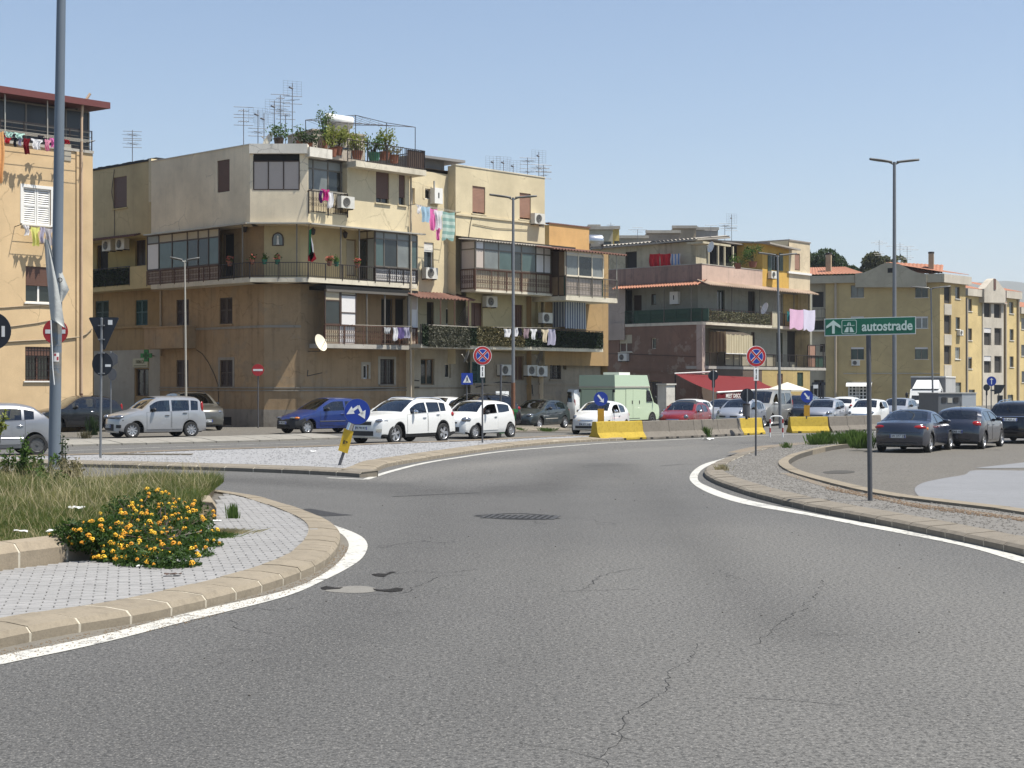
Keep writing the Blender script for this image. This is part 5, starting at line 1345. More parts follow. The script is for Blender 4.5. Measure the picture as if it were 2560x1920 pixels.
mb=MB();x=EL.s(1511);mb.tube(EL.P(x,0.08,ze(985)),EL.P(x,0.08,ze(840)),0.06,6);mb.build('downpipe',M_alul,E)
# the shop awning
M_redcl=clothmat('dusty red awning cloth',(0.19,0.034,0.036))
M_redv=clothmat('dark red valance',(0.16,0.020,0.024))
awp=lambda u,v,Y:at(u,v,Y)
t=thing('shop_awning','long red shop awning with white lettered valance along the side of the brown block','awning',EL.P(0,1.2,0))
# roller on the wall lines, front bar out over the pavement
aL0,aL1=at(1686,932,101.5),at(1792,981,93.5)
b0=at(1800,931,103.5)
q1=at(1792,981,95);q2=at(1945,972,101);q0=at(1687,934,106.3);q3=at(1884,943,107.5)
mb=MB();mb.smooth=True
def awf(a,b):
 top=q0.lerp(q3,a);bot=q1.lerp(q2,a);p=top.lerp(bot,b);p.z-=0.10*math.sin(b*math.pi);return p
mb.grid(awf,20,8);mb.build('cloth',M_redcl,t,sharp=0)
mb=MB();mb.tube(q1,q2,0.06,6);mb.build('front_bar',M_white,t);mb=MB();mb.tube(q0,at(1792,929,105.5),0.07,6);mb.build('roller_case',M_white,t)
fV_=Frame(q1.xy,(q2.xy-q1.xy));Lv=(q2.xy-q1.xy).length
mb=MB();
def vf(a,b):p=q1.lerp(q2,a);n=fV_.n;return(p.x+n.x*0.02*math.sin(a*60),p.y+n.y*0.02*math.sin(a*60),p.z-0.05-0.46*b)
mb.grid(vf,60,2);mb.build('valance',M_redv,t)
text_obj('MEET DISCOUNT',fV_,Lv*0.30,0.05,(q1.z+q2.z)/2-0.33,0.34,M_white,t,bold=0.006)
text_obj('MEET DISCOUNT',fV_,Lv*0.80,0.05,q2.z-0.26,0.34,M_white,t,bold=0.006)
for sgn,(u0,v0,Y0)in enumerate(((1690,935,109),(1765,933,111))):
 pass
mb=MB();pb=at(1688,936,108);mb.tube((pb.x,pb.y,-0.3),pb,0.05,6);mb.build('post',M_rail,t)
# white parasol beyond
pc=at(1968,961,100);t=thing('parasol','white market parasol open beside the red shop awning','parasol',(pc.x,pc.y,-0.28))
mb=MB();n=8;top=pc+Vector((0,0,0.15));rim=[pc+Vector((1.45*math.cos(2*math.pi*i/n),1.45*math.sin(2*math.pi*i/n),-0.35))for i in range(n)]
for i in range(n):mb.poly([top,rim[i],rim[(i+1)%n]]);mb.quad(rim[i],rim[(i+1)%n],rim[(i+1)%n]-Vector((0,0,.1)),rim[i]-Vector((0,0,.1)))
mb.build('canopy',clothmat('white parasol cloth',(0.74,0.70,0.60)),t)
mb=MB();mb.tube((pc.x,pc.y,-0.28),top,0.03,6);mb.build('pole',M_alul,t)
# gate pillar and gate left of the awning
gp_=gxy(1662,98)
t=thing('gate_pillar','whitewashed masonry gate pillar between the green camper van and the red awning','pillar',gp_)
fp=Frame(gp_.xy,dLr);mb=MB();mb.box(fp,-0.35,0.35,-0.6,0.3,ZB,2.0-(962-960)/38.5);mb.box(fp,-0.42,0.42,-0.67,0.37,1.94,2.03);mb.build('pillar',plaster('whitewash',(0.60,0.57,0.50),0.6),t)
gq=gxy(1636,99);t=thing('metal_gate','dark barred metal gate between the green camper van and the whitewashed pillar','gate',gq)
fq_=Frame(gq.xy,dLr);mb=MB()
for i in range(9):x=-0.55+i*0.14;mb.box(fq_,x-0.02,x+0.02,-0.02,0.02,-0.25,2.15)
mb.build('bars',M_rail,t)
mb=MB();mb.box(fq_,-0.6,0.6,-0.035,0.035,2.06,2.12);mb.box(fq_,-0.6,0.6,-0.035,0.035,-0.12,-0.06);mb.build('gate_frame',M_rail,t)
# ================================================================== YELLOW HOUSING BLOCK AT THE RIGHT (F)
W_oc=plaster('mustard render',(0.49,0.37,0.18),0.14,(0.2,0.16,0.09),0.5)
W_gc=plaster('grey concrete band',(0.42,0.37,0.27),0.25)
W_lg=plaster('pale grey loggia',(0.50,0.45,0.37),0.25)
FCp=Vector((ray(2350)*150,150));FL=Frame(FCp,(0.95,-0.312));FR=Frame(FCp,(0.66,0.75))
Fb=thing('apartment_building','mustard yellow housing block with curved concrete gable and terracotta roof behind the motorway sign','building',(FCp.x,FCp.y,0))
F0=FL.s(2096);zf=lambda v:FL.z(2350,v)
Ztf=zf(702)
wf=[(u0,u1,v0,v1,dict(kind='case',fm=M_white if k else M_alu,sh=s,shm=M_white,sill=M_cream,gm=g,depth=0.1)if False else dict(kind='case',fm=M_alu if not k else M_white,sh=s,shm=M_panelw,sill=M_cream,gm=g))for u0,u1,v0,v1,k,s,g in((2127,2160,713,744,0,0,M_glassl),(2127,2160,791,822,0,0.1,M_glass),(2127,2160,868,899,0,.15,M_glassg),(2288,2320,716,744,0,0,M_glass),(2289,2320,791,821,1,.15,M_glassl),(2287,2320,868,898,0,.15,M_glassg))]
facade(Fb,FL,F0,0,ZB-1,Ztf,W_oc,wf+[(2123,2166,965,1006,dict(kind='slide',fm=M_white))])
# white grid door
r_=FL.rect(2122,2167,964,1006);mb=MB()
for i in range(6):x=r_[0]+(r_[1]-r_[0])*i/5;mb.box(FL,x-0.06,x+0.06,-0.02,0.05,r_[2],r_[3])
for i in range(6):z_=r_[2]+(r_[3]-r_[2])*i/5;mb.box(FL,r_[0],r_[1],-0.02,0.045,z_-0.05,z_+0.05)
mb.build('door_grille',M_white,Fb)
mb=MB();P=FL.P;a_,b_=FL.s(2118),FL.s(2182);zc_=zf(955)
mb.grid(lambda a,b:P(a_+(b_-a_)*a,1.3*math.sin(b*1.57),zc_-0.45*(1-math.cos(b*1.57))),6,5);mb.build('door_canopy',M_white,Fb)
mb=MB();mb.box(FL,F0+.5,0,0.002,0.09,zf(935),zf(932));mb.build('string_course',W_gc,Fb)
mb=MB();x=FL.s(2090);
# left recess with arched balcony
FLr=FL.off(-0.5)
facade(Fb,FL,FL.s(2064),F0-0.02,ZB-1,Ztf,W_oc,[])
facade(Fb,FLr,FLr.s(1985),FL.s(2064)+.2,ZB-1,Ztf,W_gc,[(2030,2060,728,768,dict(kind='void',fm=W_lg)),(2030,2060,800,828,dict(kind='void',fm=W_lg)),(2050,2062,860,880,dict(kind='single',fm=M_dkwood)),(2035,2060,950,1004,dict(kind='void',fm=M_dkwood))])
railing(Fb,FL,FL.s(2027),FL.s(2064),zf(792),zf(768),0.3,M_rail,0.3)
railing(Fb,FL,FL.s(2030),FL.s(2066),zf(822),zf(792),0.5,M_railg,0.3)
slab(Fb,FL,FL.s(2027),FL.s(2066),-0.5,0.55,zf(826),zf(822),M_slab)
mb=MB();
for u in(2089,):x=FL.s(u);mb.tube(FL.P(x,0.1,0),FL.P(x,0.1,Ztf),0.12,6)
mb.build('downpipe',M_pipe,Fb)
# cornice band
mb=MB();mb.box(FL,FL.s(1985),FL.s(2138),-0.3,0.5,zf(703),zf(684));mb.box(FL,FL.s(2316),0.4,-0.3,0.5,zf(706),zf(685));mb.build('cornice',W_gc,Fb)
# curved gable
gpts=[(2138,718),(2138,684),(2160,681),(2175,675),(2190,668),(2205,660),(2219,656),(2248,660),(2262,666),(2276,674),(2293,681),(2316,685),(2316,718)]
mb=MB();mb.prism([FL.P(FL.s(u,0.65),0.65,FL.z(u,v,0.65))for u,v in gpts],FL.P(0,-0.5,0)-FL.P(0,0,0));mb.build('gable',W_gc,Fb)
mb=MB();r_=FL.rect(2219,2236,670,682,0.66);mb.box(FL,r_[0],r_[1],0.655,0.66,r_[2],r_[3]);mb.build('gable_opening',M_blk,Fb)
# right face tower
fr3=FR.s(2414)
facade(Fb,FR,0,fr3,ZB-1,Ztf,W_oc,[(2360,2378,714,759,dict(kind='void',fm=W_lg)),(2360,2378,788,835,dict(kind='void',fm=W_lg)),(2360,2378,864,911,dict(kind='void',fm=W_lg)),(2388,2400,717,747,dict(kind='single',fm=M_alu,sill=M_white)),(2389,2400,793,823,dict(kind='single',fm=M_alu,sill=M_white)),(2388,2400,868,898,dict(kind='single',fm=M_white,sill=M_white,gm=M_glassl)),(2388,2403,956,1000,dict(kind='single',fm=M_alu,gm=M_glassl))])
mb=MB()
for v0,v1 in((760,787),(836,863),(912,950)):r_=FR.rect(2360,2378,v0,v1);mb.box(FR,r_[0],r_[1],0.003,0.06,r_[2],r_[3])
mb.build('spandrel',W_lg,Fb)
mb=MB();r_=FR.rect(2359,2379,706,716);mb.lathe([(r_[1]-r_[0],0),(r_[1]-r_[0],0.1),((r_[1]-r_[0])*0.8,0.1)],FR.P((r_[0]+r_[1])/2,0,r_[2]),(FR.n.x,FR.n.y,0),20)
mb=MB();mb.box(FR,-0.1,fr3+0.3,-0.3,0.5,zf(706),zf(685));mb.build('cornice',W_lg,Fb)
# roof
zr1_=zf(683);zpk=zf(652)
mb=MB();P=FL.P;a_,b_=FL.s(1985),FL.s(2165)
mb.smooth=False
def tiles(mb,p0,p1,p2,p3,pitch=0.35,amp=0.05):
 L=(p1-p0).length;n=int(L/pitch)*2
 mb.grid(lambda a,b:p0.lerp(p1,a).lerp(p3.lerp(p2,a),b)+Vector((0,0,amp*(1 if int(round(a*n))%2 else 0))),n,8)
tiles(mb,P(a_,0.4,zr1_+.1),P(b_,0.4,zr1_+.1),P(b_-2.5,-5,zpk),P(a_,-5,zpk));mb.build('tiled_roof',M_tile,Fb)
mb=MB();Q=FR.P;tiles(mb,Q(-0.2,0.4,zr1_+.1),Q(fr3,0.4,zr1_+.1),Q(fr3-1,-5,zpk),Q(-1.5,-5,zpk));mb.build('tiled_roof',M_tile,Fb)
mb=MB();tiles(mb,P(FL.s(2222),-0.4,zr1_),P(0.2,-0.4,zr1_),P(0.2,-3,zpk-.2),P(FL.s(2215),-3,zpk+0.2));mb.build('tiled_roof',M_tile,Fb)
for u0,u1,v0,v1,f_,nm in((2064,2077,637,683,FL,0),(2321,2334,634,680,FL,1)):
 a_,b_=f_.s(u0,-1.5),f_.s(u1,-1.5);mb=MB();mb.box(f_,a_,b_,-2.3,-1.5,zr1_-.5,f_.z(u0,v0,-1.5));mb.build('chimney',plaster('chimney render',(0.36,0.22,0.15)if nm else(0.40,0.31,0.2),0.4),Fb)
 mb=MB();mb.tube(f_.P((a_+b_)/2,-1.9,f_.z(u0,v0,-1.5)),f_.P((a_+b_)/2,-1.9,f_.z(u0,v0-5,-1.5)),0.3,8);mb.build('chimney_cap',M_rail,Fb)
mb=MB()
mb.quad(FL.P(FL.s(1985),-10,ZB),FL.P(0,-10,ZB),FL.P(0,-10,Ztf),FL.P(FL.s(1985),-10,Ztf));mb.poly([FL.P(FL.s(1985),0,Ztf),FL.P(0,0,Ztf),FR.P(fr3,0,Ztf),FL.P(0,-10,Ztf),FL.P(FL.s(1985),-10,Ztf)]);mb.build('side_wall',W_oc,Fb)
# ---- second, third and fourth stair units, stepping back along the street
def unit(label,Yk,u0,u1,u_list,ztv,rows,mat_,gable=None,extra=None):
 p0=Vector((ray(u0)*Yk,Yk));fr=Frame(p0,(0.66,0.75));k=3850/Yk
 T=thing('apartment_building',label,'building',(p0.x,p0.y,0))
 s1=fr.s(u1);zt=fr.z(u0,ztv)
 facade(T,fr,0,s1,ZB-1,zt,mat_,u_list)
 mb=MB();mb.box(fr,-0.1,s1+0.1,-0.3,0.4,zt,fr.z(u0,ztv-rows));mb.build('cornice',W_lg,T)
 mb=MB();mb.quad(fr.P(0,0,ZB),fr.P(0,-8,ZB),fr.P(0,-8,zt),fr.P(0,0,zt));mb.quad(fr.P(s1,0,ZB),fr.P(s1,-8,ZB),fr.P(s1,-8,zt),fr.P(s1,0,zt));mb.quad(fr.P(0,-8,ZB),fr.P(s1,-8,ZB),fr.P(s1,-8,zt),fr.P(0,-8,zt));mb.build('side_wall',mat_,T)
 mb=MB();zc_=fr.z(u0,ztv-rows);tiles(mb,fr.P(-.2,0.4,zc_),fr.P(s1+.2,0.4,zc_),fr.P(s1+.2,-5,zc_+1.3),fr.P(-.2,-5,zc_+1.3));mb.build('tiled_roof',M_tile,T)
 return T,fr
W_oc2=plaster('pale yellow render',(0.60,0.46,0.22),0.12)
wk=lambda u0,u1,v0,v1,s=0.0,g=None:(u0,u1,v0,v1,dict(kind='single',fm=M_alu,sill=M_white,sh=s,shm=M_panelw,gm=g or M_glass))
T2,f2=unit('pale yellow set back section with three small windows right of the curved gable block',160,2412,2459,[wk(2418,2430,747,778),wk(2419,2430,821,851),wk(2419,2430,893,922,0.1),(2422,2437,974,1000,dict(kind='single',fm=M_alu,gm=M_glassl))],739,18,W_oc2)
T3,f3=unit('pale grey stair bay with pointed gable and paired loggia openings near the right edge',163,2457,2509,[(2460,2478,754,793,dict(kind='void',fm=W_lg)),(2485,2503,759,795,dict(kind='void',fm=W_lg)),(2460,2478,820,863,dict(kind='void',fm=W_lg,sh=0.28,shm=M_panelw)),(2486,2504,820,863,dict(kind='void',fm=W_lg)),(2460,2478,890,932,dict(kind='void',fm=W_lg,sh=0.3,shm=M_panelw)),(2486,2504,890,932,dict(kind='void',fm=W_lg))],756,2,W_lg)
mb=MB();mb.prism([f3.P(f3.s(u,0.5),0.5,f3.z(u,v,0.5))for u,v in((2461,756),(2461,722),(2480,700),(2486,696),(2494,702),(2514,728),(2514,757))],f3.P(0,-0.8,0)-f3.P(0,0,0));mb.build('gable',W_lg,T3)
mb=MB();r_=f3.rect(2485,2490,697,724,0.55);mb.box(f3,r_[0],r_[1],0.48,0.56,r_[2],r_[3]);mb.build('gable_slot',M_brown,T3)
T4,f4=unit('pale yellow section right of the pointed gable with a column of narrow windows',168,2509,2546,[wk(2523,2534,755,784),wk(2524,2534,823,851),wk(2524,2534,891,918),(2519,2533,987,1020,dict(kind='single',fm=M_alu,gm=M_glassl))],745,18,W_oc2)
T5,f5=unit('farthest yellow section cut off by the right edge',176,2546,2640,[wk(2553,2566,795,823),wk(2553,2566,862,890),wk(2554,2566,928,956),wk(2590,2604,795,823)],784,16,W_oc2)
for f_,us in((f2,(2414,)),(f4,(2511,2543))):
 for u in us:
  mb=MB();x=f_.s(u);mb.tube(f_.P(x,0.15,0),f_.P(x,0.15,f_.z(u,745)),0.13,6);mb.build('downpipe',M_pipe,T2 if f_ is f2 else T4)
  # ---- farther roofs between the blocks
def farblock(label,u0,u1,v0,v1,Y,col,ang=(1,0.0),wins=0,name='far_building',roofrail=False):
 p0=Vector((ray(u0)*Y,Y));fr=Frame(p0,ang);s1=fr.s(u1);zt=CH+(HZ-v0)*Y/FPX
 T=thing(name,label,'building',(p0.x,p0.y,0));m=plaster('far render '+label[:14],col,0.4)
 hs=[]
 for i in range(wins):
  a=s1*(i+0.3)/wins;hs.append((a,a+s1*0.25/wins+0.5,zt-2.6,zt-1.3))
 wall(T,fr,0,s1,0,zt,m,hs)
 for h in hs:window(T,fr,*h,kind='single',fm=M_alu)
 mb=MB();mb.poly([fr.P(0,0,zt),fr.P(s1,0,zt),fr.P(s1,-8,zt),fr.P(0,-8,zt)]);mb.build('roof',M_roofdeck,T)
 mb=MB();mb.quad(fr.P(0,0,0),fr.P(0,-8,0),fr.P(0,-8,zt),fr.P(0,0,zt));mb.quad(fr.P(s1,0,0),fr.P(s1,-8,0),fr.P(s1,-8,zt),fr.P(s1,0,zt));mb.quad(fr.P(0,-8,0),fr.P(s1,-8,0),fr.P(s1,-8,zt),fr.P(0,-8,zt));mb.build('side_wall',m,T)
 mb=MB();mb.box(fr,-0.1,s1+0.1,-0.3,0.25,zt,zt+0.35);mb.build('cornice',M_slabg,T)
 return T,fr,s1,zt
T,f_,s_,z_=farblock('pale flat topped block peeking over the tiled awning right of the orange block',1466,1532,574,640,170,(0.42,0.38,0.28),wins=2)
mb=MB();mb.box(f_,0.2,1.6,-3,-0.5,z_,f_.z(1480,560));mb.build('stair_house',M_slabg,T)
farblock('small yellow tower block beside the shiny water tank',1530,1548,573,640,172,(0.52,0.40,0.13),wins=1)
farblock('long grey brown roofline behind the corrugated roof of the dark corner block',1616,1700,583,640,190,(0.30,0.25,0.20),wins=0)
farblock('brown flat block with a higher stair house behind the corner block',1682,1740,571,640,195,(0.34,0.28,0.20),wins=3)
T,f_,s_,z_=farblock('wide grey concrete block behind the corner block roof',1722,1795,575,640,200,(0.33,0.31,0.28),wins=0)
mb=MB();mb.box(f_,0.2,1.3,-3,-0.5,z_,f_.z(1735,565));mb.build('stair_house',M_slabg,T)
farblock('low distant block with pale walls left of the corner block',1540,1620,596,660,185,(0.36,0.33,0.28),wins=0)
# water tank on the tiled awning
wt=at(1489,602,92);t=thing('water_tank','shiny steel water tank lying on the roof right of the orange block','water tank',wt)
mb=MB();mb.smooth=True;mb.lathe([(0,-0.48),(0.2,-0.46),(0.34,-0.40),(0.36,-0.34),(0.36,0.34),(0.34,0.40),(0.2,0.46),(0,0.48)],wt,(1,0.1,0),20);mb.build('tank',plain('brushed steel',(0.55,0.56,0.57),0.28,0.9),t)
mb=MB();fr_=Frame(wt.xy,(1,0.1));mb.box(fr_,-0.42,-0.35,-0.3,0.3,wt.z-0.5,wt.z-0.2);mb.box(fr_,0.35,0.42,-0.3,0.3,wt.z-0.5,wt.z-0.2);mb.build('stand',M_rail,t)
# ---- distant hill and trees
def hillf(a,b):
 x=200+3400*a;y=3900+1400*b
 h=375*(0.86+0.10*math.sin(a*9+1)+0.05*math.sin(a*23)+0.02*math.sin(a*71))*math.sin(min(1,b*2.2)*math.pi/2)*sstep((a-0.05)/0.25)
 return(x,y,h-5)
mb=MB();mb.smooth=True;mb.grid(hillf,120,16);structure(mb.build('hills',concrete('wooded hillside',(0.085,0.085,0.045),0.3,0.5,0.02,0.1),sharp=0))
def tree(label,u,v_top,Y,rad,hfac,seed,n=9000,mat_=None):
 rg=random.Random(seed);zt=CH+(HZ-v_top)*Y/FPX;x=ray(u)*Y
 T=thing('tree',label,'tree',(x,Y,0))
 mb=MB();cz=zt-rad*hfac;mb.tube((x,Y,-0.3),(x,Y,cz),0.35,8,0.2)
 for i in range(7):
  a=rg.uniform(0,6.28);mb.tube((x,Y,cz-rad*0.5),(x+rad*0.6*math.cos(a),Y+rad*0.6*math.sin(a),cz+rad*rg.uniform(0,0.4)),0.15,6,0.05)
 mb.build('trunk',M_dkwood,T)
 cl=[(x+rg.uniform(-1,1)*rad*0.75,Y+rg.uniform(-1,1)*rad*0.6,cz+rg.uniform(-0.55,0.62)*rad*hfac,rad*rg.uniform(0.24,0.42))for _ in range(22)]
 def fn(r):
  c=cl[r.integers(len(cl))];d=r.normal(size=3);d/=np.linalg.norm(d);q=r.uniform(0.6,1.0)**0.5*c[3]
  return(c[0]+d[0]*q,c[1]+d[1]*q,c[2]+d[2]*q*0.8)
 leafy(n,fn,0.22,mat_ or M_leafd,'crown',T,seed)
tree('large dark pine rising above the terracotta roof left of the chimney',2040,613,185,3.6,0.85,3)
tree('spreading dark tree above the terracotta roof just left of the chimney',2092,640,186,2.4,0.7,4,5000)
tree('round pale green pine behind the lamp post above the curved gable',2205,628,185,2.4,0.85,5,6000,leafmat('greyish pine',(0.035,0.045,0.022),(0.12,0.12,0.07)))
tree('low dark tree behind the cream tower of the corner block',2008,640,188,2.0,0.7,6,3500)
# ------------------------------------------------------------------ vehicles
M_tyre=plain('tyre rubber',(0.018,0.018,0.018),0.85,var=0.3,scale=30)
M_rim=plain('alloy rim',(0.45,0.45,0.46),0.35,0.7,var=0.15)
M_rimd=plain('steel rim',(0.10,0.10,0.10),0.5,0.5,var=0.3)
M_rub=plain('black trim',(0.018,0.018,0.019),0.6)
M_under=plain('underbody',(0.010,0.010,0.010),0.9)
M_seat=plain('seat cloth',(0.035,0.035,0.04),0.9,var=0.3,scale=10)
M_cglass=glassy('car glass',(0.34,0.38,0.37),0.015,1.5)
M_cglassd=glassy('privacy glass',(0.06,0.065,0.07),0.015,1.5)
M_lamp=plain('headlamp',(0.27,0.28,0.30),0.10,0.75,var=0.25,scale=25)
M_amber=plain('amber lens',(0.50,0.16,0.03),0.2)
M_red=plain('red lens',(0.28,0.012,0.012),0.15,var=0.3,scale=20)
M_plate=plain('plate white',(0.62,0.63,0.62),0.5)
M_plateb=plain('plate blue',(0.02,0.05,0.30),0.5)
M_ink=plain('plate ink',(0.012,0.012,0.012),0.6)
M_chrome=plain('chrome',(0.70,0.70,0.70),0.12,1.0,var=0.05)
P_silver=carpaint('silver paint',(0.38,0.38,0.385),0.55,0.34)
P_silverb=carpaint('bluish silver paint',(0.33,0.345,0.375),0.55,0.34)
P_white=carpaint('white paint',(0.66,0.66,0.64),0.0,0.3)
P_black=carpaint('black paint',(0.005,0.006,0.009),0.0,0.15,0.6)
P_dgrey=carpaint('slate blue grey paint',(0.020,0.025,0.042),0.25,0.15,1.0)
P_grey=carpaint('dark green grey paint',(0.035,0.045,0.046),0.4,0.28,1.0)
P_bronze=carpaint('grey brown paint',(0.11,0.105,0.09),0.5,0.32,0.8)
P_blue=carpaint('blue paint',(0.008,0.030,0.16),0.3,0.3,0.8)
P_red=carpaint('red paint',(0.21,0.006,0.008),0.3,0.25,0.7)
P_mint=carpaint('pale mint paint',(0.44,0.53,0.36),0.0,0.5,0.2)
P_vgrey=carpaint('van grey paint',(0.28,0.275,0.255),0.5,0.35,0.6)
def smoothed(p,it=2):
 for _ in range(it):
  q=[p[0]]
  for a,b in zip(p[:-1],p[1:]):
   q+=[(a[0]*.78+b[0]*.22,a[1]*.78+b[1]*.22),(a[0]*.22+b[0]*.78,a[1]*.22+b[1]*.78)]
  q.append(p[-1]);p=q
 return p
def lin(p,x):
 if x<=p[0][0]:return p[0][1]
 for a,b in zip(p[:-1],p[1:]):
  if x<=b[0]:return a[1]+(b[1]-a[1])*(x-a[0])/max(1e-9,b[0]-a[0])
 return p[-1][1]
def ellipsoid(mb,c,r,rot=0.0,nu=10,nv=7):
 c=Vector(c);cr,sr=math.cos(rot),math.sin(rot);mb.smooth=True
 def f(a,b):
  t,p=a*2*math.pi,(b-0.5)*math.pi
  x,y,z=r[0]*math.cos(p)*math.cos(t),r[1]*math.cos(p)*math.sin(t),r[2]*math.sin(p)
  return(c.x+x*cr-y*sr,c.y+x*sr+y*cr,c.z+z)
 mb.grid(f,nu,nv);mb.smooth=False
WHEELS={}
def wheel_meshes(r,w,style):
 key=(round(r,2),style)
 if key in WHEELS:return WHEELS[key]
 mb=MB();mb.smooth=True
 mb.lathe([(r*0.60,-w/2+.02),(r*0.66,-w/2),(r*0.9,-w/2),(r*0.98,-w/2+0.025),(r,-w/4),(r,w/4),(r*0.98,w/2-0.025),(r*0.9,w/2),(r*0.66,w/2),(r*0.60,w/2-.03),(0.0,w/2-.07)],(0,0,0),(0,1,0),28)
 t=mb.build('wheel',[M_tyre],None);me=t.data;bpy.data.objects.remove(t)
 mb=MB();mb.smooth=True
 y=w/2-0.015
 mb.lathe([(r*0.66,y),(r*0.64,y+0.006),(r*0.56,y-0.03),(r*0.56,y-0.05)],(0,0,0),(0,1,0),24)
 mb.lathe([(r*0.14,y-0.04),(r*0.13,y-0.005),(0,y-0.002)],(0,0,0),(0,1,0),12)
 ns,sw={'alloy5':(5,0.17),'alloy7':(7,0.11),'cover9':(9,0.12),'steel':(8,0.20),'cover6':(6,0.20)}[style]
 mb.smooth=False
 for i in range(ns):
  a=2*math.pi*i/ns;ca_,sa_=math.cos(a),math.sin(a);rr=r*0.60;h=sw*r
  mb.add([(ca_*x-sa_*s,yy,sa_*x+ca_*s)for x,s,yy in((0.08*r,-h*0.6,y-0.02),(rr,-h,y-0.012),(rr,h,y-0.012),(0.08*r,h*0.6,y-0.02),(0.08*r,-h*0.6,y-0.05),(rr,-h,y-0.05),(rr,h,y-0.05),(0.08*r,h*0.6,y-0.05))],[(0,1,2,3),(0,4,5,1),(1,5,6,2),(2,6,7,3),(3,7,4,0)])
 t=mb.build('rim',[M_rimd if style=='steel' else M_rim],None);mr_=t.data;bpy.data.objects.remove(t)
 WHEELS[key]=(me,mr_);return WHEELS[key]
def txt_mesh(body,size,mat_,bold=0.0):
 cu=bpy.data.curves.new('t','FONT');cu.body=body;cu.size=size;cu.extrude=0.002;cu.align_x='CENTER';cu.align_y='CENTER';cu.offset=bold
 to=bpy.data.objects.new('t',cu);COL.objects.link(to);dg=bpy.context.evaluated_depsgraph_get()
 me=bpy.data.meshes.new_from_object(to.evaluated_get(dg));bpy.data.objects.remove(to)
 return[tuple(v.co)for v in me.vertices],[tuple(p.vertices)for p in me.polygons]
def car(label,cat,pos,head,S,paint,name='parked_car',group=None):
 """S: spec dict. Local frame: +X forward, origin at the centre on the ground"""
 L,Wd,H=S['L'],S['W'],S['H']
 T=thing(name,label,cat,pos,head,group);XF[T.name]=Matrix.Identity(4)
 hw=Wd/2;tum=S.get('tum',0.20);r=S.get('r',0.3);wx=S['wheels'];bz=S.get('bot',0.22);belt=S['belt']
 prof=smoothed(S['top'],2)
 fb,rb=S.get('fbow',0.24),S.get('rbow',0.14);nf,nr=S.get('nf',0.14),S.get('nr',0.10)
 def bow(x):
  return fb*(1-sstep(x/(L*0.45)))-rb*sstep((x-L*0.60)/(L*0.40))
 def plan(x):
  a=max(0,1-x/0.75);b=max(0,1-(L-x)/0.6)
  return hw*(1-nf*a*a-nr*b*b)
 ra=r+0.055
 def bot(x):
  z=bz
  for w in wx:
   d=abs(x-w)
   if d<ra:z=max(z,r+math.sqrt(ra*ra-d*d))
  e=min(x,L-x);z2=bz+0.06*max(0,1-e/0.25)
  return max(z,z2)
 n1,n2,n3=7,5,6
 # stations along the profile
 seg=[0]
 for a,b in zip(prof[:-1],prof[1:]):seg.append(seg[-1]+math.hypot(b[0]-a[0],b[1]-a[1]))
 def pat(s):
  for i in range(len(prof)-1):
   if s<=seg[i+1]:
    f=(s-seg[i])/max(1e-9,seg[i+1]-seg[i]);a,b=prof[i],prof[i+1]
    return(a[0]+(b[0]-a[0])*f,a[1]+(b[1]-a[1])*f)
  return prof[-1]
 nst=int(seg[-1]/0.06);ss=[seg[-1]*i/nst for i in range(nst+1)]
 st=[pat(s)for s in ss]
 marks=sorted({x for w in S['win']for x in w[:2]}|{S['ws'][0],S['ws'][1],S['rw'][0],S['rw'][1]})
 for mx in marks:
  k=min(range(len(st)),key=lambda i:abs(st[i][0]-mx));
  if 0<k<len(st)-1:st[k]=(mx,lin(prof,mx))if abs(st[k][0]-mx)<0.07 else st[k]
 rings=[];info=[]
 xo=lambda x,y:L/2-(x+bow(x)*(y/hw)**2)
 for x,zt in st:
  p=plan(x);b=bot(x);b=min(b,zt-0.06)
  crown=S.get('crown',0.06)if zt>H*0.8 else 0.04
  crown=min(crown,max(0.01,(zt-b)*0.25))
  zb=min(lin(belt,x),zt-crown-0.015);zb=max(zb,b+0.02)
  zr=zt-crown;row=[]
  for j in range(n1+1):
   f=j/n1;z=b+(zb-b)*f
   k=(z-0.55*H*0.62)/(H*0.5);y=p*(1.0-0.05*k*k-(0.03 if z<bz+0.1 else 0)+(0.0 if f>0 else-0.005))
   if f>=0.99:y*=0.985
   row.append((y,z))
  y0=row[-1][0]
  full=max(0.05,H*0.97-lin(belt,x))
  for j in range(1,n2+1):
   f=j/n2;z=zb+(zr-zb)*f;row.append((y0*(1-tum*((z-zb)/full)**1.15)-0.0,z))
  yr=row[-1][0]
  for j in range(1,n3+1):
   f=j/n3;y=yr*(1-f**1.0);e=(y/yr);row.append((y,zr+crown*(1-e**3.2)))
  rings.append([(xo(x,y),y,z)for y,z in row]);info.append((x,zt,zb,zr))
 M=len(rings[0])
 body,glass_parts=MB(),{}
 body.smooth=True
 wins=S['win']
 def classify(i,j):
  x=(st[i][0]+st[i+1][0])/2;z=(st[i][1]+st[i+1][1])/2
  if n1<=j<n1+n2:
   jj=j-n1
   if(info[i][3]-info[i][2])+(info[i+1][3]-info[i+1][2])<0.16:return None
   for k,w in enumerate(wins):
    if w[0]-1e-3<=st[i][0]and st[i+1][0]<=w[1]+1e-3 and 0<=jj<=n2-2:return('side_window',k)
  if j>=n1+n2+0:
   jj=j-n1-n2
   if jj>=1 or True:
    if S['ws'][0]-1e-3<=st[i][0]and st[i+1][0]<=S['ws'][1]+1e-3 and jj>=1:return('windscreen',0)
    if S['rw'][0]-1e-3<=st[i][0]and st[i+1][0]<=S['rw'][1]+1e-3 and jj>=1 and z>S.get('rwz',0):return('rear_window',0)
  return None
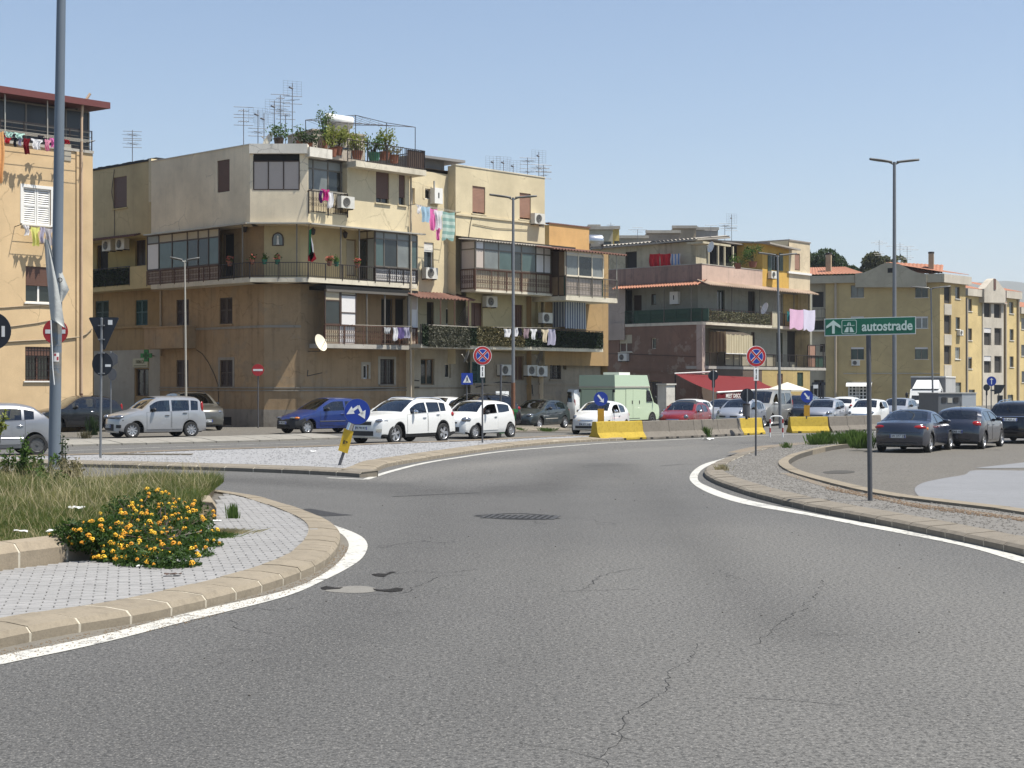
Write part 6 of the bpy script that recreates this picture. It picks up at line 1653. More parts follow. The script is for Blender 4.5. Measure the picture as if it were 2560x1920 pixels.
 V=[v for rg_ in rings for v in rg_];Vm=[(a,-b,c)for a,b,c in V]
 body.v=V+Vm;nV=len(V)
 def inset_pt(v,d=0.012):
  return(v[0],v[1]*(1-d/hw),v[2]-d*0.6)
 for i in range(len(rings)-1):
  for j in range(M-1):
   a,b,c,d=i*M+j,(i+1)*M+j,(i+1)*M+j+1,i*M+j+1
   k=classify(i,j)
   for side in(0,1):
    q=(a,b,c,d)if side==0 else(nV+a,nV+d,nV+c,nV+b)
    if k is None:
     body.f.append(q);body.sm.append(True)
     lowr=S.get('blacklow',0);x=st[i][0]
     mi=0
     if j<lowr:mi=1
     if S.get('blackbump')and(x<0.42 or x>L-0.35)and body.v[a][2]<0.56:mi=1
     if S.get('blackroof')and j>=n1+n2 and st[i][1]>H*0.93:mi=1
     body.m.append(mi)
    else:
     nm=(k[0],k[1],side if k[0]=='side_window' else 0)
     g=glass_parts.setdefault(nm,[])
     src=V if side==0 else Vm
     g.append([inset_pt(src[t])for t in((a,b,c,d)if side==0 else(a,d,c,b))])
     # end caps
 for i in(0,len(rings)-1):
  base=i*M
  for j in range(M-1):
   q=(base+j,base+j+1,nV+base+j+1,nV+base+j);body.f.append(q if i==0 else q[::-1]);body.m.append(1 if S.get('blackbump')else 0);body.sm.append(True)
 bo=body.build('body',[paint,M_rub],T,sharp=45)
 bm=bmesh.new();bm.from_mesh(bo.data);bmesh.ops.remove_doubles(bm,verts=bm.verts,dist=0.0008);bmesh.ops.dissolve_degenerate(bm,edges=bm.edges,dist=0.0008);bm.to_mesh(bo.data);bm.free()
 for(kind,k,side),quads in glass_parts.items():
  if kind=='side_window' and side==S.get('open_side',-1)and k==0:continue
  g=MB();g.smooth=True
  for q in quads:g.add(q,[(0,1,2,3)])
  dark=S.get('privacy')and(k>0 or kind=='rear_window')
  go=g.build(kind,M_cglassd if dark else M_cglass,T,sharp=0)
  bm=bmesh.new();bm.from_mesh(go.data);bmesh.ops.remove_doubles(bm,verts=bm.verts,dist=0.002);bm.to_mesh(go.data);bm.free()
  # interior and underside
 g=MB();x0=S['ws'][0]
 for sy in(-1,1):
  for xs_ in S.get('seats',(S['win'][0][0]+0.62,)):
   g.bx(L/2-xs_-0.12,L/2-xs_+0.0,sy*hw*0.42-0.23,sy*hw*0.42+0.23,0.45,lin(belt,xs_)+0.16)
   g.bx(L/2-xs_-0.10,L/2-xs_-0.02,sy*hw*0.42-0.11,sy*hw*0.42+0.11,lin(belt,xs_)+0.18,lin(belt,xs_)+0.36)
 xr_=min(S['win'][-1][1]-0.15,L-0.95)
 if xr_>S['win'][0][0]+1.0:g.bx(L/2-xr_-0.12,L/2-xr_,-hw*0.72,hw*0.72,0.45,lin(belt,xr_)+0.10)
 g.bx(L/2-x0-0.42,L/2-x0-0.05,-hw*0.80,hw*0.80,0.6,lin(belt,x0)-0.02)
 g.build('interior',M_seat,T)
 g=MB();g.bx(-L/2+0.25,L/2-0.25,-hw*0.80,hw*0.80,bz-0.03,0.42)
 for w in wx:g.bx(L/2-w-ra,L/2-w+ra,-hw+0.26,hw-0.26,0.2,0.72)
 for w in wx:
  for sy in(-1,1):g.bx(L/2-w-ra,L/2-w+ra,min(sy*(hw-0.26),sy*(hw-0.08)),max(sy*(hw-0.26),sy*(hw-0.08)),r+ra-0.01,r+ra+0.03)
 g.build('underbody',M_under,T)
 # doors
 def side_pt(x,f,sgn,off):
  i=min(range(len(st)),key=lambda q:abs(st[q][0]-x));i=max(0,min(len(st)-2,i if st[i][0]<=x else i-1))
  t=(x-st[i][0])/max(1e-6,st[i+1][0]-st[i][0])
  jf=f*n1;j=min(n1-1,int(jf));u=jf-j
  A=Vector(rings[i][j]).lerp(Vector(rings[i][j+1]),u);B_=Vector(rings[i+1][j]).lerp(Vector(rings[i+1][j+1]),u);p=A.lerp(B_,min(1,max(0,t)))
  return Vector((p.x,sgn*(p.y+off),p.z))
 for da,db in S['doors']:
  for sgn in(-1,1):
   g=MB();g.smooth=True;f0,f1=0.12,0.985;nx_,nz_=10,6;e=0.012
   g.cur=1;g.grid(lambda a,b:side_pt(da+(db-da)*a,f0+(f1-f0)*b,sgn,0.0015),nx_,nz_)
   g.cur=0;g.grid(lambda a,b:side_pt(da+e+(db-da-2*e)*a,f0+0.02+(f1-f0-0.03)*b,sgn,0.006),nx_,nz_)
   do=g.build('door',[paint,M_rub],T,sharp=0)
   h=MB();hx_=db-0.16;pz_=side_pt(hx_,0.80,sgn,0.02)
   ellipsoid(h,pz_,(0.095,0.02,0.017));h.build('handle',S.get('handle',paint),do)
   if S.get('strip'):
    h=MB();q0_,q1_=[Vector((L/2-x_,sgn*plan(x_)*0.998,0.50))for x_ in(max(da,wx[0]+ra)+.03,min(db,wx[1]-ra)-.03)];h.tube(q0_,q1_,0.02,5);h.build('side_moulding',S.get('stripm',M_rub),do)
    # wheels
 me_t,me_r=wheel_meshes(r,0.19,S.get('rim','cover9'))
 for w in wx:
  for sgn in(-1,1):
   wo_=bpy.data.objects.new('wheel',me_t);COL.objects.link(wo_);wo_.parent=T;wo_.location=(L/2-w,sgn*(hw-0.115),r)
   wo_.rotation_euler=(0,random.uniform(0,6),0 if sgn>0 else math.pi)
   ro=bpy.data.objects.new('rim',me_r);COL.objects.link(ro);ro.parent=wo_
   # front / rear patches
 fz=[(z,x)for x,z in prof if x<L*0.3];rz=[(z,x)for x,z in reversed(prof)if x>L*0.75]
 def mono(l):
  out=[]
  for z,x in l:
   if not out or z>out[-1][0]:out.append((z,x))
  return out
 fz,rz=mono(fz),mono(rz)
 def fpt(y,z,off):x=lin(fz,z);return Vector((xo(x,y)+off,y,z))
 def rpt(y,z,off):x=lin(rz,z);return Vector((xo(x,y)-off,y,z))
 def patch(nm,fn,y0,y1,z0,z1,mat_,off=0.012,shape=None,n=8,parent=T,m=3):
  g=MB();g.smooth=False
  def f(a,b):
   zz=z0+(z1-z0)*b;sh=shape(b)if shape else 1.0;yc=(y0+y1)/2
   return fn(yc+(y0-yc+(y1-y0)*a)*sh,zz,off)
  g.grid(f,n,m)
  # rim of the patch
  edge=[f(i/n,0)for i in range(n+1)]+[f(1,j/m)for j in range(1,m+1)]+[f(i/n,1)for i in range(n-1,-1,-1)]+[f(0,j/m)for j in range(m-1,0,-1)]
  for a,b in zip(edge,edge[1:]+edge[:1]):
   dx=Vector((-off*2.5 if fn is fpt else off*2.5,0,0));g.quad(a,b,b+dx,a+dx)
  return g.build(nm,mat_,parent)
 for nm,fn,y0,y1,z0,z1,mat_ in S.get('front',()):patch(nm,fpt,y0,y1,z0,z1,mat_)
 for nm,fn,y0,y1,z0,z1,mat_ in S.get('rear',()):patch(nm,rpt,y0,y1,z0,z1,mat_)
 if S.get('plate',True):
  for fn,z in((fpt,S.get('pz',0.42)),(rpt,S.get('prz',0.55))):
   po=patch('number_plate',fn,-0.26,0.26,z-0.055,z+0.055,M_plate,0.02,n=6)
   for a in(-1,1):patch('blue_band',fn,a*0.245-0.015,a*0.245+0.015,z-0.053,z+0.053,M_plateb,0.0225,parent=po,n=1)
   vs,fs=txt_mesh(S.get('ptext','EK 508'),0.105,None,0.0012);sg=1 if fn is fpt else-1
   vv=[]
   for x_,y_,z_ in vs:q=fn(sg*x_,z+y_,0.024+z_*0.4);vv.append(q)
   g=MB();g.add(vv,fs);g.build('lettering',M_ink,po)
 for lx,ly,lz,rx_,ry_,rz_,rot,mat_ in S.get('lamps',()):
  for sgn in(-1,1):
   i=min(range(len(st)),key=lambda q:abs(st[q][0]-lx));pts_=[p for p in rings[i]if p[2]>=lz-0.25]
   ys_=min(pts_,key=lambda p:abs(p[2]-lz))[1]if pts_ else ly
   yy=min(ly,ys_-ry_*0.30);rr=rx_ if lx<L/2 else rx_*0.9
   g=MB();ellipsoid(g,(L/2-lx-(bow(lx)*(yy/hw)**2 if lx>L/2 else 0),sgn*yy,lz),(rr,ry_,rz_),-rot*sgn);g.build('headlight' if lx<L/2 else 'tail_light',mat_,T)
   # mirrors
 xm=S['win'][0][0]+S.get('mx',0.16);zm=lin(belt,xm)+0.07
 for sgn in(-1,1):
  g=MB();ellipsoid(g,(L/2-xm,sgn*(hw+0.07),zm),(0.07,0.12,0.075));g.tube((L/2-xm,sgn*(hw-0.1),zm-0.04),(L/2-xm,sgn*(hw+0.05),zm-0.02),0.022,5)
  g.build('wing_mirror',S.get('mirror',M_rub),T)
 if S.get('rails'):
  for sgn in(-1,1):
   g=MB();pts=[]
   for k in range(9):
    x=S['rails'][0]+(S['rails'][1]-S['rails'][0])*k/8;i=min(range(len(st)),key=lambda q:abs(st[q][0]-x)+(0 if st[q][1]>H*.7 else 9));v=rings[i][n1+n2+1]
    pts.append((v[0],sgn*v[1],v[2]+(0.05 if 0<k<8 else 0.0)))
   g.path(pts,0.018,6);g.build('roof_rail',S.get('railm',M_chrome),T)
 if S.get('aerial'):
  g=MB();x=S['aerial'];z=lin([p for p in prof],x);g.tube((L/2-x,0,z-.01),(L/2-x-0.25,0,z+0.38),0.006,4);g.build('aerial',M_rub,T)
 return T
def spec(**k):return k
def mkfront(gz0,gz1,gw,low=(0.26,0.40,0.45),gm=None,bar=True):
 l=[('grille',0,-gw,gw,gz0,gz1,gm or M_rub),('intake',0,-low[2],low[2],low[0],low[1],M_rub)]
 return l
S_panda=spec(L=3.65,W=1.64,H=1.55,wheels=(0.64,2.94),r=0.30,belt=[(0,.80),(1.0,.96),(3.6,1.02)],tum=0.14,top=[(0,.26),(0,.50),(.02,.72),(.10,.86),(.45,.96),(.90,1.04),(1.0,1.08),(1.52,1.49),(1.85,1.55),(2.9,1.54),(3.38,1.49),(3.52,1.06),(3.63,.86),(3.65,.5),(3.65,.30)],ws=(1.0,1.62),rw=(3.38,3.56),rwz=1.05,win=[(1.28,2.08),(2.16,2.90),(2.98,3.30)],doors=[(1.12,2.12),(2.14,2.86)],front=[('grille',0,-.55,.55,.72,.77,M_rub),('intake',0,-.42,.42,.28,.52,M_rub),('fog_panel',0,-.76,-.56,.38,.50,M_rub),('fog_panel',0,.56,.76,.38,.50,M_rub)],lamps=[(.22,.60,.78,.20,.12,.085,0.5,M_lamp),(3.47,.74,1.12,.07,.05,.22,0,M_red)],pz=0.45,ptext='FD 214 LK',strip=False,handle=M_rub,rim='cover9')
S_2008=spec(L=4.16,W=1.74,H=1.56,wheels=(0.82,3.36),r=0.345,belt=[(0,.86),(1.2,1.0),(4.1,1.12)],tum=0.20,blacklow=1,bot=0.24,top=[(0,.28),(0,.60),(.03,.80),(.16,.93),(.6,1.01),(1.1,1.07),(1.22,1.10),(1.92,1.50),(2.3,1.56),(3.3,1.54),(3.78,1.44),(3.98,1.15),(4.12,.95),(4.16,.6),(4.15,.34)],ws=(1.22,2.0),rw=(3.78,4.02),rwz=1.1,win=[(1.55,2.42),(2.50,3.18),(3.22,3.55)],doors=[(1.32,2.44),(2.47,3.20)],fbow=0.30,front=[('grille',0,-.40,.40,.66,.78,M_rub),('intake',0,-.48,.48,.30,.46,M_rub),('fog_panel',0,-.74,-.58,.42,.54,M_chrome),('fog_panel',0,.58,.74,.42,.54,M_chrome)],lamps=[(.32,.66,.80,.24,.09,.075,0.55,M_lamp),(3.98,.78,.98,.15,.06,.09,-.3,M_red)],pz=0.56,ptext='FB 790 RT',rim='alloy5',mirror=M_chrome,handle=M_chrome,rails=(2.0,3.7),privacy=True)
S_c1=spec(L=3.43,W=1.63,H=1.47,wheels=(0.66,3.00),r=0.285,belt=[(0,.76),(1.0,.92),(2.6,1.0),(3.4,1.08)],tum=0.19,top=[(0,.26),(0,.5),(.03,.68),(.12,.80),(.45,.92),(.80,1.0),(.88,1.03),(1.42,1.41),(1.75,1.47),(2.5,1.46),(3.0,1.38),(3.25,1.05),(3.40,.82),(3.43,.45),(3.42,.30)],ws=(.88,1.5),rw=(3.02,3.30),rwz=1.0,win=[(1.12,2.04),(2.14,2.95)],doors=[(1.0,2.08)],front=[('grille',0,-.36,.36,.60,.65,M_rub),('intake',0,-.46,.46,.28,.46,M_rub)],lamps=[(.28,.64,.74,.20,.10,.10,0.6,M_lamp),(3.28,.70,.88,.07,.06,.20,0,M_red)],pz=0.5,ptext='DW 631 HJ',rim='cover9',handle=M_rub,mirror=M_rub)
S_107=dict(S_c1);S_107.update(win=[(1.12,1.86),(1.94,2.85)],doors=[(1.0,1.90),(1.92,2.62)],ptext='DX 920 MA')
S_500=spec(L=3.55,W=1.63,H=1.49,wheels=(0.66,2.96),r=0.295,belt=[(0,.80),(1.0,.94),(3.5,.98)],tum=0.24,crown=0.08,top=[(0,.27),(0,.5),(.04,.70),(.16,.84),(.5,.94),(.88,1.01),(1.0,1.05),(1.55,1.42),(1.9,1.49),(2.5,1.47),(3.0,1.32),(3.3,1.05),(3.48,.85),(3.55,.5),(3.53,.32)],ws=(1.0,1.62),rw=(3.0,3.32),rwz=1.0,win=[(1.24,2.12),(2.20,2.82)],doors=[(1.10,2.16)],nf=0.18,fbow=0.30,front=[('grille',0,-.34,.34,.63,.66,M_chrome),('intake',0,-.50,.50,.29,.40,M_rub)],lamps=[(.33,.60,.76,.13,.11,.115,0.5,M_lamp),(.28,.62,.56,.07,.06,.06,0.5,M_lamp),(3.42,.68,.82,.07,.08,.13,0,M_red)],pz=0.47,ptext='EM 377 XG',rim='alloy7',handle=M_chrome,mirror=M_chrome)
S_punto=spec(L=3.78,W=1.63,H=1.45,wheels=(0.68,3.10),r=0.28,belt=[(0,.70),(1.1,.90),(3.7,.96)],tum=0.22,blackbump=True,top=[(0,.26),(0,.52),(.05,.64),(.4,.77),(1.0,.93),(1.08,.96),(1.8,1.39),(2.1,1.45),(3.0,1.43),(3.4,1.34),(3.66,.95),(3.76,.8),(3.78,.45),(3.78,.32)],ws=(1.08,1.88),rw=(3.42,3.66),rwz=.95,win=[(1.42,2.42),(2.52,3.28)],doors=[(1.22,2.48)],front=[('intake',0,-.45,.45,.30,.36,M_blk)],lamps=[(.17,.50,.64,.12,.16,.055,0.15,M_lamp),(.26,.69,.64,.11,.06,.05,0.7,M_amber),(3.66,.68,1.0,.06,.06,.2,0,M_red)],pz=0.45,ptext='AY 482 RC',rim='cover6',strip=True)
S_ypsilon=spec(L=3.80,W=1.70,H=1.53,wheels=(0.70,3.08),r=0.295,belt=[(0,.80),(1.1,.95),(3.7,1.05)],tum=0.22,top=[(0,.26),(0,.55),(.04,.74),(.16,.86),(.7,.98),(1.08,1.04),(1.7,1.46),(2.1,1.53),(2.9,1.50),(3.4,1.36),(3.6,1.1),(3.77,.9),(3.8,.45),(3.78,.32)],ws=(1.08,1.78),rw=(3.4,3.64),rwz=1.05,win=[(1.40,2.36),(2.46,3.2)],doors=[(1.2,2.42)],front=[('grille',0,-.20,.20,.52,.72,M_chrome),('intake',0,-.46,.46,.28,.40,M_rub)],lamps=[(.32,.62,.74,.22,.10,.10,0.6,M_lamp),(3.66,.72,.95,.06,.06,.22,0,M_red)],ptext='DB 117 ZF',rim='alloy7',handle=M_chrome)
S_ibiza=spec(L=3.95,W=1.70,H=1.44,wheels=(0.80,3.26),r=0.295,belt=[(0,.74),(1.1,.90),(3.8,.98)],tum=0.24,top=[(0,.26),(0,.50),(.05,.66),(.3,.80),(.9,.93),(1.12,.97),(1.85,1.38),(2.2,1.44),(3.0,1.41),(3.5,1.25),(3.75,.98),(3.92,.84),(3.95,.45),(3.93,.32)],ws=(1.12,1.92),rw=(3.45,3.78),rwz=.95,win=[(1.48,2.46),(2.54,3.28)],doors=[(1.28,2.5)],front=[('grille',0,-.30,.30,.58,.68,M_rub),('intake',0,-.52,.52,.27,.42,M_rub)],lamps=[(.30,.60,.68,.20,.12,.085,0.5,M_lamp),(3.80,.72,.85,.10,.06,.1,0,M_red)],ptext='CR 556 PL',rim='cover6',strip=True,stripm=M_alul)
S_polo=spec(L=3.92,W=1.66,H=1.48,wheels=(0.76,3.24),r=0.305,belt=[(0,.78),(1.1,.93),(3.8,1.03)],tum=0.25,crown=.09,top=[(0,.26),(0,.52),(.04,.7),(.2,.82),(.95,.97),(1.1,1.0),(1.8,1.42),(2.15,1.48),(2.75,1.47),(3.25,1.38),(3.62,1.08),(3.86,.90),(3.92,.5),(3.90,.30)],ws=(1.1,1.88),rw=(3.28,3.6),rwz=1.0,win=[(1.45,2.16),(2.24,2.84),(2.92,3.22)],doors=[(1.25,2.2),(2.22,2.95)],lamps=[(.25,.6,.72,.18,.12,.09,0.5,M_lamp),(3.80,.75,.86,.10,.06,.13,-0.3,M_red)],ptext='CZ 301 DD',rim='steel',strip=True,stripm=P_silver)
S_micra=spec(L=3.72,W=1.66,H=1.54,wheels=(0.70,3.12),r=0.29,belt=[(0,.78),(1.0,.95),(3.6,1.0)],tum=0.22,crown=.09,top=[(0,.27),(0,.5),(.05,.70),(.18,.82),(.6,.96),(.95,1.03),(1.6,1.47),(2.0,1.54),(2.8,1.50),(3.3,1.35),(3.5,1.05),(3.68,.85),(3.72,.45),(3.7,.32)],ws=(.98,1.66),rw=(3.3,3.54),rwz=1.0,win=[(1.28,2.06),(2.14,2.85),(2.92,3.15)],doors=[(1.12,2.1),(2.12,2.85)],front=[('grille',0,-.48,-.12,.58,.66,M_rub),('grille',0,.12,.48,.58,.66,M_rub),('intake',0,-.40,.40,.30,.40,M_rub)],lamps=[(.38,.62,.82,.17,.10,.12,0.5,M_lamp),(3.55,.7,.9,.07,.06,.16,0,M_red)],ptext='DG 845 SN',rim='alloy7',handle=M_rub)
S_307=spec(L=4.35,W=1.78,H=1.42,wheels=(0.90,3.50),r=0.325,belt=[(0,.72),(1.3,.92),(3.2,.98),(4.3,1.0)],tum=0.26,crown=0.07,rbow=0.26,nr=0.13,top=[(0,.26),(0,.5),(.05,.66),(.3,.78),(1.1,.94),(1.28,.98),(2.05,1.36),(2.4,1.42),(2.75,1.40),(3.45,1.08),(3.56,1.04),(4.05,1.03),(4.22,.98),(4.32,.80),(4.35,.58),(4.33,.30)],ws=(1.28,2.12),rw=(2.80,3.50),rwz=1.02,win=[(1.62,2.55),(2.60,3.05)],doors=[(1.42,2.72)],rear=[('bumper_slot',0,-.62,.62,.33,.36,M_rub),('boot_seam',0,-.70,.70,.675,.685,M_rub)],lamps=[(.3,.65,.66,.22,.1,.08,.5,M_lamp),(4.17,.60,.84,.14,.27,.09,0.35,M_red),(4.0,.82,.80,.12,.05,.07,0.1,M_amber)],prz=0.56,pz=.42,ptext='CW 377 ZP',rim='alloy5',handle=P_dgrey,mirror=P_dgrey)
S_207=spec(L=4.03,W=1.75,H=1.48,wheels=(0.82,3.36),r=0.315,belt=[(0,.78),(1.2,.95),(3.9,1.02)],tum=0.24,crown=.08,rbow=0.22,top=[(0,.26),(0,.5),(.05,.7),(.3,.83),(1.0,1.0),(1.15,1.04),(1.85,1.43),(2.25,1.48),(3.0,1.46),(3.45,1.38),(3.80,1.04),(3.97,.90),(4.03,.6),(4.0,.32)],ws=(1.18,1.92),rw=(3.46,3.80),rwz=1.02,win=[(1.50,2.30),(2.38,3.10),(3.14,3.36)],doors=[(1.35,2.34),(2.36,3.1)],rear=[('bumper_slot',0,-.5,.5,.33,.37,M_rub)],lamps=[(.3,.65,.7,.25,.1,.09,.5,M_lamp),(3.86,.66,.86,.12,.18,.13,.4,M_red)],prz=.62,ptext='DT 068 VB',rim='alloy7',handle=P_dgrey,mirror=P_dgrey,aerial=3.2)
S_suv=spec(L=4.44,W=1.85,H=1.64,wheels=(0.88,3.54),r=0.355,belt=[(0,.88),(1.3,1.05),(4.3,1.14)],tum=0.22,bot=.26,rbow=.2,top=[(0,.28),(0,.6),(.04,.85),(.25,.97),(1.1,1.08),(1.25,1.12),(1.95,1.58),(2.35,1.64),(3.5,1.62),(3.95,1.52),(4.18,1.18),(4.38,1.0),(4.44,.6),(4.42,.34)],ws=(1.28,2.05),rw=(3.96,4.22),rwz=1.15,win=[(1.6,2.5),(2.58,3.3),(3.36,3.75)],doors=[(1.42,2.54),(2.56,3.4)],blacklow=1,rear=[('chrome_bar',0,-.5,.5,1.03,1.05,M_chrome),('bumper_slot',0,-.55,.55,.45,.52,M_rub)],lamps=[(.3,.7,.85,.2,.1,.08,.5,M_lamp),(4.24,.78,.98,.16,.10,.10,.4,M_red)],prz=.92,ptext='EF 429 JC',rim='alloy5',rails=(2.1,3.9),aerial=3.9,handle=P_black,mirror=P_black,privacy=True)
S_van=spec(L=4.80,W=1.92,H=1.97,wheels=(0.92,3.95),r=0.33,belt=[(0,.95),(1.1,1.15),(4.7,1.18)],tum=0.12,bot=.26,rbow=.06,nr=.04,top=[(0,.30),(0,.65),(.05,.90),(.3,1.05),(.85,1.2),(.95,1.24),(1.70,1.86),(2.05,1.97),(4.5,1.97),(4.70,1.90),(4.77,1.3),(4.80,.9),(4.80,.4)],ws=(.95,1.78),rw=(4.70,4.79),rwz=1.25,win=[(1.25,2.15),(2.3,3.35),(3.5,4.45)],doors=[(1.15,2.2)],strip=True,stripm=M_alul,front=[('grille',0,-.5,.5,.70,.82,M_rub),('intake',0,-.5,.5,.36,.50,M_rub)],lamps=[(.3,.74,.85,.2,.1,.13,.4,M_lamp),(4.74,.88,1.15,.04,.05,.25,0,M_red)],ptext='CV 660 AE',rim='cover6',mirror=P_white,privacy=True,pz=.6,prz=.6)
S_600=spec(L=3.62,W=1.62,H=1.45,wheels=(0.66,2.98),r=0.28,belt=[(0,.76),(1.0,.92),(3.5,.98)],tum=0.22,top=[(0,.26),(0,.5),(.04,.68),(.2,.8),(.9,.97),(1.0,1.0),(1.6,1.40),(1.95,1.46),(2.9,1.44),(3.3,1.3),(3.48,1.0),(3.6,.85),(3.62,.45),(3.6,.32)],ws=(1.0,1.66),rw=(3.28,3.5),rwz=.98,win=[(1.3,2.1),(2.18,3.05)],doors=[(1.14,2.14)],front=[('grille',0,-.45,.45,.60,.66,M_chrome),('intake',0,-.45,.45,.29,.40,M_rub)],lamps=[(.27,.6,.72,.18,.1,.09,.5,M_lamp),(3.5,.7,.95,.06,.06,.2,0,M_red)],ptext='EN 704 KB',rim='cover6')
def place(label,cat,ul,ur,vb,th,S,paint,dirn='toward',name='parked_car',**kw):
 """put a vehicle so that it covers ul..ur with its nearest wheel on vb; th = angle of its long axis from the picture plane"""
 t=R(th);d={'toward':(-math.cos(t),-math.sin(t)),'away':(math.cos(t),math.sin(t)),'towardR':(math.cos(t),-math.sin(t)),'awayL':(-math.cos(t),math.sin(t))}[dirn]
 d=Vector(d);n=Vector((-d.y,d.x));L,W_=S['L'],S['W'];c=Vector((0,60.0));um=(ul+ur)/2
 g0=gp(um,vb);c=Vector((g0.x,g0.y))
 for _ in range(12):
  cor=[c+d*(sx*L*0.47)+n*(sy*W_*0.46)for sx in(-1,1)for sy in(-1,1)]
  us=[1280+FPX*q.x/q.y for q in cor]
  wh=[c+d*(L/2-w)+n*(sy*(W_/2-.1))for w in S['wheels']for sy in(-1,1)]
  vs=[HZ+(CH-gz(q.x,q.y))*FPX/q.y for q in wh]
  c.x+=(um-(min(us)+max(us))/2)/FPX*c.y
  c.y*=1+0.8*(max(vs)-vb)/(vb-HZ)
 print('CAR %-40s Y=%.1f x=%.1f width want %d got %d'%(label[:40],c.y,c.x,ur-ul,max(us)-min(us)))
 z=gz(c.x,c.y)
 return car(label,cat,(c.x,c.y,z+0.012),math.atan2(d.y,d.x),S,paint,name,**kw)
V={}
V['polo']=place('silver hatchback with black steel wheels cut off by the left edge','car',-180,92,1146,32,S_polo,carpaint('mid silver paint',(0.25,0.255,0.27),0.5,0.32))
V['ypsilon']=place('black hatchback parked behind the grey lamp post by the yellow house','car',92,290,1082,36,S_ypsilon,P_black)
V['panda']=place('silver five door hatchback with black grille parked in front of the chemist','car',257,517,1097,35,S_panda,P_silver)
V['bronze']=place('dark grey estate with roof rails half hidden behind the silver five door car','car',425,541,1077,62,dict(S_suv,L=4.2,H=1.60,lamps=[(.3,.66,.80,.2,.12,.10,.5,M_lamp)],win=[(1.6,2.5),(2.58,3.3)],railm=M_rub,ptext='BZ 226 TT'),P_bronze,'towardR')
V['blue']=place('dark blue three door hatchback with black bumper, behind the round two way arrow sign','car',705,905,1086,40,S_punto,P_blue)
V['2008']=place('white crossover with silver roof rails in the traffic queue','car',872,1131,1112,53,S_2008,P_white,name='car')
V['c1']=place('small white three door car with open driver window behind the white crossover','car',1113,1263,1098,54,dict(S_c1,open_side=0),P_white,name='car')
V['blacksuv']=place('black estate parked behind the small white three door car','car',1108,1262,1078,40,dict(S_suv,H=1.66,railm=M_rub),P_black)
V['whiteback']=place('white car of which only the roof shows left of the black estate','car',1050,1150,1074,62,S_c1,P_white)
V['ibiza']=place('dark green grey hatchback parked behind the rusty foot of the street lamp','car',1262,1423,1074,58,S_ibiza,P_grey)
V['white500']=place('small rounded white car with driver beside the yellow end barrier','car',1415,1585,1088,64,dict(S_500,open_side=0),P_white,name='car')
V['red500']=place('small rounded red car behind the concrete barriers','car',1634,1788,1084,63,dict(S_500,blackroof=True,ptext='DH 095 CW'),P_red,name='car')
V['whitered']=place('white hatchback hidden behind the small red car','car',1640,1795,1068,60,dict(S_207,lamps=S_207['lamps']),P_white)
V['silver2']=place('silver hatchback parked in the shade of the red awning','car',1762,1850,1066,62,S_polo,P_silver)
V['micra']=place('rounded silver hatchback with twin grilles behind the grey litter bin','car',1785,1918,1072,60,S_micra,P_silverb,name='car')
V['van']=place('grey passenger van with dark rear windows next to the red and white hoop','van',1838,1978,1066,62,dict(S_van,open_side=0),P_vgrey,name='van')
V['blk2']=place('black car with bright headlight between the grey van and the arrow sign','car',1960,2040,1062,68,dict(S_suv,ptext='FH 183 PN'),P_black)
V['107']=place('small pale silver five door car right behind the yellow barrier with arrow sign','car',2010,2112,1068,63,S_107,P_silverb,name='car')
V['grey3']=place('pale grey car whose roof shows behind the small silver five door car','car',2015,2095,1056,60,S_polo,P_silver)
V['white3']=place('white estate with red tail light between two queueing cars','car',2088,2150,1050,64,dict(S_207,L=3.9),P_white,'away')
V['white600']=place('white hatchback with black mirror behind the sign post of the motorway sign','car',2108,2232,1066,62,dict(S_600,open_side=0),P_white,name='car')
V['pale4']=place('pale blue silver saloon in front of the white box truck','car',2200,2290,1058,60,S_600,P_silverb,name='car')
V['307']=place('slate grey coupe cabriolet parked on the right with its boot towards the road','car',2180,2393,1133,60,S_307,P_dgrey,'away')
V['207']=place('dark blue grey hatchback parked ahead of the slate coupe','car',2343,2502,1124,59,S_207,P_dgrey,'away')
V['sportage']=place('black sport utility car with chrome boot strip cut off by the right edge','car',2472,2650,1110,57,S_suv,P_black,'away')
# lettered white van seen from behind
V['logo']=place('white panel van with dark logo on its rear beside the green camper','van',1393,1480,1062,66,dict(S_van,win=[(1.25,2.15)],ptext='EV 512 BG',open_side=-1),P_white,'away')
T=V['logo'];mb=MB()
for k,(y0,z0,r0)in enumerate(((0.55,1.45,0.22),)):
 pts=[(y0+r0*math.cos(a)*1.5,z0+r0*math.sin(a))for a in[i*0.35 for i in range(12)]]
 mb.path([Vector((-2.43,y,z))for y,z in pts],0.03,5)
mb.build('logo',M_ink,T)
vs,fs=txt_mesh('green',0.26,None,0.004);mb=MB();mb.add([(-2.44,0.0-x,1.40+y)for x,y,z in vs],fs);mb.build('lettering',plain('grey print',(0.25,0.25,0.27),0.6),T)
vs,fs=txt_mesh('servizi ambiente',0.15,None,0.002);mb=MB();mb.add([(-2.44,0.0-x,1.15+y)for x,y,z in vs],fs);mb.build('lettering',plain('grey print',(0.25,0.25,0.27),0.6),T)
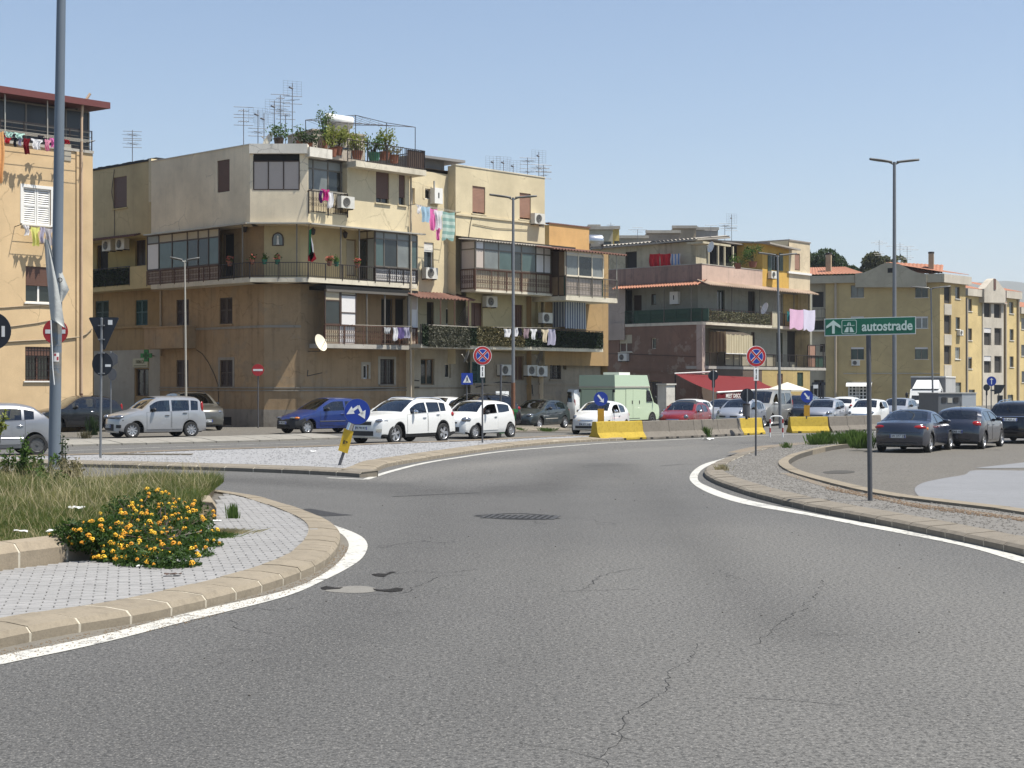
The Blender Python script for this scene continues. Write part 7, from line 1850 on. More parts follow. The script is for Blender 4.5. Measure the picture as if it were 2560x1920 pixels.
# ---- pale green high-roof camper van
def boxvan():
 th=R(58);d=Vector((math.cos(th),math.sin(th)));c=gxy(1551,79.5)
 T=thing('camper_van','pale mint green high roofed camper van parked beside the brown block','van',c,math.atan2(d.y,d.x));XF[T.name]=Matrix.Identity(4)
 L,W_,H=5.0,2.0,2.72;x0,x1=-L/2,L/2;hw=W_/2
 mb=MB()
 mb.bx(x0,x1-1.55,-hw,hw,0.42,2.12)
 side=[(x1-1.55,0.42),(x1-0.12,0.42),(x1,0.60),(x1,0.95),(x1-0.10,1.15),(x1-0.62,1.30),(x1-1.12,2.02),(x1-1.25,2.12),(x1-1.55,2.12)]
 mb.prism([(x,-hw+0.02,z)for x,z in side],(0,W_-0.04,0));mb.build('body',P_mint,T)
 mb=MB();mb.hexa([(x0-0.02,-hw-0.03,2.14),(x1-1.2,-hw-0.03,2.14),(x1-1.2,hw+0.03,2.14),(x0-0.02,hw+0.03,2.14),(x0-0.02,-hw-0.01,H),(x1-1.45,-hw-0.01,H),(x1-1.45,hw+0.01,H),(x0-0.02,hw+0.01,H)]);mb.build('high_roof',carpaint('mint roof',(0.40,0.50,0.36),0,0.5,0.2),T)
 mb=MB();mb.bx(x0-0.03,x1-1.2,-hw-0.045,-hw,2.08,2.15);mb.bx(x0-.05,x0,-hw-.04,hw+.04,2.08,2.15);mb.build('gutter',M_mint2 if 'M_mint2' in globals()else M_alul,T)
 for y in(-hw-0.004,hw+0.004):
  for xa,xb in((x0+1.2,x0+1.95),(x0+1.97,x0+2.75)):
   g=MB();g.cur=1;g.bx(xa-.02,xb+.02,min(y,y*0.99),max(y,y*0.99),0.5,2.02);g.cur=0;ys_=y+(0.012 if y>0 else-0.012);g.bx(xa,xb,min(y,ys_),max(y,ys_),0.52,2.0);do=g.build('side_door',[P_mint,M_rub],T)
   h=MB();h.bx(xb-0.12,xb-0.06,min(ys_,ys_*1.02),max(ys_,ys_*1.02),1.25,1.42);h.build('handle',M_rub,do)
  g=MB();g.prism([(x1-1.50,y,1.35),(x1-0.80,y,1.35),(x1-1.18,y,1.92),(x1-1.50,y,1.95)],(0,0.012 if y>0 else-0.012,0));g.build('side_window',darkglass('cab glass'),T)
 g=MB();g.cur=1;g.bx(x0-0.012,x0,-hw+0.1,hw-0.1,0.5,2.0);g.cur=0;g.bx(x0-0.02,x0-0.01,-hw+0.12,-0.01,0.52,1.98);g.bx(x0-0.02,x0-0.01,0.01,hw-0.12,0.52,1.98);g.build('rear_door',[P_mint,M_rub],T)
 for y in(-hw+0.02,hw-0.02):
  g=MB();g.bx(x0-0.05,x0,y-0.05,y+0.05,1.85,2.0);g.build('marker_lamp',M_ink,T)
 g=MB();a_,b_=(x1-0.60,1.33),(x1-1.10,2.0);g.quad((a_[0]+.02,-hw+.12,a_[1]),(a_[0]+.02,hw-.12,a_[1]),(b_[0]+.02,hw-.16,b_[1]),(b_[0]+.02,-hw+.16,b_[1]));g.build('windscreen',darkglass('cab glass'),T)
 g=MB();g.bx(x0+0.2,x1-0.2,-hw+0.15,hw-0.15,0.25,0.45);g.build('underbody',M_under,T)
 g=MB();g.bx(-1.1,0.1,-0.5,0.4,H,H+0.14);g.build('roof_vent',M_panelw,T)
 me_t,me_r=wheel_meshes(0.34,0.2,'cover6')
 for x in(x0+0.95,x1-0.85):
  for sg in(-1,1):
   a=MB();a.lathe([(0.42,0),(0.42,0.012),(0,0.012)],(x,sg*(hw+0.001)if sg>0 else-(hw+0.001)-0.012,0.40),(0,1,0),20);a.build('wheel_arch',M_under,T)
   w=bpy.data.objects.new('wheel',me_t);COL.objects.link(w);w.parent=T;w.location=(x,sg*(hw-0.07),0.34);w.rotation_euler=(0,0,0 if sg>0 else math.pi)
   r_=bpy.data.objects.new('rim',me_r);COL.objects.link(r_);r_.parent=w
 g=MB();ellipsoid(g,(x1-0.75,-hw-0.14,1.5),(0.05,0.10,0.14));g.build('wing_mirror',M_rub,T)
boxvan()
# ---- white box truck
def truck():
 th=R(66);d=Vector((-math.cos(th),-math.sin(th)));c=gxy(2328,104)
 T=thing('box_truck','white box truck with grey tarpaulin body and wind deflector facing the junction','truck',c,math.atan2(d.y,d.x));XF[T.name]=Matrix.Identity(4)
 W_=2.2;hw=W_/2;x1=3.2
 mb=MB();mb.bx(-3.4,1.3,-hw-0.02,hw+0.02,0.75,2.72);mb.build('cargo_box',plain('grey tarpaulin',(0.20,0.195,0.19),0.7,var=0.3,scale=1.5,bumps=0.3),T)
 mb=MB();mb.bx(-3.42,1.32,-hw-0.04,hw+0.04,2.72,2.80);mb.build('roof_sheet',M_white,T)
 mb=MB();mb.bx(-3.3,1.25,-hw-0.035,-hw-0.022,1.0,2.6);mb.bx(-3.3,1.25,hw+0.022,hw+0.035,1.0,2.6);mb.build('side_tarpaulin',plain('pale tarpaulin',(0.36,0.355,0.34),0.7,var=0.3,scale=1.2,bumps=0.3),T)
 side=[(1.32,0.45),(x1-0.1,0.45),(x1,0.7),(x1-0.02,1.0),(x1-0.35,1.20),(x1-0.75,1.85),(x1-1.0,1.95),(1.32,1.95)]
 mb=MB();mb.prism([(x,-0.98,z)for x,z in side],(0,1.96,0));mb.build('cab',P_white,T)
 mb=MB();mb.quad((x1-0.36,-0.86,1.22),(x1-0.36,0.86,1.22),(x1-0.74,0.82,1.83),(x1-0.74,-0.82,1.83));mb.build('windscreen',darkglass('cab glass'),T)
 for y in(-0.985,0.985):mb=MB();mb.prism([(x1-0.55,y,1.25),(x1-1.35,y,1.25),(x1-1.35,y,1.82),(x1-0.90,y,1.82)],(0,0.006,0));mb.build('side_window',darkglass('cab glass'),T)
 a,b=-0.85,0.85
 mb=MB();mb.quad((x1-0.75,a,1.97),(x1-0.75,b,1.97),(1.45,b*0.85,2.55),(1.45,a*0.85,2.55));mb.quad((x1-0.75,a,1.97),(1.45,a*.85,2.55),(1.40,a-.1,1.97),(1.40,a-.1,1.96));mb.quad((x1-0.75,b,1.97),(1.45,b*.85,2.55),(1.40,b+.1,1.97),(1.40,b+.1,1.96));mb.build('wind_deflector',P_white,T)
 mb=MB();mb.bx(-3.2,2.9,-0.9,0.9,0.35,0.75);mb.build('chassis',M_under,T)
 mb=MB();mb.bx(x1-0.015,x1+0.012,-0.6,0.6,0.62,0.80);mb.build('grille',M_rub,T)
 me_t,me_r=wheel_meshes(0.36,0.22,'cover6')
 for x in(-2.2,2.45):
  for sg in(-1,1):
   w=bpy.data.objects.new('wheel',me_t);COL.objects.link(w);w.parent=T;w.location=(x,sg*(0.93),0.36);w.rotation_euler=(0,0,0 if sg>0 else math.pi)
   r_=bpy.data.objects.new('rim',me_r);COL.objects.link(r_);r_.parent=w
 for sg in(-1,1):g=MB();ellipsoid(g,(x1-.7,sg*1.2,1.55),(0.06,0.10,0.2));g.tube((x1-.7,sg*.95,1.7),(x1-.7,sg*1.2,1.6),.02,5);g.build('wing_mirror',M_rub,T)
truck()
# ---- grey steel kiosk
kb=gxy(2392,96);T=thing('steel_cabin','grey metal cabin with dark vent panels between the box truck and the arrow sign','cabin',kb);fr=Frame(kb.xy,(0.95,0.3));sk=fr.s(2346);sk1=fr.s(2405)
zt=CH+(HZ-984)/FPX*96
mb=MB();mb.box(fr,sk,sk1,-2.2,0,-0.35,zt);mb.build('body',plain('grey steel sheet',(0.12,0.125,0.13),0.5,0.2,var=0.2),T)
fr2=Frame(fr.P(sk1,0,0).xy,(0.75,0.66));s2=fr2.s(2440);mb=MB();mb.box(fr2,0.002,s2,-1.0,0,-0.35,zt);mb.build('door_side',plain('pale steel sheet',(0.30,0.32,0.34),0.4,0.3,var=0.1),T)
mb=MB();mb.box(fr,sk-0.05,sk1+0.02,-2.25,0.05,zt,zt+0.06);mb.box(fr2,0,s2+.05,-1,0.05,zt+0.002,zt+0.062);mb.build('roof',M_pipeg,T)
for u0,u1 in((2354,2366),(2384,2396)):r_=fr.rect(u0,u1,993,1006);mb=MB();mb.box(fr,r_[0],r_[1],0.002,0.03,r_[2],r_[3]);mb.build('vent',M_rub,T)
r_=fr.rect(2369,2380,995,1007);mb=MB();mb.box(fr,r_[0],r_[1],0.002,0.02,r_[2],r_[3]);mb.build('warning_plate',M_alul,T)
# ---- people at the wheel
M_skin=plain('skin',(0.42,0.24,0.16),0.55,var=0.08)
M_hair=plain('dark hair',(0.012,0.009,0.007),0.6,var=0.3,scale=30)
def person(label,vh,x,y,z,shirt,seat=0.0):
 """seated figure inside vehicle vh (local x forward, y left)"""
 Mx=Matrix.Translation(vh.location)@Matrix.Rotation(vh.rotation_euler[2],4,'Z')
 loc=Mx@Vector((x,y,z));T=thing('person',label,'person',loc,vh.rotation_euler[2]);XF[T.name]=Matrix.Identity(4)
 sk=[((0,0,0.05),.16),((-0.03,0,0.25),.145),((-0.02,0,0.42),.165),((0,0,0.54),.07),((0.02,0,0.60),.055),((0,.19,.47),.065),((.14,.27,.24),.045),((.38,.20,.30),.032),((.46,.19,.31),.03),((0,-.19,.47),.065),((.14,-.27,.24),.045),((.38,-.20,.30),.032),((.46,-.19,.31),.03),((.22,.11,.06),.09),((.48,.13,.08),.07),((.62,.13,-.24),.045),((.22,-.11,.06),.09),((.48,-.13,.08),.07),((.62,-.13,-.24),.045)]
 ed=[(0,1),(1,2),(2,3),(3,4),(2,5),(5,6),(6,7),(7,8),(2,9),(9,10),(10,11),(11,12),(0,13),(13,14),(14,15),(0,16),(16,17),(17,18)]
 for base,s in((8,1),(12,-1)):
  bx0=Vector(sk[base][0])
  for k in range(4):
   i=len(sk);p=bx0+Vector((0.045,(k-1.5)*0.018,0.02));sk.append((tuple(p),.009));sk.append((tuple(p+Vector((0.03,0,-0.015-0.002*k))),.008));ed+=[(base,i),(i,i+1)]
  i=len(sk);sk.append((tuple(bx0+Vector((0.01,-s*0.035,0.03))),.010));sk.append((tuple(bx0+Vector((0.035,-s*0.045,0.035))),.009));ed+=[(base,i),(i,i+1)]
 me=bpy.data.meshes.new('figure');me.from_pydata([p for p,_ in sk],ed,[]);ob=bpy.data.objects.new('figure',me);COL.objects.link(ob)
 md=ob.modifiers.new('s','SKIN');
 for i,(_,r)in enumerate(sk):me.skin_vertices[0].data[i].radius=(r,r)
 me.skin_vertices[0].data[0].use_root=True
 ob.modifiers.new('d','SUBSURF').levels=1
 dg=bpy.context.evaluated_depsgraph_get();m2=bpy.data.meshes.new_from_object(ob.evaluated_get(dg));bpy.data.objects.remove(ob)
 m2.materials.clear();m2.materials.append(shirt);m2.materials.append(M_skin)
 for p in m2.polygons:
  c=p.center;p.use_smooth=True;p.material_index=1 if(c.z>0.55 or(abs(c.y)>.16 and c.x>.18 and c.z>.15))else 0
 bo=bpy.data.objects.new('figure',m2);COL.objects.link(bo);bo.parent=T
 mb=MB();ellipsoid(mb,(0.03,0,0.72),(0.098,0.075,0.118),nu=16,nv=12);mb.smooth=True
 ellipsoid(mb,(0.125,0,0.705),(0.022,0.014,0.022));ellipsoid(mb,(0.02,0.077,0.71),(0.02,0.01,0.03));ellipsoid(mb,(0.02,-0.077,0.71),(0.02,0.01,0.03))
 mb.cur=1
 for s in(-1,1):ellipsoid(mb,(0.112,s*0.03,0.735),(0.012,0.014,0.006))
 ellipsoid(mb,(0.115,0,0.665),(0.010,0.022,0.005))
 mb.build('head',[M_skin,M_ink],T)
 mb=MB();ellipsoid(mb,(0.005,0,0.755),(0.105,0.086,0.10),nu=14,nv=8);mb.build('hair',M_hair,T)
 return T
person('driver in a dark top at the open window of the white three door car',V['c1'],3.43/2-1.75,0.36,0.42,plain('dark shirt',(0.03,0.03,0.04),0.9))
person('driver in a black top seen through the open window of the white rounded car',V['white500'],3.55/2-1.80,0.36,0.42,plain('black shirt',(0.015,0.015,0.018),0.9))
person('driver in a pale shirt at the window of the grey passenger van',V['van'],4.8/2-1.85,0.46,0.72,plain('pale shirt',(0.55,0.54,0.50),0.9))
person('driver of the white hatchback beside the motorway sign post, in a dark top',V['white600'],3.62/2-1.80,0.36,0.40,plain('dark shirt',(0.03,0.03,0.04),0.9))
# ------------------------------------------------------------------ street furniture
M_galv=plain('galvanised steel',(0.20,0.205,0.21),0.5,0.45,var=0.2,scale=8)
M_galvd=plain('dull grey pole',(0.105,0.105,0.11),0.55,0.4,var=0.2,scale=8)
M_signb=plain('sign blue',(0.008,0.035,0.26),0.35,var=0.08)
M_signr=plain('sign red',(0.36,0.016,0.02),0.35,var=0.15)
M_signw=plain('sign white',(0.68,0.68,0.66),0.45,var=0.1)
M_back=plain('dark sign back',(0.016,0.020,0.028),0.5,0.2,var=0.3)
M_signy=plain('marker yellow',(0.56,0.36,0.015),0.5,var=0.2)
M_lampm=plain('lamp head grey',(0.12,0.12,0.115),0.5,0.3)
M_sgreen=plain('motorway green',(0.006,0.115,0.065),0.35,var=0.1)
def disc(mb,fr,s,z,r,o0,o1,n=32,sx=1.0):
 mb.prism([fr.P(s+r*sx*math.cos(2*math.pi*i/n),o1,z+r*math.sin(2*math.pi*i/n))for i in range(n)],fr.P(0,o0,0)-fr.P(0,o1,0));return mb
def pol(name,fr,s,z,pts,k,o,mat_,parent,th=0.002):
 mb=MB();mb.prism([fr.P(s+x*k,o+th,z+y*k)for x,y in pts],fr.P(0,0,0)-fr.P(0,th,0));return mb.build(name,mat_,parent)
def line_pts(a,b,w):
 a,b=Vector(a),Vector(b);d=(b-a).normalized();n=Vector((-d.y,d.x))*w/2;return[tuple(a+n),tuple(a-n),tuple(b-n),tuple(b+n)]
def arrow(fr,s,z,k,o,ang_,mat_,parent,L=1.3,w=0.24,hw_=0.38,hl=0.5):
 ca_,sa_=math.cos(ang_),math.sin(ang_);pts=[(-L/2,-w/2),(L/2-hl,-w/2),(L/2-hl-0.12,-hw_),(L/2,0),(L/2-hl-0.12,hw_),(L/2-hl,w/2),(-L/2,w/2)]
 pol('arrow',fr,s,z,[(x*ca_-y*sa_,x*sa_+y*ca_)for x,y in pts],k,o,mat_,parent)
def signbase(label,u,Y,cat='road sign',z0=None,name='road_sign',dirx=(1,0.0)):
 p=gxy(u,Y);
 if z0 is not None:p.z=z0
 return thing(name,label,cat,p),p,Frame(p.xy,dirx)
def pole(T,a,b,r,mat_=None):
 mb=MB();mb.tube(a,b,r,12);mb.lathe([(r*1.15,-0.02),(r*1.15,0.02),(0,0.03)],b,(0,0,1),12);return mb.build('pole',mat_ or M_galv,T)
def zat(v,Y):return CH+(HZ-v)*Y/FPX
def nopark(label,u,vb,vc,r):
 g=gp(u,vb);T,p,fr=signbase(label,u,g.y,dirx=(1,0.25));z=zat(vc,g.y);pole(T,(p.x,p.y+.03,p.z-.05),(p.x,p.y+.03,z+0.1),0.03,M_galvd)
 mb=MB();disc(mb,fr,0,z,r,0.0,0.02);so_=mb.build('sign_plate',M_signw,T)
 for rr,o,m in((0.955,0.023,M_signr),(0.70,0.026,M_signw),(0.665,0.029,M_signb)):mb=MB();disc(mb,fr,0,z,r*rr,o-0.003,o);mb.build('sign_face',m,so_)
 for w,o,m in((0.24,0.031,M_signw),(0.15,0.034,M_signr)):
  for sg in(-1,1):pol('diagonal',fr,0,z,line_pts((-0.49,-0.49*sg),(0.49,0.49*sg),w),r,o+(0.0005 if sg>0 else 0),m,so_)
 h,w=r*0.62,r*0.23;zc=z-r*1.06-h
 mb=MB();mb.box(fr,-w,w,0,0.02,zc-h,zc+h);po=mb.build('sub_plate',M_signw,T)
 arrow(fr,0,zc+h*0.45,h*0.75,0.022,R(90),M_ink,po,L=1.0,w=0.16,hw_=0.24,hl=0.3);arrow(fr,0,zc-h*0.45,h*0.75,0.022,R(-90),M_ink,po,L=1.0,w=0.16,hw_=0.24,hl=0.3)
nopark('no stopping sign with double arrow plate standing on the middle kerb by the white cars',1206,1116,889,0.32)
nopark('no stopping sign with double arrow plate on the right island before the red awning',1890,1149,891,0.315)
# two-way arrow sign, knocked over sideways, with yellow marker
g=gp(842,1176);T,p,fr=signbase('round blue two way arrow sign on a leaning post with yellow marker',842,g.y,dirx=(1,0.12))
zc=zat(1029,g.y);top=Vector((ray(893)*g.y,g.y+.03,zc));mid=Vector((ray(872)*g.y,g.y+.03,zat(1075,g.y)))
pole(T,(p.x,p.y+.03,p.z-.05),top,0.035,M_galvd)
ft=Frame((top.x,top.y-.03),(1,0.12));mb=MB();disc(mb,ft,0,zc,0.305,0.012,0.03);so_=mb.build('sign_plate',M_galv,T)
mb=MB();disc(mb,ft,0,zc,0.298,0.03,0.033);mb.build('sign_face',M_signb,so_)
for nm,pts in(('arrow',line_pts((0.10,0.42),(-0.52,-0.02),0.20)),('arrow',[(-0.84,-0.20),(-0.44,0.42),(-0.20,-0.16)]),('arrow',line_pts((0.08,0.47),(0.42,-0.22),0.20)),('arrow',[(0.60,-0.58),(0.05,-0.22),(0.66,0.14)])):
 pol(nm,ft,0,zc,pts,0.298,0.035,M_signw,so_)
tilt=(top-p).normalized();sd_=Vector((tilt.z,0,-tilt.x))
a0=Vector((ray(857)*g.y,g.y-.01,zat(1130,g.y)));a1=Vector((ray(872)*g.y,g.y-.01,zat(1075,g.y)))
mb=MB();w_=0.115
for sgn in(0,):
 q=[a0-sd_*w_,a0+sd_*w_,a1+sd_*w_,a1-sd_*w_];mb.hexa([q[0],q[1],q[1]+Vector((0,.05,0)),q[0]+Vector((0,.05,0)),q[3],q[2],q[2]+Vector((0,.05,0)),q[3]+Vector((0,.05,0))])
mo=mb.build('marker',M_signy,T)
vs,fs=txt_mesh('E3',0.11,None,0.004);mb=MB();cc=a0.lerp(a1,0.42);mb.add([cc+sd_*x+tilt*y+Vector((0,-0.004-z*.3,0))for x,y,z in vs],fs);mb.build('scrawl',M_ink,mo)
mb=MB();mb.tube(a1+Vector((0,.03,0)),a1+tilt*0.17+Vector((0,.03,0)),0.075,12);mb.build('clamp',M_chrome,T)
# motorway direction sign
g=gp(2177,1270);T,p,fr=signbase('green motorway direction board on a grey post standing on the right island',2177,g.y,dirx=(1,-0.10))
Ys=g.y;za,zb=zat(838,Ys),zat(794,Ys);x0,x1=fr.s(2061),fr.s(2289);rl=0.022
pole(T,(p.x,p.y+.04,p.z-.05),(p.x-0.03,p.y+.04,zb-0.05),0.04,M_galvd)
def PP(s,o,z):return fr.P(s,o,z+rl*s)
mb=MB();mb.hexa([PP(x0,.02,za),PP(x1,.02,za),PP(x1,0,za),PP(x0,0,za),PP(x0,.02,zb),PP(x1,.02,zb),PP(x1,0,zb),PP(x0,0,zb)]);so_=mb.build('sign_plate',M_signw,T)
e=0.010
mb=MB();mb.hexa([PP(x0+e,.024,za+e*1.6),PP(x1-e,.024,za+e*1.6),PP(x1-e,.02,za+e*1.6),PP(x0+e,.02,za+e*1.6),PP(x0+e,.024,zb-e),PP(x1-e,.024,zb-e),PP(x1-e,.02,zb-e),PP(x0+e,.02,zb-e)]);mb.build('sign_face',M_sgreen,so_)
zc=(za+zb)/2;H_=zb-za;M_sgw=plain('reflective pale green white',(0.50,0.60,0.54),0.5,var=0.1)
def spol(nm,sc,pts,m):mb=MB();mb.prism([PP(sc+x*H_,0.029,zc+y*H_)for x,y in pts],fr.P(0,0,0)-fr.P(0,0.004,0));mb.build(nm,m,so_)
sa=x0+0.14
spol('arrow',sa,[(-.075,-.36),(.075,-.36),(.075,.12),(.40,-.06),(.40,.08),(0,.40),(-.40,.08),(-.40,-.06),(-.075,.12)],M_sgw)
sb=sa+0.25
def rr(h,w,r_,n=6):return[(sx*(w-r_)+r_*math.cos(t),sy*(h-r_)+r_*math.sin(t))for sx,sy,t0 in((1,1,0),(-1,1,90),(-1,-1,180),(1,-1,270))for t in[R(t0+90*i/n)for i in range(n+1)]]
o_=rr(.40,.42,.1);i_=rr(.37,.39,.08);mb=MB();n_=len(o_)
for i in range(n_):j=(i+1)%n_;mb.quad(*[PP(sb+x*H_,0.0265,zc+y*H_)for x,y in(o_[i],o_[j],i_[j],i_[i])])
mb.build('symbol_border',M_sgw,so_)
spol('motorway_symbol',sb,[(-.28,-.30),(-.04,-.30),(-.03,-.02),(-.15,-.02)],M_sgw);spol('motorway_symbol',sb,[(.28,-.30),(.04,-.30),(.03,-.02),(.15,-.02)],M_sgw)
spol('motorway_symbol',sb,[(-.12,.06),(-.025,.06),(-.02,.26),(-.06,.26)],M_sgw);spol('motorway_symbol',sb,[(.12,.06),(.025,.06),(.02,.26),(.06,.26)],M_sgw);spol('motorway_symbol',sb,[(-.30,.06),(-.14,.06),(-.14,.09),(-.30,.09)],M_sgw);spol('motorway_symbol',sb,[(.30,.06),(.14,.06),(.14,.09),(.30,.09)],M_sgw)
vs,fs=txt_mesh('autostrade',0.215,None,0.005);mb=MB();xm=(sb+0.15+x1)/2;mb.add([PP(xm+x*0.86,0.027+z*.5,zc+y-0.005+0.0)for x,y,z in vs],fs);mb.build('lettering',M_sgw,so_)
# backs of signs at the left
g=gp(251,1157);T,p,fr=signbase('grey backs of a triangular and a round sign on one pole before the chemist',251,g.y)
kk=g.y/FPX;pole(T,(p.x,p.y,p.z-0.1),(ray(254)*g.y,p.y,zat(797,g.y)),0.032)
fr=fr.off(-0.05);s0_,s1_,sm=fr.s(222),fr.s(297),fr.s(260);za,zb=zat(874,g.y),zat(793,g.y)
mb=MB();mb.prism([fr.P(sm-0.02,0,za),fr.P(sm+0.02,0,za),fr.P(s1_,0,zb-0.03),fr.P(s1_-.03,0,zb),fr.P(s0_+0.03,0,zb),fr.P(s0_,0,zb-.03)],(0,0.02,0));so_=mb.build('triangular_plate',M_back,T)
r_=fr.rect(270,281,800,812);mb=MB();mb.box(fr,r_[0],r_[1],0.0,0.004,r_[2],r_[3]);mb.build('sticker',M_signw,so_)
mb=MB();disc(mb,fr,fr.s(256),zat(910,g.y),0.30,-0.02,0.0,32,0.88);so2=mb.build('round_plate',M_back,T)
mb=MB();r_=fr.rect(263,277,911,917);mb.box(fr,r_[0],r_[1],0.0,0.004,r_[2],r_[3]);mb.build('sticker',M_signw,so2)
mb=MB()
for v in(815,850,884,935):z=zat(v,g.y);mb.box(fr,fr.s(247),fr.s(262),0.0,0.09,z,z+0.03)
mb.build('clamp',M_galv,T)
g=gxy(277,60);T,p,fr=signbase('bluish mirror and sign backs on a post just behind the triangular sign',277,60)
pole(T,(p.x,p.y,p.z),(p.x,p.y,zat(880,60)),0.03);mb=MB();disc(mb,fr.off(.05),fr.s(282),zat(936,60),0.24,0,0.02,24,0.7);mb.build('round_plate',M_galvd,T)
mb=MB();z=zat(898,60);a=fr.s(283);mb.prism([fr.P(a+0.22*math.cos(t),0.06,z+0.28*math.sin(t))for t in[R(30+60*i)for i in range(6)]],(0,0.02,0));mb.build('sign_plate',M_galvd,T)
Yb=24.6;T,p,fr=signbase('dark back of a round sign cut off by the left edge',-22,Yb)
pole(T,p,(p.x,p.y,zat(770,Yb)),0.03);mb=MB();disc(mb,fr.off(.05),fr.s(-17),zat(828,Yb),0.305,0,0.02);so_=mb.build('round_plate',M_back,T)
mb=MB();r_=fr.off(.07).rect(4,12,815,842);mb.box(fr.off(.07),r_[0],r_[1],0,0.004,r_[2],r_[3]);mb.build('sticker',M_signw,so_)
def noentry(label,u,vc,Y,r,base=True,vb=None):
 T,p,fr=signbase(label,u,Y);z=zat(vc,Y);pole(T,(p.x,p.y+.03,p.z),(p.x,p.y+.03,z+r),0.028,M_galvd)
 mb=MB();disc(mb,fr,0,z,r,0,0.02);so_=mb.build('sign_plate',M_signr,T);pol('white_bar',fr,0,z,[(-.8,-.16),(.8,-.16),(.8,.16),(-.8,.16)],r,0.022,M_signw,so_)
noentry('no entry sign standing alone in front of the rounded corner of the brown walls',645,925,69.5,0.27)
noentry('no entry sign half hidden behind the thick grey lamp post',139,829,38,0.31)
# crossing sign
T,p,fr=signbase('square blue pedestrian crossing sign above the roof of the white cars',1167,64,dirx=(1,.2));z=zat(947,64);pole(T,p,(p.x,p.y,z),0.03,M_galvd);r=0.24;fr=fr.off(.04)
mb=MB();mb.box(fr,-r,r,0,.02,z-r,z+r);so_=mb.build('sign_plate',M_signb,T);pol('triangle',fr,0,z,[(-.72,-.66),(.72,-.66),(0,.66)],r,.022,M_signw,so_)
pol('walking_figure',fr,0,z,[(-.04,.34),(.06,.34),(.12,.1),(.16,-.2),(.26,-.55),(.16,-.55),(.04,-.22),(-.12,-.55),(-.24,-.55),(-.08,-.15),(-.12,.08)],r,.025,M_ink,so_)
# ---- street lamps
def head(mb,c,d,L=0.95):
 d=Vector(d).normalized();s=Vector((-d.y,d.x,0));c=Vector(c)
 def f(a,b):
  t=a;w=0.17*math.sin(min(1,t*1.25+0.1)*math.pi*0.62)*(1-max(0,t-0.75)*3.2)+0.02;q=c+d*(0.1+t*L)+Vector((0,0,0.10*t))
  return q+s*w*math.cos(b*6.283)+Vector((0,0,0.045*math.sin(b*6.283)))
 mb.smooth=True;mb.grid(f,12,10);mb.smooth=False;mb.tube(c+Vector((0,0,-.1)),c+d*0.25+Vector((0,0,.02)),0.035,6)
def lamp(label,u,vt,Y,r=0.075,dx=0.0,mat_=None,rust=False,heads=2,ang=0.25,sc=1.0):
 p=gxy(u,Y);z=zat(vt,Y);T=thing('street_lamp',label,'street lamp',p);top=Vector((p.x+dx,p.y,z))
 mb=MB();mb.tube((p.x,p.y,p.z-.1),top,r,12,r*0.62);mb.build('pole',mat_ or M_galv,T)
 if rust:mb=MB();mb.tube((p.x,p.y,p.z-.05),p+Vector((0,0,2.2)),r*1.04,12,r*1.02);mb.build('rusty_sleeve',plain('rust',(0.16,0.07,0.035),0.85,var=0.5,scale=12),T)
 for sgn in((-1,1)if heads==2 else(-1,)):mb=MB();head(mb,top,(sgn*math.cos(ang),sgn*math.sin(ang),0),0.95*sc);mb.build('lamp_head',M_lampm,T)
lamp('tall double headed street lamp with rusty foot before the middle block',1283,494,66.5,.085,rust=True)
lamp('double headed street lamp beside the grey passenger van and the striped hoop',1951,638,79,.085,dx=-0.15)
lamp('tallest double headed street lamp on the right, behind the motorway sign',2236,405,58,.095,ang=0.1,sc=.9)
lamp('slim double headed street lamp right of the motorway sign by the box truck',2333,720,100,.07,dx=-0.15,ang=-.2,sc=1.2)
lamp('short pale street lamp against the brown wall behind the silver five door car',466,650,66,.055,dx=-0.07,heads=2,sc=.55,mat_=M_alul)
# big lamp post in the garden
pk_=Vector((ray(135)*31,31,0.2));T=thing('lamp_post','thick blue grey lamp post with peeling paint standing in the grass','lamp post',pk_)
m,nt,b,out=newmat('peeling lamp post paint');v=geo_pos(nt);sep=N(nt,'ShaderNodeSeparateXYZ');nt.links.new(v,sep.inputs[0])
mr=N(nt,'ShaderNodeMapRange');mr.inputs[1].default_value=1.95;mr.inputs[2].default_value=2.25;nt.links.new(sep.outputs[2],mr.inputs[0]);mr2=N(nt,'ShaderNodeMapRange');mr2.inputs[1].default_value=3.9;mr2.inputs[2].default_value=3.3;nt.links.new(sep.outputs[2],mr2.inputs[0])
zone=math_(nt,'MULTIPLY',mr.outputs[0],mr2.outputs[0]);pt=ramp(nt,noise(nt,scaled(nt,v,(1,1,1.2)),4,6,0.7).outputs[0],0.44,0.50)
c=mixc(nt,noise(nt,scaled(nt,v,(1,1,.3)),2.5,5).outputs[0],(0.10,0.125,0.155),(0.175,0.205,0.235));old=mixc(nt,noise(nt,v,11,6,.7).outputs[0],(0.05,0.055,0.06),(0.30,0.27,0.22))
c=mixc(nt,math_(nt,'MULTIPLY',zone,pt.outputs[0]),c,old);nt.links.new(c,b.inputs['Base Color']);b.inputs['Roughness'].default_value=0.5;b.inputs['Metallic'].default_value=0.2
mb=MB();mb.tube(pk_-Vector((0,0,.1)),(ray(155.5)*31,31,11.0),0.12,24,0.085);mb.build('pole',m,T)
mb=MB();tp=Vector((ray(155.5)*31,31,11));head(mb,tp,(1,0.2,0));mb.build('lamp_head',M_lampm,T)
mb=MB();fr=Frame((ray(136)*31,31),(1,0))
def cyl_patch(mb,v0,v1,t0,t1,rr=0.1215):
 za,zb=zat(v1,31),zat(v0,31)
 def f(a,b):z=za+(zb-za)*b;k=(z-pk_.z)/(11-pk_.z);cx=pk_.x+(tp.x-pk_.x)*k;t=R(t0+(t1-t0)*a);r=rr-0.035*k+0.001;return(cx+r*math.sin(t),31-r*math.cos(t),z)
 mb.grid(f,6,2)
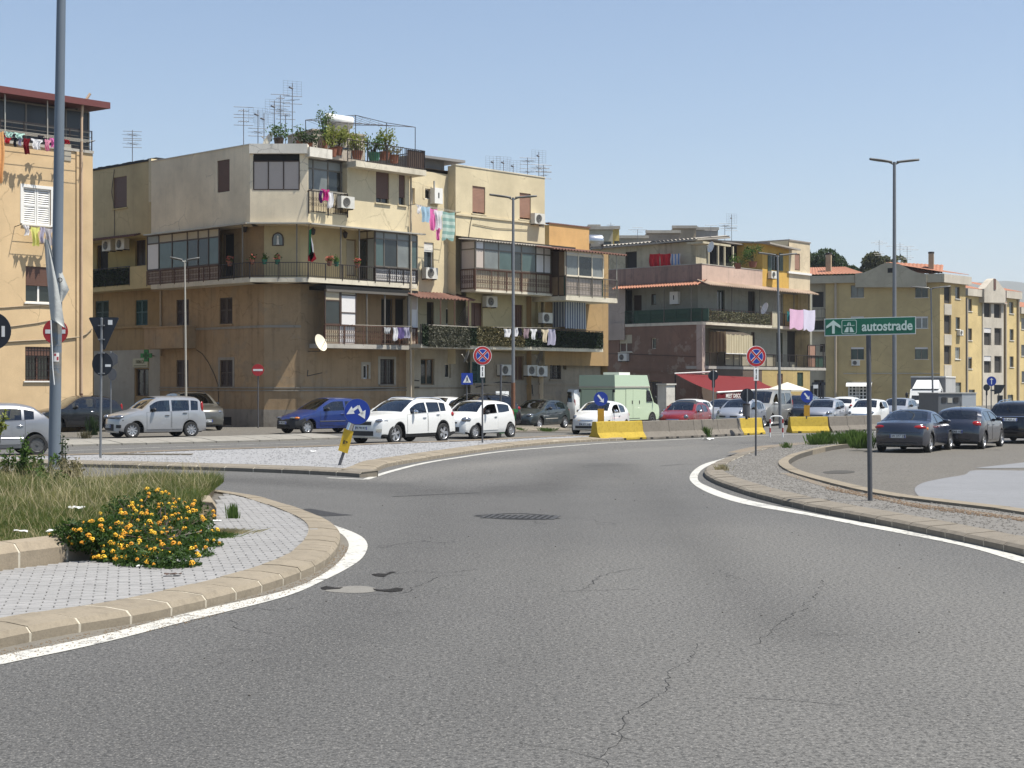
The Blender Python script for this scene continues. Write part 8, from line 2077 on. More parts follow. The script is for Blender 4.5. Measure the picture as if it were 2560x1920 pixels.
cyl_patch(mb,882,904,-5,50);mb.build('sticker',plain('poster paper',(0.62,0.60,0.58),0.7),T)
mb=MB();cyl_patch(mb,884,890,0,20,.1225);cyl_patch(mb,892,901,25,45,.1225);mb.build('sticker_print',plain('poster ink',(0.30,0.03,0.04),0.7),T)
mb=MB()
for v in(862,917):cyl_patch(mb,v,v+3,-90,90,0.124)
mb.build('band',M_galv,T)
# torn banner hanging from it
T=thing('torn_banner','torn off white banner hanging from the thick lamp post','banner',Vector((ray(125)*30.8,30.8,zat(600,30.8))))
def sheet(rows,Y,name,amp):
 mb=MB();mb.smooth=True;n=10
 def f(a,b):
  t=b*(len(rows)-1);i=min(len(rows)-2,int(t));k=t-i;r0,r1=rows[i],rows[i+1]
  ul=r0[0]+(r1[0]-r0[0])*k;ur=r0[1]+(r1[1]-r0[1])*k;vl=r0[2]+(r1[2]-r0[2])*k;vr=r0[3]+(r1[3]-r0[3])*k
  y=Y+amp*math.sin(a*5+b*4);return at(ul+(ur-ul)*a,vl+(vr-vl)*a,y)
 mb.grid(f,n,20);mb.build(name,clothmat('banner cloth',(0.50,0.51,0.49)),T,sharp=0)
sheet([(110,118,595,600),(113,128,640,640),(118,144,700,712),(123,156,760,775),(127,161,797,810),(150,166,812,822)],30.82,'front_fold',0.05)
sheet([(118,122,600,600),(126,134,640,640),(134,152,680,672),(142,173,720,724),(152,156,757,754)],30.95,'back_fold',0.04)
mb=MB();mb.path([at(u,v,30.75)for u,v in((127,800),(130,860),(132,920),(136,962))],0.012,5);mb.build('rope',M_signw,T)
mb=MB();q=at(150,700,30.88);mb.lathe([(0.05,0),(0.035,0.0),(0.035,-.004),(0.05,-.004)],q,(0,1,0),14);mb.build('printed_ring',M_ink,T)
# ---- concrete barriers
def barmat(nm,col,d):return concrete(nm,col,0.2,d,1.4,0.5)
M_jer=barmat('weathered barrier concrete',(0.175,0.155,0.13),0.8);M_jery=barmat('yellow painted concrete',(0.43,0.305,0.045),0.75)
def jersey(label,a,b,mat_,h=0.74,grp='concrete barriers dividing the road'):
 a,b=Vector(a),Vector(b);d=(b-a).normalized();c=(a+b)/2;L=(b-a).length-0.02;z=gz(c.x,c.y)+0.012
 T=thing('concrete_barrier',label,'barrier',(c.x,c.y,z),math.atan2(d.y,d.x),None);XF[T.name]=Matrix.Identity(4)
 pr=[(-.30,0),(-.30,.08),(-.15,.30),(-.09,h-.02),(-.07,h),(.07,h),(.09,h-.02),(.15,.30),(.30,.08),(.30,0)]
 mb=MB();n=5;rg=random.Random(int(c.x*97))
 vs=[(-L/2+L*i/n,y+rg.uniform(-.006,.006),zz+rg.uniform(-.004,.004))for i in range(n+1)for y,zz in pr];m_=len(pr)
 mb.add(vs,[(i*m_+j,(i+1)*m_+j,(i+1)*m_+j+1,i*m_+j+1)for i in range(n)for j in range(m_-1)]+[tuple(range(m_)),tuple(range(n*m_,n*m_+m_))[::-1]]);mb.build('body',mat_,T)
 mb=MB()
 for x in(-L*.3,L*.3):
  mb.bx(x-.09,x+.09,-.305,-.16,0.0,.075)
 mb.build('drain_slot',M_blk,T)
b0,b1=gp(1538,1101).xy,gp(1906,1086).xy;b0+=Vector((-0.05,.40));b1+=Vector((-.05,.35))
nb=6;q=[b0.lerp(b1,i/nb)for i in range(nb+1)];e0=b0+(b0-b1).normalized()*1.0
labs=['yellow painted barrier, second from the left end of the long row','bare grey barrier right next to the two yellow ones at the left end','bare grey barrier second from the left among the unpainted ones','bare grey barrier with a green weed at its foot','pale grey barrier last before the single yellow one','yellow painted barrier at the right end of the long row by the hoop']
jersey('yellow barrier at the very left end carrying the arrow sign and marker',gp(1487,1103).xy+Vector((0,.45)),b0,M_jery)
for i in range(nb):jersey(labs[i],q[i],q[i+1],M_jery if i in(0,5)else M_jer)
c0,c1=gp(1976,1083).xy+Vector((0,.35)),gp(2071,1082).xy+Vector((0,.35))
jersey('stout yellow barrier carrying an arrow sign, right of the striped hoop',c0,c1,M_jery)
dd=(b1-b0).normalized()*1.75
for i,l in enumerate(('grey barrier right behind the second yellow one','grey barrier left of the motorway sign post','grey barrier beside the boot of the slate coupe')):jersey(l,c1+dd*i,c1+dd*(i+1),M_jer)
def arrowsign(label,u,Y,vc,r,zb,vm0,vm1):
 p=gxy(u,Y);p.z=zb;T=thing('road_sign',label,'road sign',p);fr=Frame(p.xy,(1,.1));z=zat(vc,Y);pole(T,(p.x,p.y+.05,zb),(p.x,p.y+.05,z),0.028,M_galvd)
 mb=MB();disc(mb,fr,0,z,r,0,.02);so_=mb.build('sign_plate',M_signb,T);arrow(fr,0,z,r,.022,R(-52),M_signw,so_,L=1.35,w=.26,hw_=.40,hl=.42)
 mb=MB();mb.box(fr,-.13,.13,-.02,.03,zat(vm1,Y),zat(vm0,Y));mb.build('marker',plain('amber marker',(0.42,0.22,0.01),.5,var=.2),T)
arrowsign('blue keep right sign above an amber marker on the left end barrier',1502,61.5,997,.285,.45,1022,1056)
arrowsign('blue keep right sign above an amber marker on the right yellow barrier',2017,68.5,991,.275,.45,1013,1040)
# striped hoop
p=gxy(1941,66);T=thing('barrier_hoop','red and white striped tube hoop in the gap between the yellow barriers','hoop',p)
w_=.27;pts=[(-w_,0),(-w_,.2),(-w_,.4),(-w_,.6),(-w_,.78),(-w_+.04,.86),(-w_+.12,.9),(w_-.12,.9),(w_-.04,.86),(w_,.78),(w_,.6),(w_,.4),(w_,.2),(w_,0)]
for i in range(len(pts)-1):mb=MB();mb.tube(p+Vector((pts[i][0],0,pts[i][1])),p+Vector((pts[i+1][0],0,pts[i+1][1])),.032,8);mb.build('stripe',M_signr if(i in(1,3,9,11))else M_signw,T)
# bin and sign backs on the barriers
p=gxy(1866,67.5);p.z=.45;T=thing('litter_bin','grey metal litter bin hung on a post above the yellow end barrier','litter bin',p);mb=MB();mb.tube((p.x,p.y,zat(1041,67.5)),(p.x,p.y,zat(1011,67.5)),.16,14);mb.build('bucket',M_galvd,T)
mb=MB();mb.tube((p.x,p.y,zat(1012,67.5)),(p.x,p.y,zat(1009,67.5)),.17,14);mb.tube(p,(p.x,p.y,zat(1041,67.5)),.05,8);mb.build('rim',M_rail,T)
p=gxy(1868,68.2);p.z=.45;T=thing('road_sign','black back of a round sign rising above the grey litter bin','road sign',p);fr=Frame(p.xy,(1,0));pole(T,p,(p.x,p.y,zat(975,68)),.03);mb=MB();disc(mb,fr,0,zat(988,68),.295,-.04,-.02);mb.build('round_plate',M_back,T)
p=gxy(1783,66);p.z=.45;T=thing('road_sign','small black back of a round sign in front of the red awning','road sign',p);fr=Frame(p.xy,(1,0));pole(T,p,(p.x,p.y,zat(926,66)),.026);mb=MB();disc(mb,fr,0,zat(939,66),.215,-.04,-.02);mb.build('round_plate',M_back,T);mb=MB();z=zat(959,66);mb.box(fr,-.05,.08,-.04,-.02,z-.17,z+.16);mb.build('sub_plate',M_back,T)
# signs far right
p=gxy(2478,86);T=thing('road_sign','blue straight ahead arrow sign near the right edge','road sign',p);fr=Frame(p.xy,(1,0));pole(T,p,(p.x,p.y,zat(945,86)),.03,M_galvd);fr=fr.off(.04);mb=MB();disc(mb,fr,0,zat(953,86),.27,0,.02);so_=mb.build('sign_plate',M_signb,T);arrow(fr,0,zat(953,86),.27,.022,R(90),M_signw,so_,L=1.3,w=.16,hw_=.42,hl=.3)
p=gxy(2466,88);T=thing('road_sign','dark round sign back with slim plate just left of the straight ahead arrow','road sign',p);fr=Frame(p.xy,(1,0));pole(T,p,(p.x,p.y,zat(962,88)),.03,M_galvd);mb=MB();disc(mb,fr,0,zat(969,88),.19,.03,.05);mb.build('round_plate',M_back,T);mb=MB();mb.box(fr,-.05,.05,.03,.05,zat(988,88),zat(977,88));mb.build('sub_plate',M_back,T)
p=gxy(2497,90);T=thing('road_sign','black back of a pointed sign hanging right of the straight ahead arrow','road sign',p);fr=Frame(p.xy,(1,0));pole(T,p,(p.x,p.y,zat(963,90)),.03,M_galvd);z0,z1=zat(982,90),zat(962,90);mb=MB();mb.prism([fr.P(-.28,.04,z1),fr.P(.38,.04,z1),fr.P(.12,.04,z0),fr.P(-.28,.04,z0-.1)],(0,.02,0));mb.build('triangular_plate',M_back,T)
mb=MB();mb.box(fr,-.1,.2,.03,.1,z0-.75,z0-.15);mb.box(fr,-.5,-.15,.03,.06,zat(978,90),zat(974,90));mb.build('signal_box',M_back,T)
p=gxy(2044,92);T=thing('road_sign','small white sign and dark arrow boards on posts behind the parasol','road sign',p);fr=Frame(p.xy,(1,0));pole(T,p,(p.x,p.y,zat(962,92)),.03)
r_=fr.rect(2033,2045,962,971);mb=MB();mb.box(fr,r_[0],r_[1],.03,.05,r_[2],r_[3]);mb.build('white_plate',M_signw,T)
for u0,u1,v0,v1 in((2030,2047,956,962),(2050,2053,950,1002),(2049,2064,956,963),(2056,2060,963,1000),(2026,2033,964,1000)):r_=fr.rect(u0,u1,v0,v1);mb=MB();mb.box(fr,r_[0],r_[1],-.06,-.02,r_[2],r_[3]);mb.build('dark_board',M_back,T)
# waste bin, pole and board among the queueing cars
p=gxy(1257,62);T=thing('waste_container','green wheeled waste container behind the small white three door car','waste container',p);fr=Frame(p.xy,(.8,.4));mg=plain('container green',(0.012,0.13,0.03),.5,var=.15);P=fr.P;z=p.z
mb=MB();mb.hexa([P(-.3,.3,z+.15),P(.3,.3,z+.15),P(.3,-.3,z+.15),P(-.3,-.3,z+.15),P(-.42,.4,z+1.0),P(.42,.4,z+1.0),P(.42,-.4,z+1.0),P(-.42,-.4,z+1.0)]);mb.build('body',mg,T)
mb=MB();mb.box(fr,-.46,.46,-.44,.44,z+1.0,z+1.12);mb.build('lid',mg,T);mb=MB()
for s in(-.3,.3):mb.tube(P(s,.3,z+.1),P(s,.24,z+.1),.1,8)
mb.build('wheel',M_tyre,T)
p=gxy(1250,69);T=thing('post','slim grey post beside the air conditioners behind the white cars','post',p);pole(T,p,(ray(1253)*69,p.y,zat(912,69)),.05,M_galvd)
p=gxy(1256,71);T=thing('white_board','tall white sheet leaning on the wall behind the green waste container','board',p);fr=Frame(p.xy,dR);r_=fr.rect(1240,1272,978,1040);mb=MB();mb.box(fr,r_[0],r_[1],-.04,.0,p.z,r_[3]);mb.build('sheet',M_signw,T)
# planks lying at the middle island
p=gp(430,1149);T=thing('plank','long pale plank lying along the left part of the gravel island','plank',p+Vector((0,0,.12)));fr=Frame(p.xy,(1,-.02));s0_,s1_=fr.s(250),fr.s(482);mb=MB();mb.box(fr,s0_,s1_,-.04,.06,.11,.16);mb.build('board',M_kerb,T)
# ------------------------------------------------------------------ things hung on the houses
AC0=None
def aircon(label,fr,u,v,o=0.0,w=0.8,h=0.55):
 global AC0
 s,z=fr.s(u,o+.3),fr.z(u,v,o+.3);p=fr.P(s,o,z-h/2);rz=math.atan2(fr.n.y,fr.n.x)+math.pi/2
 if AC0 is None:
  T=thing('air_conditioner',label,'air conditioner',p,rz,'air conditioner outdoor units on the facades');XF[T.name]=Matrix.Identity(4)
  mb=MB();mb.bx(-.4,.4,-.36,-.06,0,.55);mb.build('casing',plain('ac casing',(.58,.56,.50),.5,var=.12),T)
  mb=MB();mb.lathe([(.20,0),(.20,.012),(0,.012)],(-.08,-.36,.275),(0,-1,0),20);g=mb.build('fan',M_rub,T)
  mb=MB()
  for r in(.05,.11,.17):mb.lathe([(r,.016),(r+.012,.018),(r+.012,.016)],(-.08,-.36,.275),(0,-1,0),16)
  mb.lathe([(.20,.0),(.215,.02),(.225,0)],(-.08,-.36,.275),(0,-1,0),20);mb.build('fan_guard',M_alul,g)
  mb=MB();mb.bx(-.34,-.30,-.34,0,-.05,0);mb.bx(.30,.34,-.34,0,-.05,0);mb.build('bracket',M_rail,T);AC0=T
 else:T=copy_tree(AC0,p,rz,label)
 T.scale=(w/.8,1,h/.55);return T
for l,f,u,v,o in(('air conditioner beside the small railing on the top floor of the corner house',ARo,868,506,.05),('air conditioner under the half open shutter between the corner and middle houses',fC_,1078,683,0),('air conditioner by the right end of the flat cream top floor',fB,1348,547,.02),('air conditioner on the pale yellow wall between two brown doors',fG,1228,754,0),('air conditioner left of the striped curtain',fG,1367,795,.5),('ground floor air conditioner left of the tall lamp post foot',fG,1264,925,0),('left one of two air conditioners close together above the pavement',fG,1330,926,0),('right one of two air conditioners close together above the pavement',fG,1354,928,.1),('left air conditioner on the yellow loggia above the dark screened balcony',AWi,268,614,.4),('right air conditioner on the yellow loggia above the dark screened balcony',AWi,302,610,.4),('air conditioner on the maroon wall below the cream window',EL,1557,893,0),('air conditioner under the green shuttered window of the golden bay',ER,1934,687,0),('air conditioner under a window of the mustard block',FL,2139,907,0),('small air conditioner on the sunlit side of the mustard block',FR,2403,832,0)):aircon(l,f,u,v,o)
def boxon(name,label,cat,f,u0,u1,v0,v1,d,m,o=0.0):
 r=f.rect(u0,u1,v0,v1,o+d);p=f.P(r[0],0,r[2]);T=thing(name,label,cat,p);mb=MB();mb.box(f,r[0],r[1],o+.01,o+d,r[2],r[3]);mb.build('case',m,T);mb=MB();a=(r[0]+r[1])/2;mb.box(f,a-.04,a+.04,o+d,o+d+.006,r[2]+(r[3]-r[2])*.35,r[2]+(r[3]-r[2])*.7);mb.build('slot',M_ink,T)
 mb=MB();mb.tube(f.P(a-.15,d*.5,r[3]),f.P(a-.15,d*.5,r[3]+.35),.05,6);mb.build('flue',M_pipeg,T)
boxon('boiler','white wall boiler with flue next to the small window of the recessed strip','boiler',fC_,1087,1107,470,509,.35,M_white);boxon('boiler','white wall boiler above the green railed balcony','boiler',jL,1674,1694,729,760,.3,M_white)
def dish(label,u,v,Y,r,dirv,wall_=None,m=None):
 c=at(u,v,Y);T=thing('satellite_dish',label,'satellite dish',c);d=Vector(dirv).normalized();mb=MB();mb.smooth=True
 mb.lathe([(0,-.0),(r*.4,r*.03),(r*.75,r*.11),(r,r*.2),(r*1.0,r*.215),(r*.74,r*.13),(0,.015)],c,d,28);mb.build('reflector',m or plain('cream dish',(.66,.60,.46),.5,var=.1),T)
 mb=MB();mb.tube(c+d*.0+Vector((0,0,-r*.9)),c+d*r*.9,.012,5);mb.tube(c+d*r*.85,c+d*r*1.0,.03,6);mb.build('feed_arm',M_alul,T)
 if wall_ is not None:mb=MB();mb.path([c,c-Vector((0,0,r*.9)),Vector(wall_)],.022,6);mb.build('bracket',M_rail,T)
dish('large cream satellite dish on a wall arm left of the lower balcony',799,858,68.8,.40,(.8,-.45,.35),ARi.P(ARi.s(771),0,ARi.z(771,878)));dish('yellowish satellite dish on the roof among the aerials',673,353,72.5,.42,(-.7,-.5,.4),(ray(664)*72.8,72.8,zat(362,72.8)))
dish('grey satellite dish below the leaf screened balcony beside the no stopping sign',1169,892,76.2,.33,(-.75,-.2,.3),None,M_pipeg);dish('grey satellite dish above the pair of air conditioners',1352,894,81,.36,(-.8,-.3,.35),None,M_pipeg)
dish('tilted white satellite dish on the pier of the olive screened balcony',1914,772,106,.42,(-.85,-.3,.3),None,M_white);dish('white satellite dish by the pergola on the corner terrace',1779,618,106,.38,(-.8,-.4,.2),None,M_white)
M_ant=plain('aerial metal',(.20,.20,.21),.5,.5);
def antenna(label,u,vt,vb,Y,boom=((0.15,1.0,5,0.0),),dx=0.0):
 """boom: (drop below the top, length, element count, direction)"""
 b,t=at(u,vb+4,Y),at(u+dx,vt,Y);T=thing('tv_antenna',label,'aerial',b);mb=MB();mb.tube(b,t,.021,6);mb.build('mast',M_ant,T)
 for k,(dr,L,n,a)in enumerate(boom):
  d=Vector((math.cos(a),math.sin(a),0));e=Vector((-d.y,d.x,0));c=t-Vector((0,0,dr));mb=MB()
  if n<0:
   s=Vector((0.9,.43,0));z=Vector((0,0,1))
   for i in range(5):mb.tube(c+s*(-.45+.225*i)-z*.35,c+s*(-.45+.225*i)+z*.35,.005,3)
   for i in range(7):mb.tube(c-s*.45+z*(-.35+.117*i),c+s*.45+z*(-.35+.117*i),.005,3)
   mb.tube(c-Vector((.1,.3,0)),c,.05,5)
  else:
   mb.tube(c-d*L/2,c+d*L/2,.016,4);up=Vector((0,0,1))if a>1.5 else e
   for i in range(n):q=c+d*(-L/2+L*(i+.5)/n);h=.42-.12*i/n;mb.tube(q-e*h,q+e*h,.007,4)
   mb.tube(c-Vector((.45,.1,-.18)),c+Vector((.45,.1,.18)),.014,4);mb.tube(c-Vector((.45,.1,.18)),c+Vector((.45,.1,-.18)),.014,4)
  mb.build('array',M_ant,T)
for a in(('thin aerial standing alone on the yellowish wing roof',331,325,408,78,((.25,.8,4,1.2),(.7,.8,3,1.2))),('leftmost aerial of the cluster above the cream corner with two yellowed arrays',609,272,362,73,((.1,.5,4,.4),(.6,.5,4,.4))),('aerial with wide flat grid second from the left in the roof cluster',645,275,360,72.5,((.25,.9,-1,1.3),(1.05,.7,3,1.2))),('short aerial behind the grid aerials of the cluster',660,283,360,73.5,((.3,.9,-1,.6),)),('aerial with square grid left of the flowerpot on the roof',686,252,345,73,((.3,.9,-1,1.0),)),('plain tall mast with small array right of the square grid aerial',701,238,330,74,((.15,.4,3,.4),(.7,.6,3,1.2))),('short aerial with dark head between two tall masts',714,286,362,73,((.05,.5,3,.8),)),('tallest aerial of the roof cluster topped by a square array',731,208,362,73,((.25,.9,-1,1.2),(.8,.3,2,1.2))),('left aerial of the row on the flat cream roof',1233,400,424,84,((.15,.9,-1,.9),)),('second aerial of the row on the flat cream roof',1259,401,430,84.5,((.15,.9,-1,.9),)),('third and shortest aerial of the row on the flat cream roof',1283,410,436,85,((.15,.6,-1,0.2),)),('fourth aerial of the row with stacked bars',1319,394,441,86,((.2,.8,4,1.3),(.8,.8,3,1.3))),('highest aerial of the row near the right corner of the cream roof',1347,380,446,87,((.25,.9,-1,1.1),(.9,1.2,4,1.3))),('dark mast at the very right corner of the cream roof',1359,412,448,87,((.2,.7,3,.3),(.6,.4,2,.6))),('tall aerial behind the corrugated roof of the dark corner block',1829,536,600,112,((.3,.9,-1,1.1),(1.0,1.1,4,1.3))),('bent aerial left of the tall one behind the corrugated roof',1812,562,600,112,((.1,1.2,4,1.2),)),('thin mast rising by the gable of the corrugated roof',1777,566,600,110,((.1,.3,2,1),)),('crossbar aerial on the low roof left of the corner block',1594,574,602,130,((.02,1.6,3,0.05),),),('leftmost aerial on the terracotta roof',2198,600,640,158,((.3,1.8,4,.2),(1.4,1.2,3,.2))),('aerial behind the motorway sign lamp post on the terracotta roof',2250,606,664,158,((.4,3.0,5,.1),)),('ladder shaped aerial right of the lamp post on the terracotta roof',2268,617,668,158,((.3,2.4,5,.1),(1.1,1.4,4,.1),(2.0,1.2,3,.1))),('aerial on the pale distant flat roof',1527,556,580,172,((.4,1.6,4,1.2),))):antenna(*a)
# laundry
CM={}
def cm(n,c,**k):
 if n not in CM:CM[n]=clothmat(n,c,**k)
 return CM[n]
def wash(fr,o,u0,u1,v0,v1,m,label,kind='shirt',grp=None):
 s0,s1=fr.s(u0,o),fr.s(u1,o);um=(u0+u1)/2;z1,z0=fr.z(um,v0,o),fr.z(um,v1,o);rg=random.Random(int(u0*7+v0));a1,a2=rg.uniform(0,6),rg.uniform(.8,1.6)
 if s1<s0:s0,s1=s1,s0
 w,h=s1-s0,z1-z0;mb=MB();mb.smooth=True
 def f(a,b):
  wd=1.0
  if kind=='shirt':wd=1.0 if b<.24 else(.70 if b<.34 else.66)
  if kind=='trousers':wd=.95-.3*b
  x=(a-.5)*w*wd+w/2;t=1-.06*math.sin(a*9+a1)*(b>.8)
  return fr.P(s0+x+.03*math.sin(b*6+a1),o+(.02+.05*b)*math.sin(a*6.3*a2*1.5+a1+b),z1-h*b*t-.04*h*math.sin(a*math.pi)*(b<.1))
 mb.grid(f,12,10);nm={'shirt':'hanging_shirt','trousers':'hanging_trousers','towel':'hanging_towel','sheet':'hanging_sheet'}[kind]
 o_=mb.build(nm,m,None,sharp=0,world=False);tag(o_,label,{'shirt':'shirt','trousers':'trousers','towel':'towel','sheet':'sheet'}[kind],'washing hung out on the balconies');return o_
red,wht,blk,pnk,lil,yel=cm('red cotton',(.36,.02,.03)),cm('white cotton',(.76,.75,.76)),cm('black cotton',(.03,.03,.04)),cm('pink cotton',(.72,.30,.42)),cm('lilac cotton',(.42,.40,.50)),cm('yellow cotton',(.70,.70,.22))
org,teal,drd,mag,lbl,pur,hot,crm,plr=cm('orange cotton',(.72,.38,.16)),cm('mint cotton',(.45,.66,.58)),cm('dark red cotton',(.20,.012,.02)),cm('magenta cotton',(.50,.03,.20)),cm('light blue cotton',(.38,.55,.68)),cm('purple cotton',(.10,.03,.14)),cm('bright pink cotton',(.75,.18,.45)),cm('cream cotton',(.66,.56,.40)),cm('plum towel',(.30,.22,.24))
gt=cm('green white plaid',(.50,.62,.56),stripe=(.26,.42,.38),ssc=4.5,axis=2);bst=cm('blue striped towel',(.12,.20,.38),stripe=(.45,.42,.42),ssc=3.5,axis=0)
for a in((fGG,.75,-8,10,326,452,org,'orange towel at the left edge of the photo, the longest piece on the upper line','towel'),(fGG,.7,10,34,329,344,teal,'mint green cloth at the left of the upper line','shirt'),(fGG,.65,34,60,332,346,teal,'second mint cloth beside the dark garments','shirt'),(fGG,.45,8,30,338,358,red,'bright red garment under the mint cloth','shirt'),(fGG,.6,32,44,343,366,blk,'black garment between the red shirts','shirt'),(fGG,.6,44,56,343,364,lil,'grey lilac garment beside the dark red one','shirt'),(fGG,.6,57,74,345,384,drd,'long dark red dress on the upper line','trousers'),(fGG,.6,76,106,347,373,wht,'white shirt with print on the upper line','shirt'),(fGG,.5,90,113,335,352,blk,'black striped garment above the white shirt','shirt'),(fGG,.6,110,126,348,377,pnk,'pink shirt next to the lamp post','shirt'),(fGG,.6,126,140,345,368,hot,'small bright pink top touching the lamp post','shirt'),(fGG,.6,162,175,349,360,red,'small red cloth right of the lamp post','towel'),(fGG,.5,60,76,563,588,wht,'white top at the left of the lower line under the shuttered window','shirt'),(fGG,.5,77,99,567,613,yel,'lemon yellow shirt under the shuttered window','shirt'),(fGG,.5,99,112,567,606,lil,'pale lilac towel next to the lemon shirt','towel'),(fGG,.5,112,133,570,612,cm('grey stripe cotton',(.45,.43,.45)),'grey garment behind the torn banner','shirt'),(ARo,.35,797,806,475,506,pur,'dark purple trousers on the top floor balcony','trousers'),(ARo,.35,805,825,473,501,mag,'magenta shirt on the top floor balcony','shirt'),(ARo,.35,818,834,480,519,wht,'long white garment beside the magenta shirt','trousers'),(fC_,1.0,1041,1052,512,534,wht,'crumpled white bundle at the left of the long high line','shirt'),(fC_,1.0,1053,1077,516,554,lbl,'light blue shorts on the long high line','trousers'),(fC_,1.0,1073,1092,521,574,hot,'bright pink shirt on the long high line','towel'),(fC_,1.05,1086,1108,525,572,wht,'white shirt right of the bright pink one','shirt'),(fC_,.9,1088,1103,560,599,hot,'pink trousers hanging lowest under the white shirt','trousers'),(fC_,1.0,1107,1138,529,599,gt,'green and white checked towel ending the long high line','towel'),(ARo,.35,958,976,818,834,cm('grey cotton',(.42,.43,.44)),'grey shorts on the rail of the lower brown balcony','trousers'),(ARo,.35,983,993,818,851,wht,'narrow white towel on the lower brown balcony','towel'),(ARo,.35,994,1009,818,846,cm('violet cotton',(.13,.10,.24)),'dark violet towel on the lower brown balcony','towel'),(ARo,.35,1010,1023,818,844,lil,'lilac towel at the right of the lower brown balcony','towel'),(fK,.5,1260,1278,822,842,wht,'white underpants left of the lamp post','trousers'),(fK,.5,1281,1295,819,840,wht,'white underpants right of the lamp post','trousers'),(fK,.5,1296,1305,820,838,blk,'small black top right after the white underpants','shirt'),(fK,.5,1308,1323,821,845,plr,'dusty plum towel above the hanging cylinder','towel'),(fK,.5,1325,1343,822,848,wht,'white T-shirt in the middle of the lower line','shirt'),(fK,.5,1343,1354,825,844,blk,'black shorts between the white and the cream shirt','trousers'),(fK,.5,1353,1372,823,855,crm,'cream shirt on the lower line','shirt'),(fK,.5,1371,1388,822,861,lil,'grey blue towel right of the cream shirt','towel'),(iL,.9,1624,1650,634,667,red,'red patterned towel at the left on the roof terrace','sheet'),(iL,.9,1650,1677,634,665,red,'plain red towel in the middle on the roof terrace','sheet'),(iL,.9,1677,1700,634,663,bst,'blue striped towel on the roof terrace','sheet'),(ER,.5,1975,2011,773,822,cm('pale pink sheet',(.78,.50,.66)),'pale pink bed sheet over the right balcony rail','sheet'),(ER,.55,2009,2038,774,826,cm('lilac white sheet',(.72,.68,.80)),'whitish lilac bed sheet next to the pink one','sheet'),(ER,.3,1967,1976,778,803,cm('teal cotton',(.03,.20,.20)),'teal towel left of the pink sheet','towel')):wash(*a)
def cline(label,fr,u0,u1,v0,v1,o,n=3):
 T=thing('clothes_line',label,'clothes line',fr.P(fr.s(u0,o),o,fr.z(u0,v0,o)));mb=MB()
 for k in range(n):oo=o-.22*k;mb.tube(fr.P(fr.s(u0,o),oo,fr.z(u0,v0,o)),fr.P(fr.s(u1,o),oo,fr.z(u1,v1,o)),.009,4)
 mb.build('line',M_alul,T)
 for u,v in((u0,v0),(u1,v1)):mb=MB();mb.tube(fr.P(fr.s(u,o),o+.05,fr.z(u,v,o)),fr.P(fr.s(u,o),0,fr.z(u,v,o)-.06),.016,5);mb.build('arm',M_rail,T)
cline('clothes lines on arms below the dark roof of the left house',fGG,-40,236,318,352,.75,4);cline('clothes line below the white shutters of the left house',fGG,52,134,561,568,.5,2);cline('clothes line on the top floor balcony of the corner house',ARo,780,868,473,484,.35,2)
cline('high clothes line across the recessed strip with the checked towel',fC_,1038,1150,510,530,1.0,2);cline('clothes line on the lower brown balcony',ARo,880,1030,812,816,.35,2);cline('clothes line over the grey leaf screen',fK,1080,1196,812,818,.5,3);cline('clothes line over the green leaf screen',fK,1240,1400,818,820,.5,2)
# italian flag
T=thing('flag','italian tricolour hanging limp on the long balcony','flag',ACo.P(ACo.s(766),.1,Z_2s+1));mb=MB();mb.tube(ACo.P(ACo.s(770),.1,Z_2s+.3),ACo.P(ACo.s(774),.2,ACo.z(774,556)),.015,5);mb.build('staff',M_dkwood,T)
ff=ACo.off(.22)
for nm,pts,m in(('green_band',[(773,575),(778,572),(778,600),(783,640),(776,655),(772,640)],cm('flag green',(.01,.12,.05))),('white_band',[(778,592),(783,612),(785,640),(779,650),(776,620)],wht),('red_band',[(778,628),(786,632),(791,647),(781,655),(770,652),(771,640)],red)):
 mb=MB();mb.prism([ff.P(ff.s(u),0,ff.z(u,v))for u,v in pts],ff.P(0,-.02,0)-ff.P(0,0,0));mb.build(nm,m,T)
 # potted plants
M_terra=plain('terracotta',(.24,.09,.05),.8,var=.2);M_grpot=plain('green pot',(.02,.12,.07),.6);M_pinkf=cm('pink petals',(.60,.16,.12))
def pot(label,c,r,h,leaf,mat_,pm,n=260,fl=0,seed=1):
 T=thing('potted_plant',label,'potted plant',c);mb=MB();mb.lathe([(0,0),(r*.7,0),(r,h*.95),(r*1.08,h),(r*.9,h)],c,n=12);mb.build('pot',pm,T);c=Vector(c)
 leafy(n,lambda g:(c.x+g.normal()*leaf[0]*.4,c.y+g.normal()*leaf[0]*.4,c.z+h+abs(g.normal())*leaf[1]*.5),.055,mat_,'foliage',T,seed)
 if fl:leafy(fl,lambda g:(c.x+g.normal()*leaf[0]*.45,c.y-.05+g.normal()*leaf[0]*.3,c.z+h+g.uniform(0,leaf[1])),.05,M_pinkf,'flowers',T,seed+9)
zr_l=zr1+.02
for i,(l,f,u,pm,fl)in enumerate((('terracotta flower box left of the wall shrine',ACo,630,M_terra,40),('green flower pot under the wall shrine',ACo,661,M_grpot,0),('green pot with pink flowers right of the wall shrine',ACo,693,M_grpot,60),('pink geraniums on the long balcony right of the flag',ARo,826,M_terra,120),('green pot beside the pink geraniums',ARo,843,M_grpot,0),('pink flowers at the glass screen of the long balcony',ARo,896,M_terra,90),('red flowers at the dark door of the long balcony',ALo,572,M_terra,80))):
 pot(l,f.P(f.s(u),-.06,zr_l-.12),.13,.22,(.16,.22),M_leaf,pm,160,fl,i)
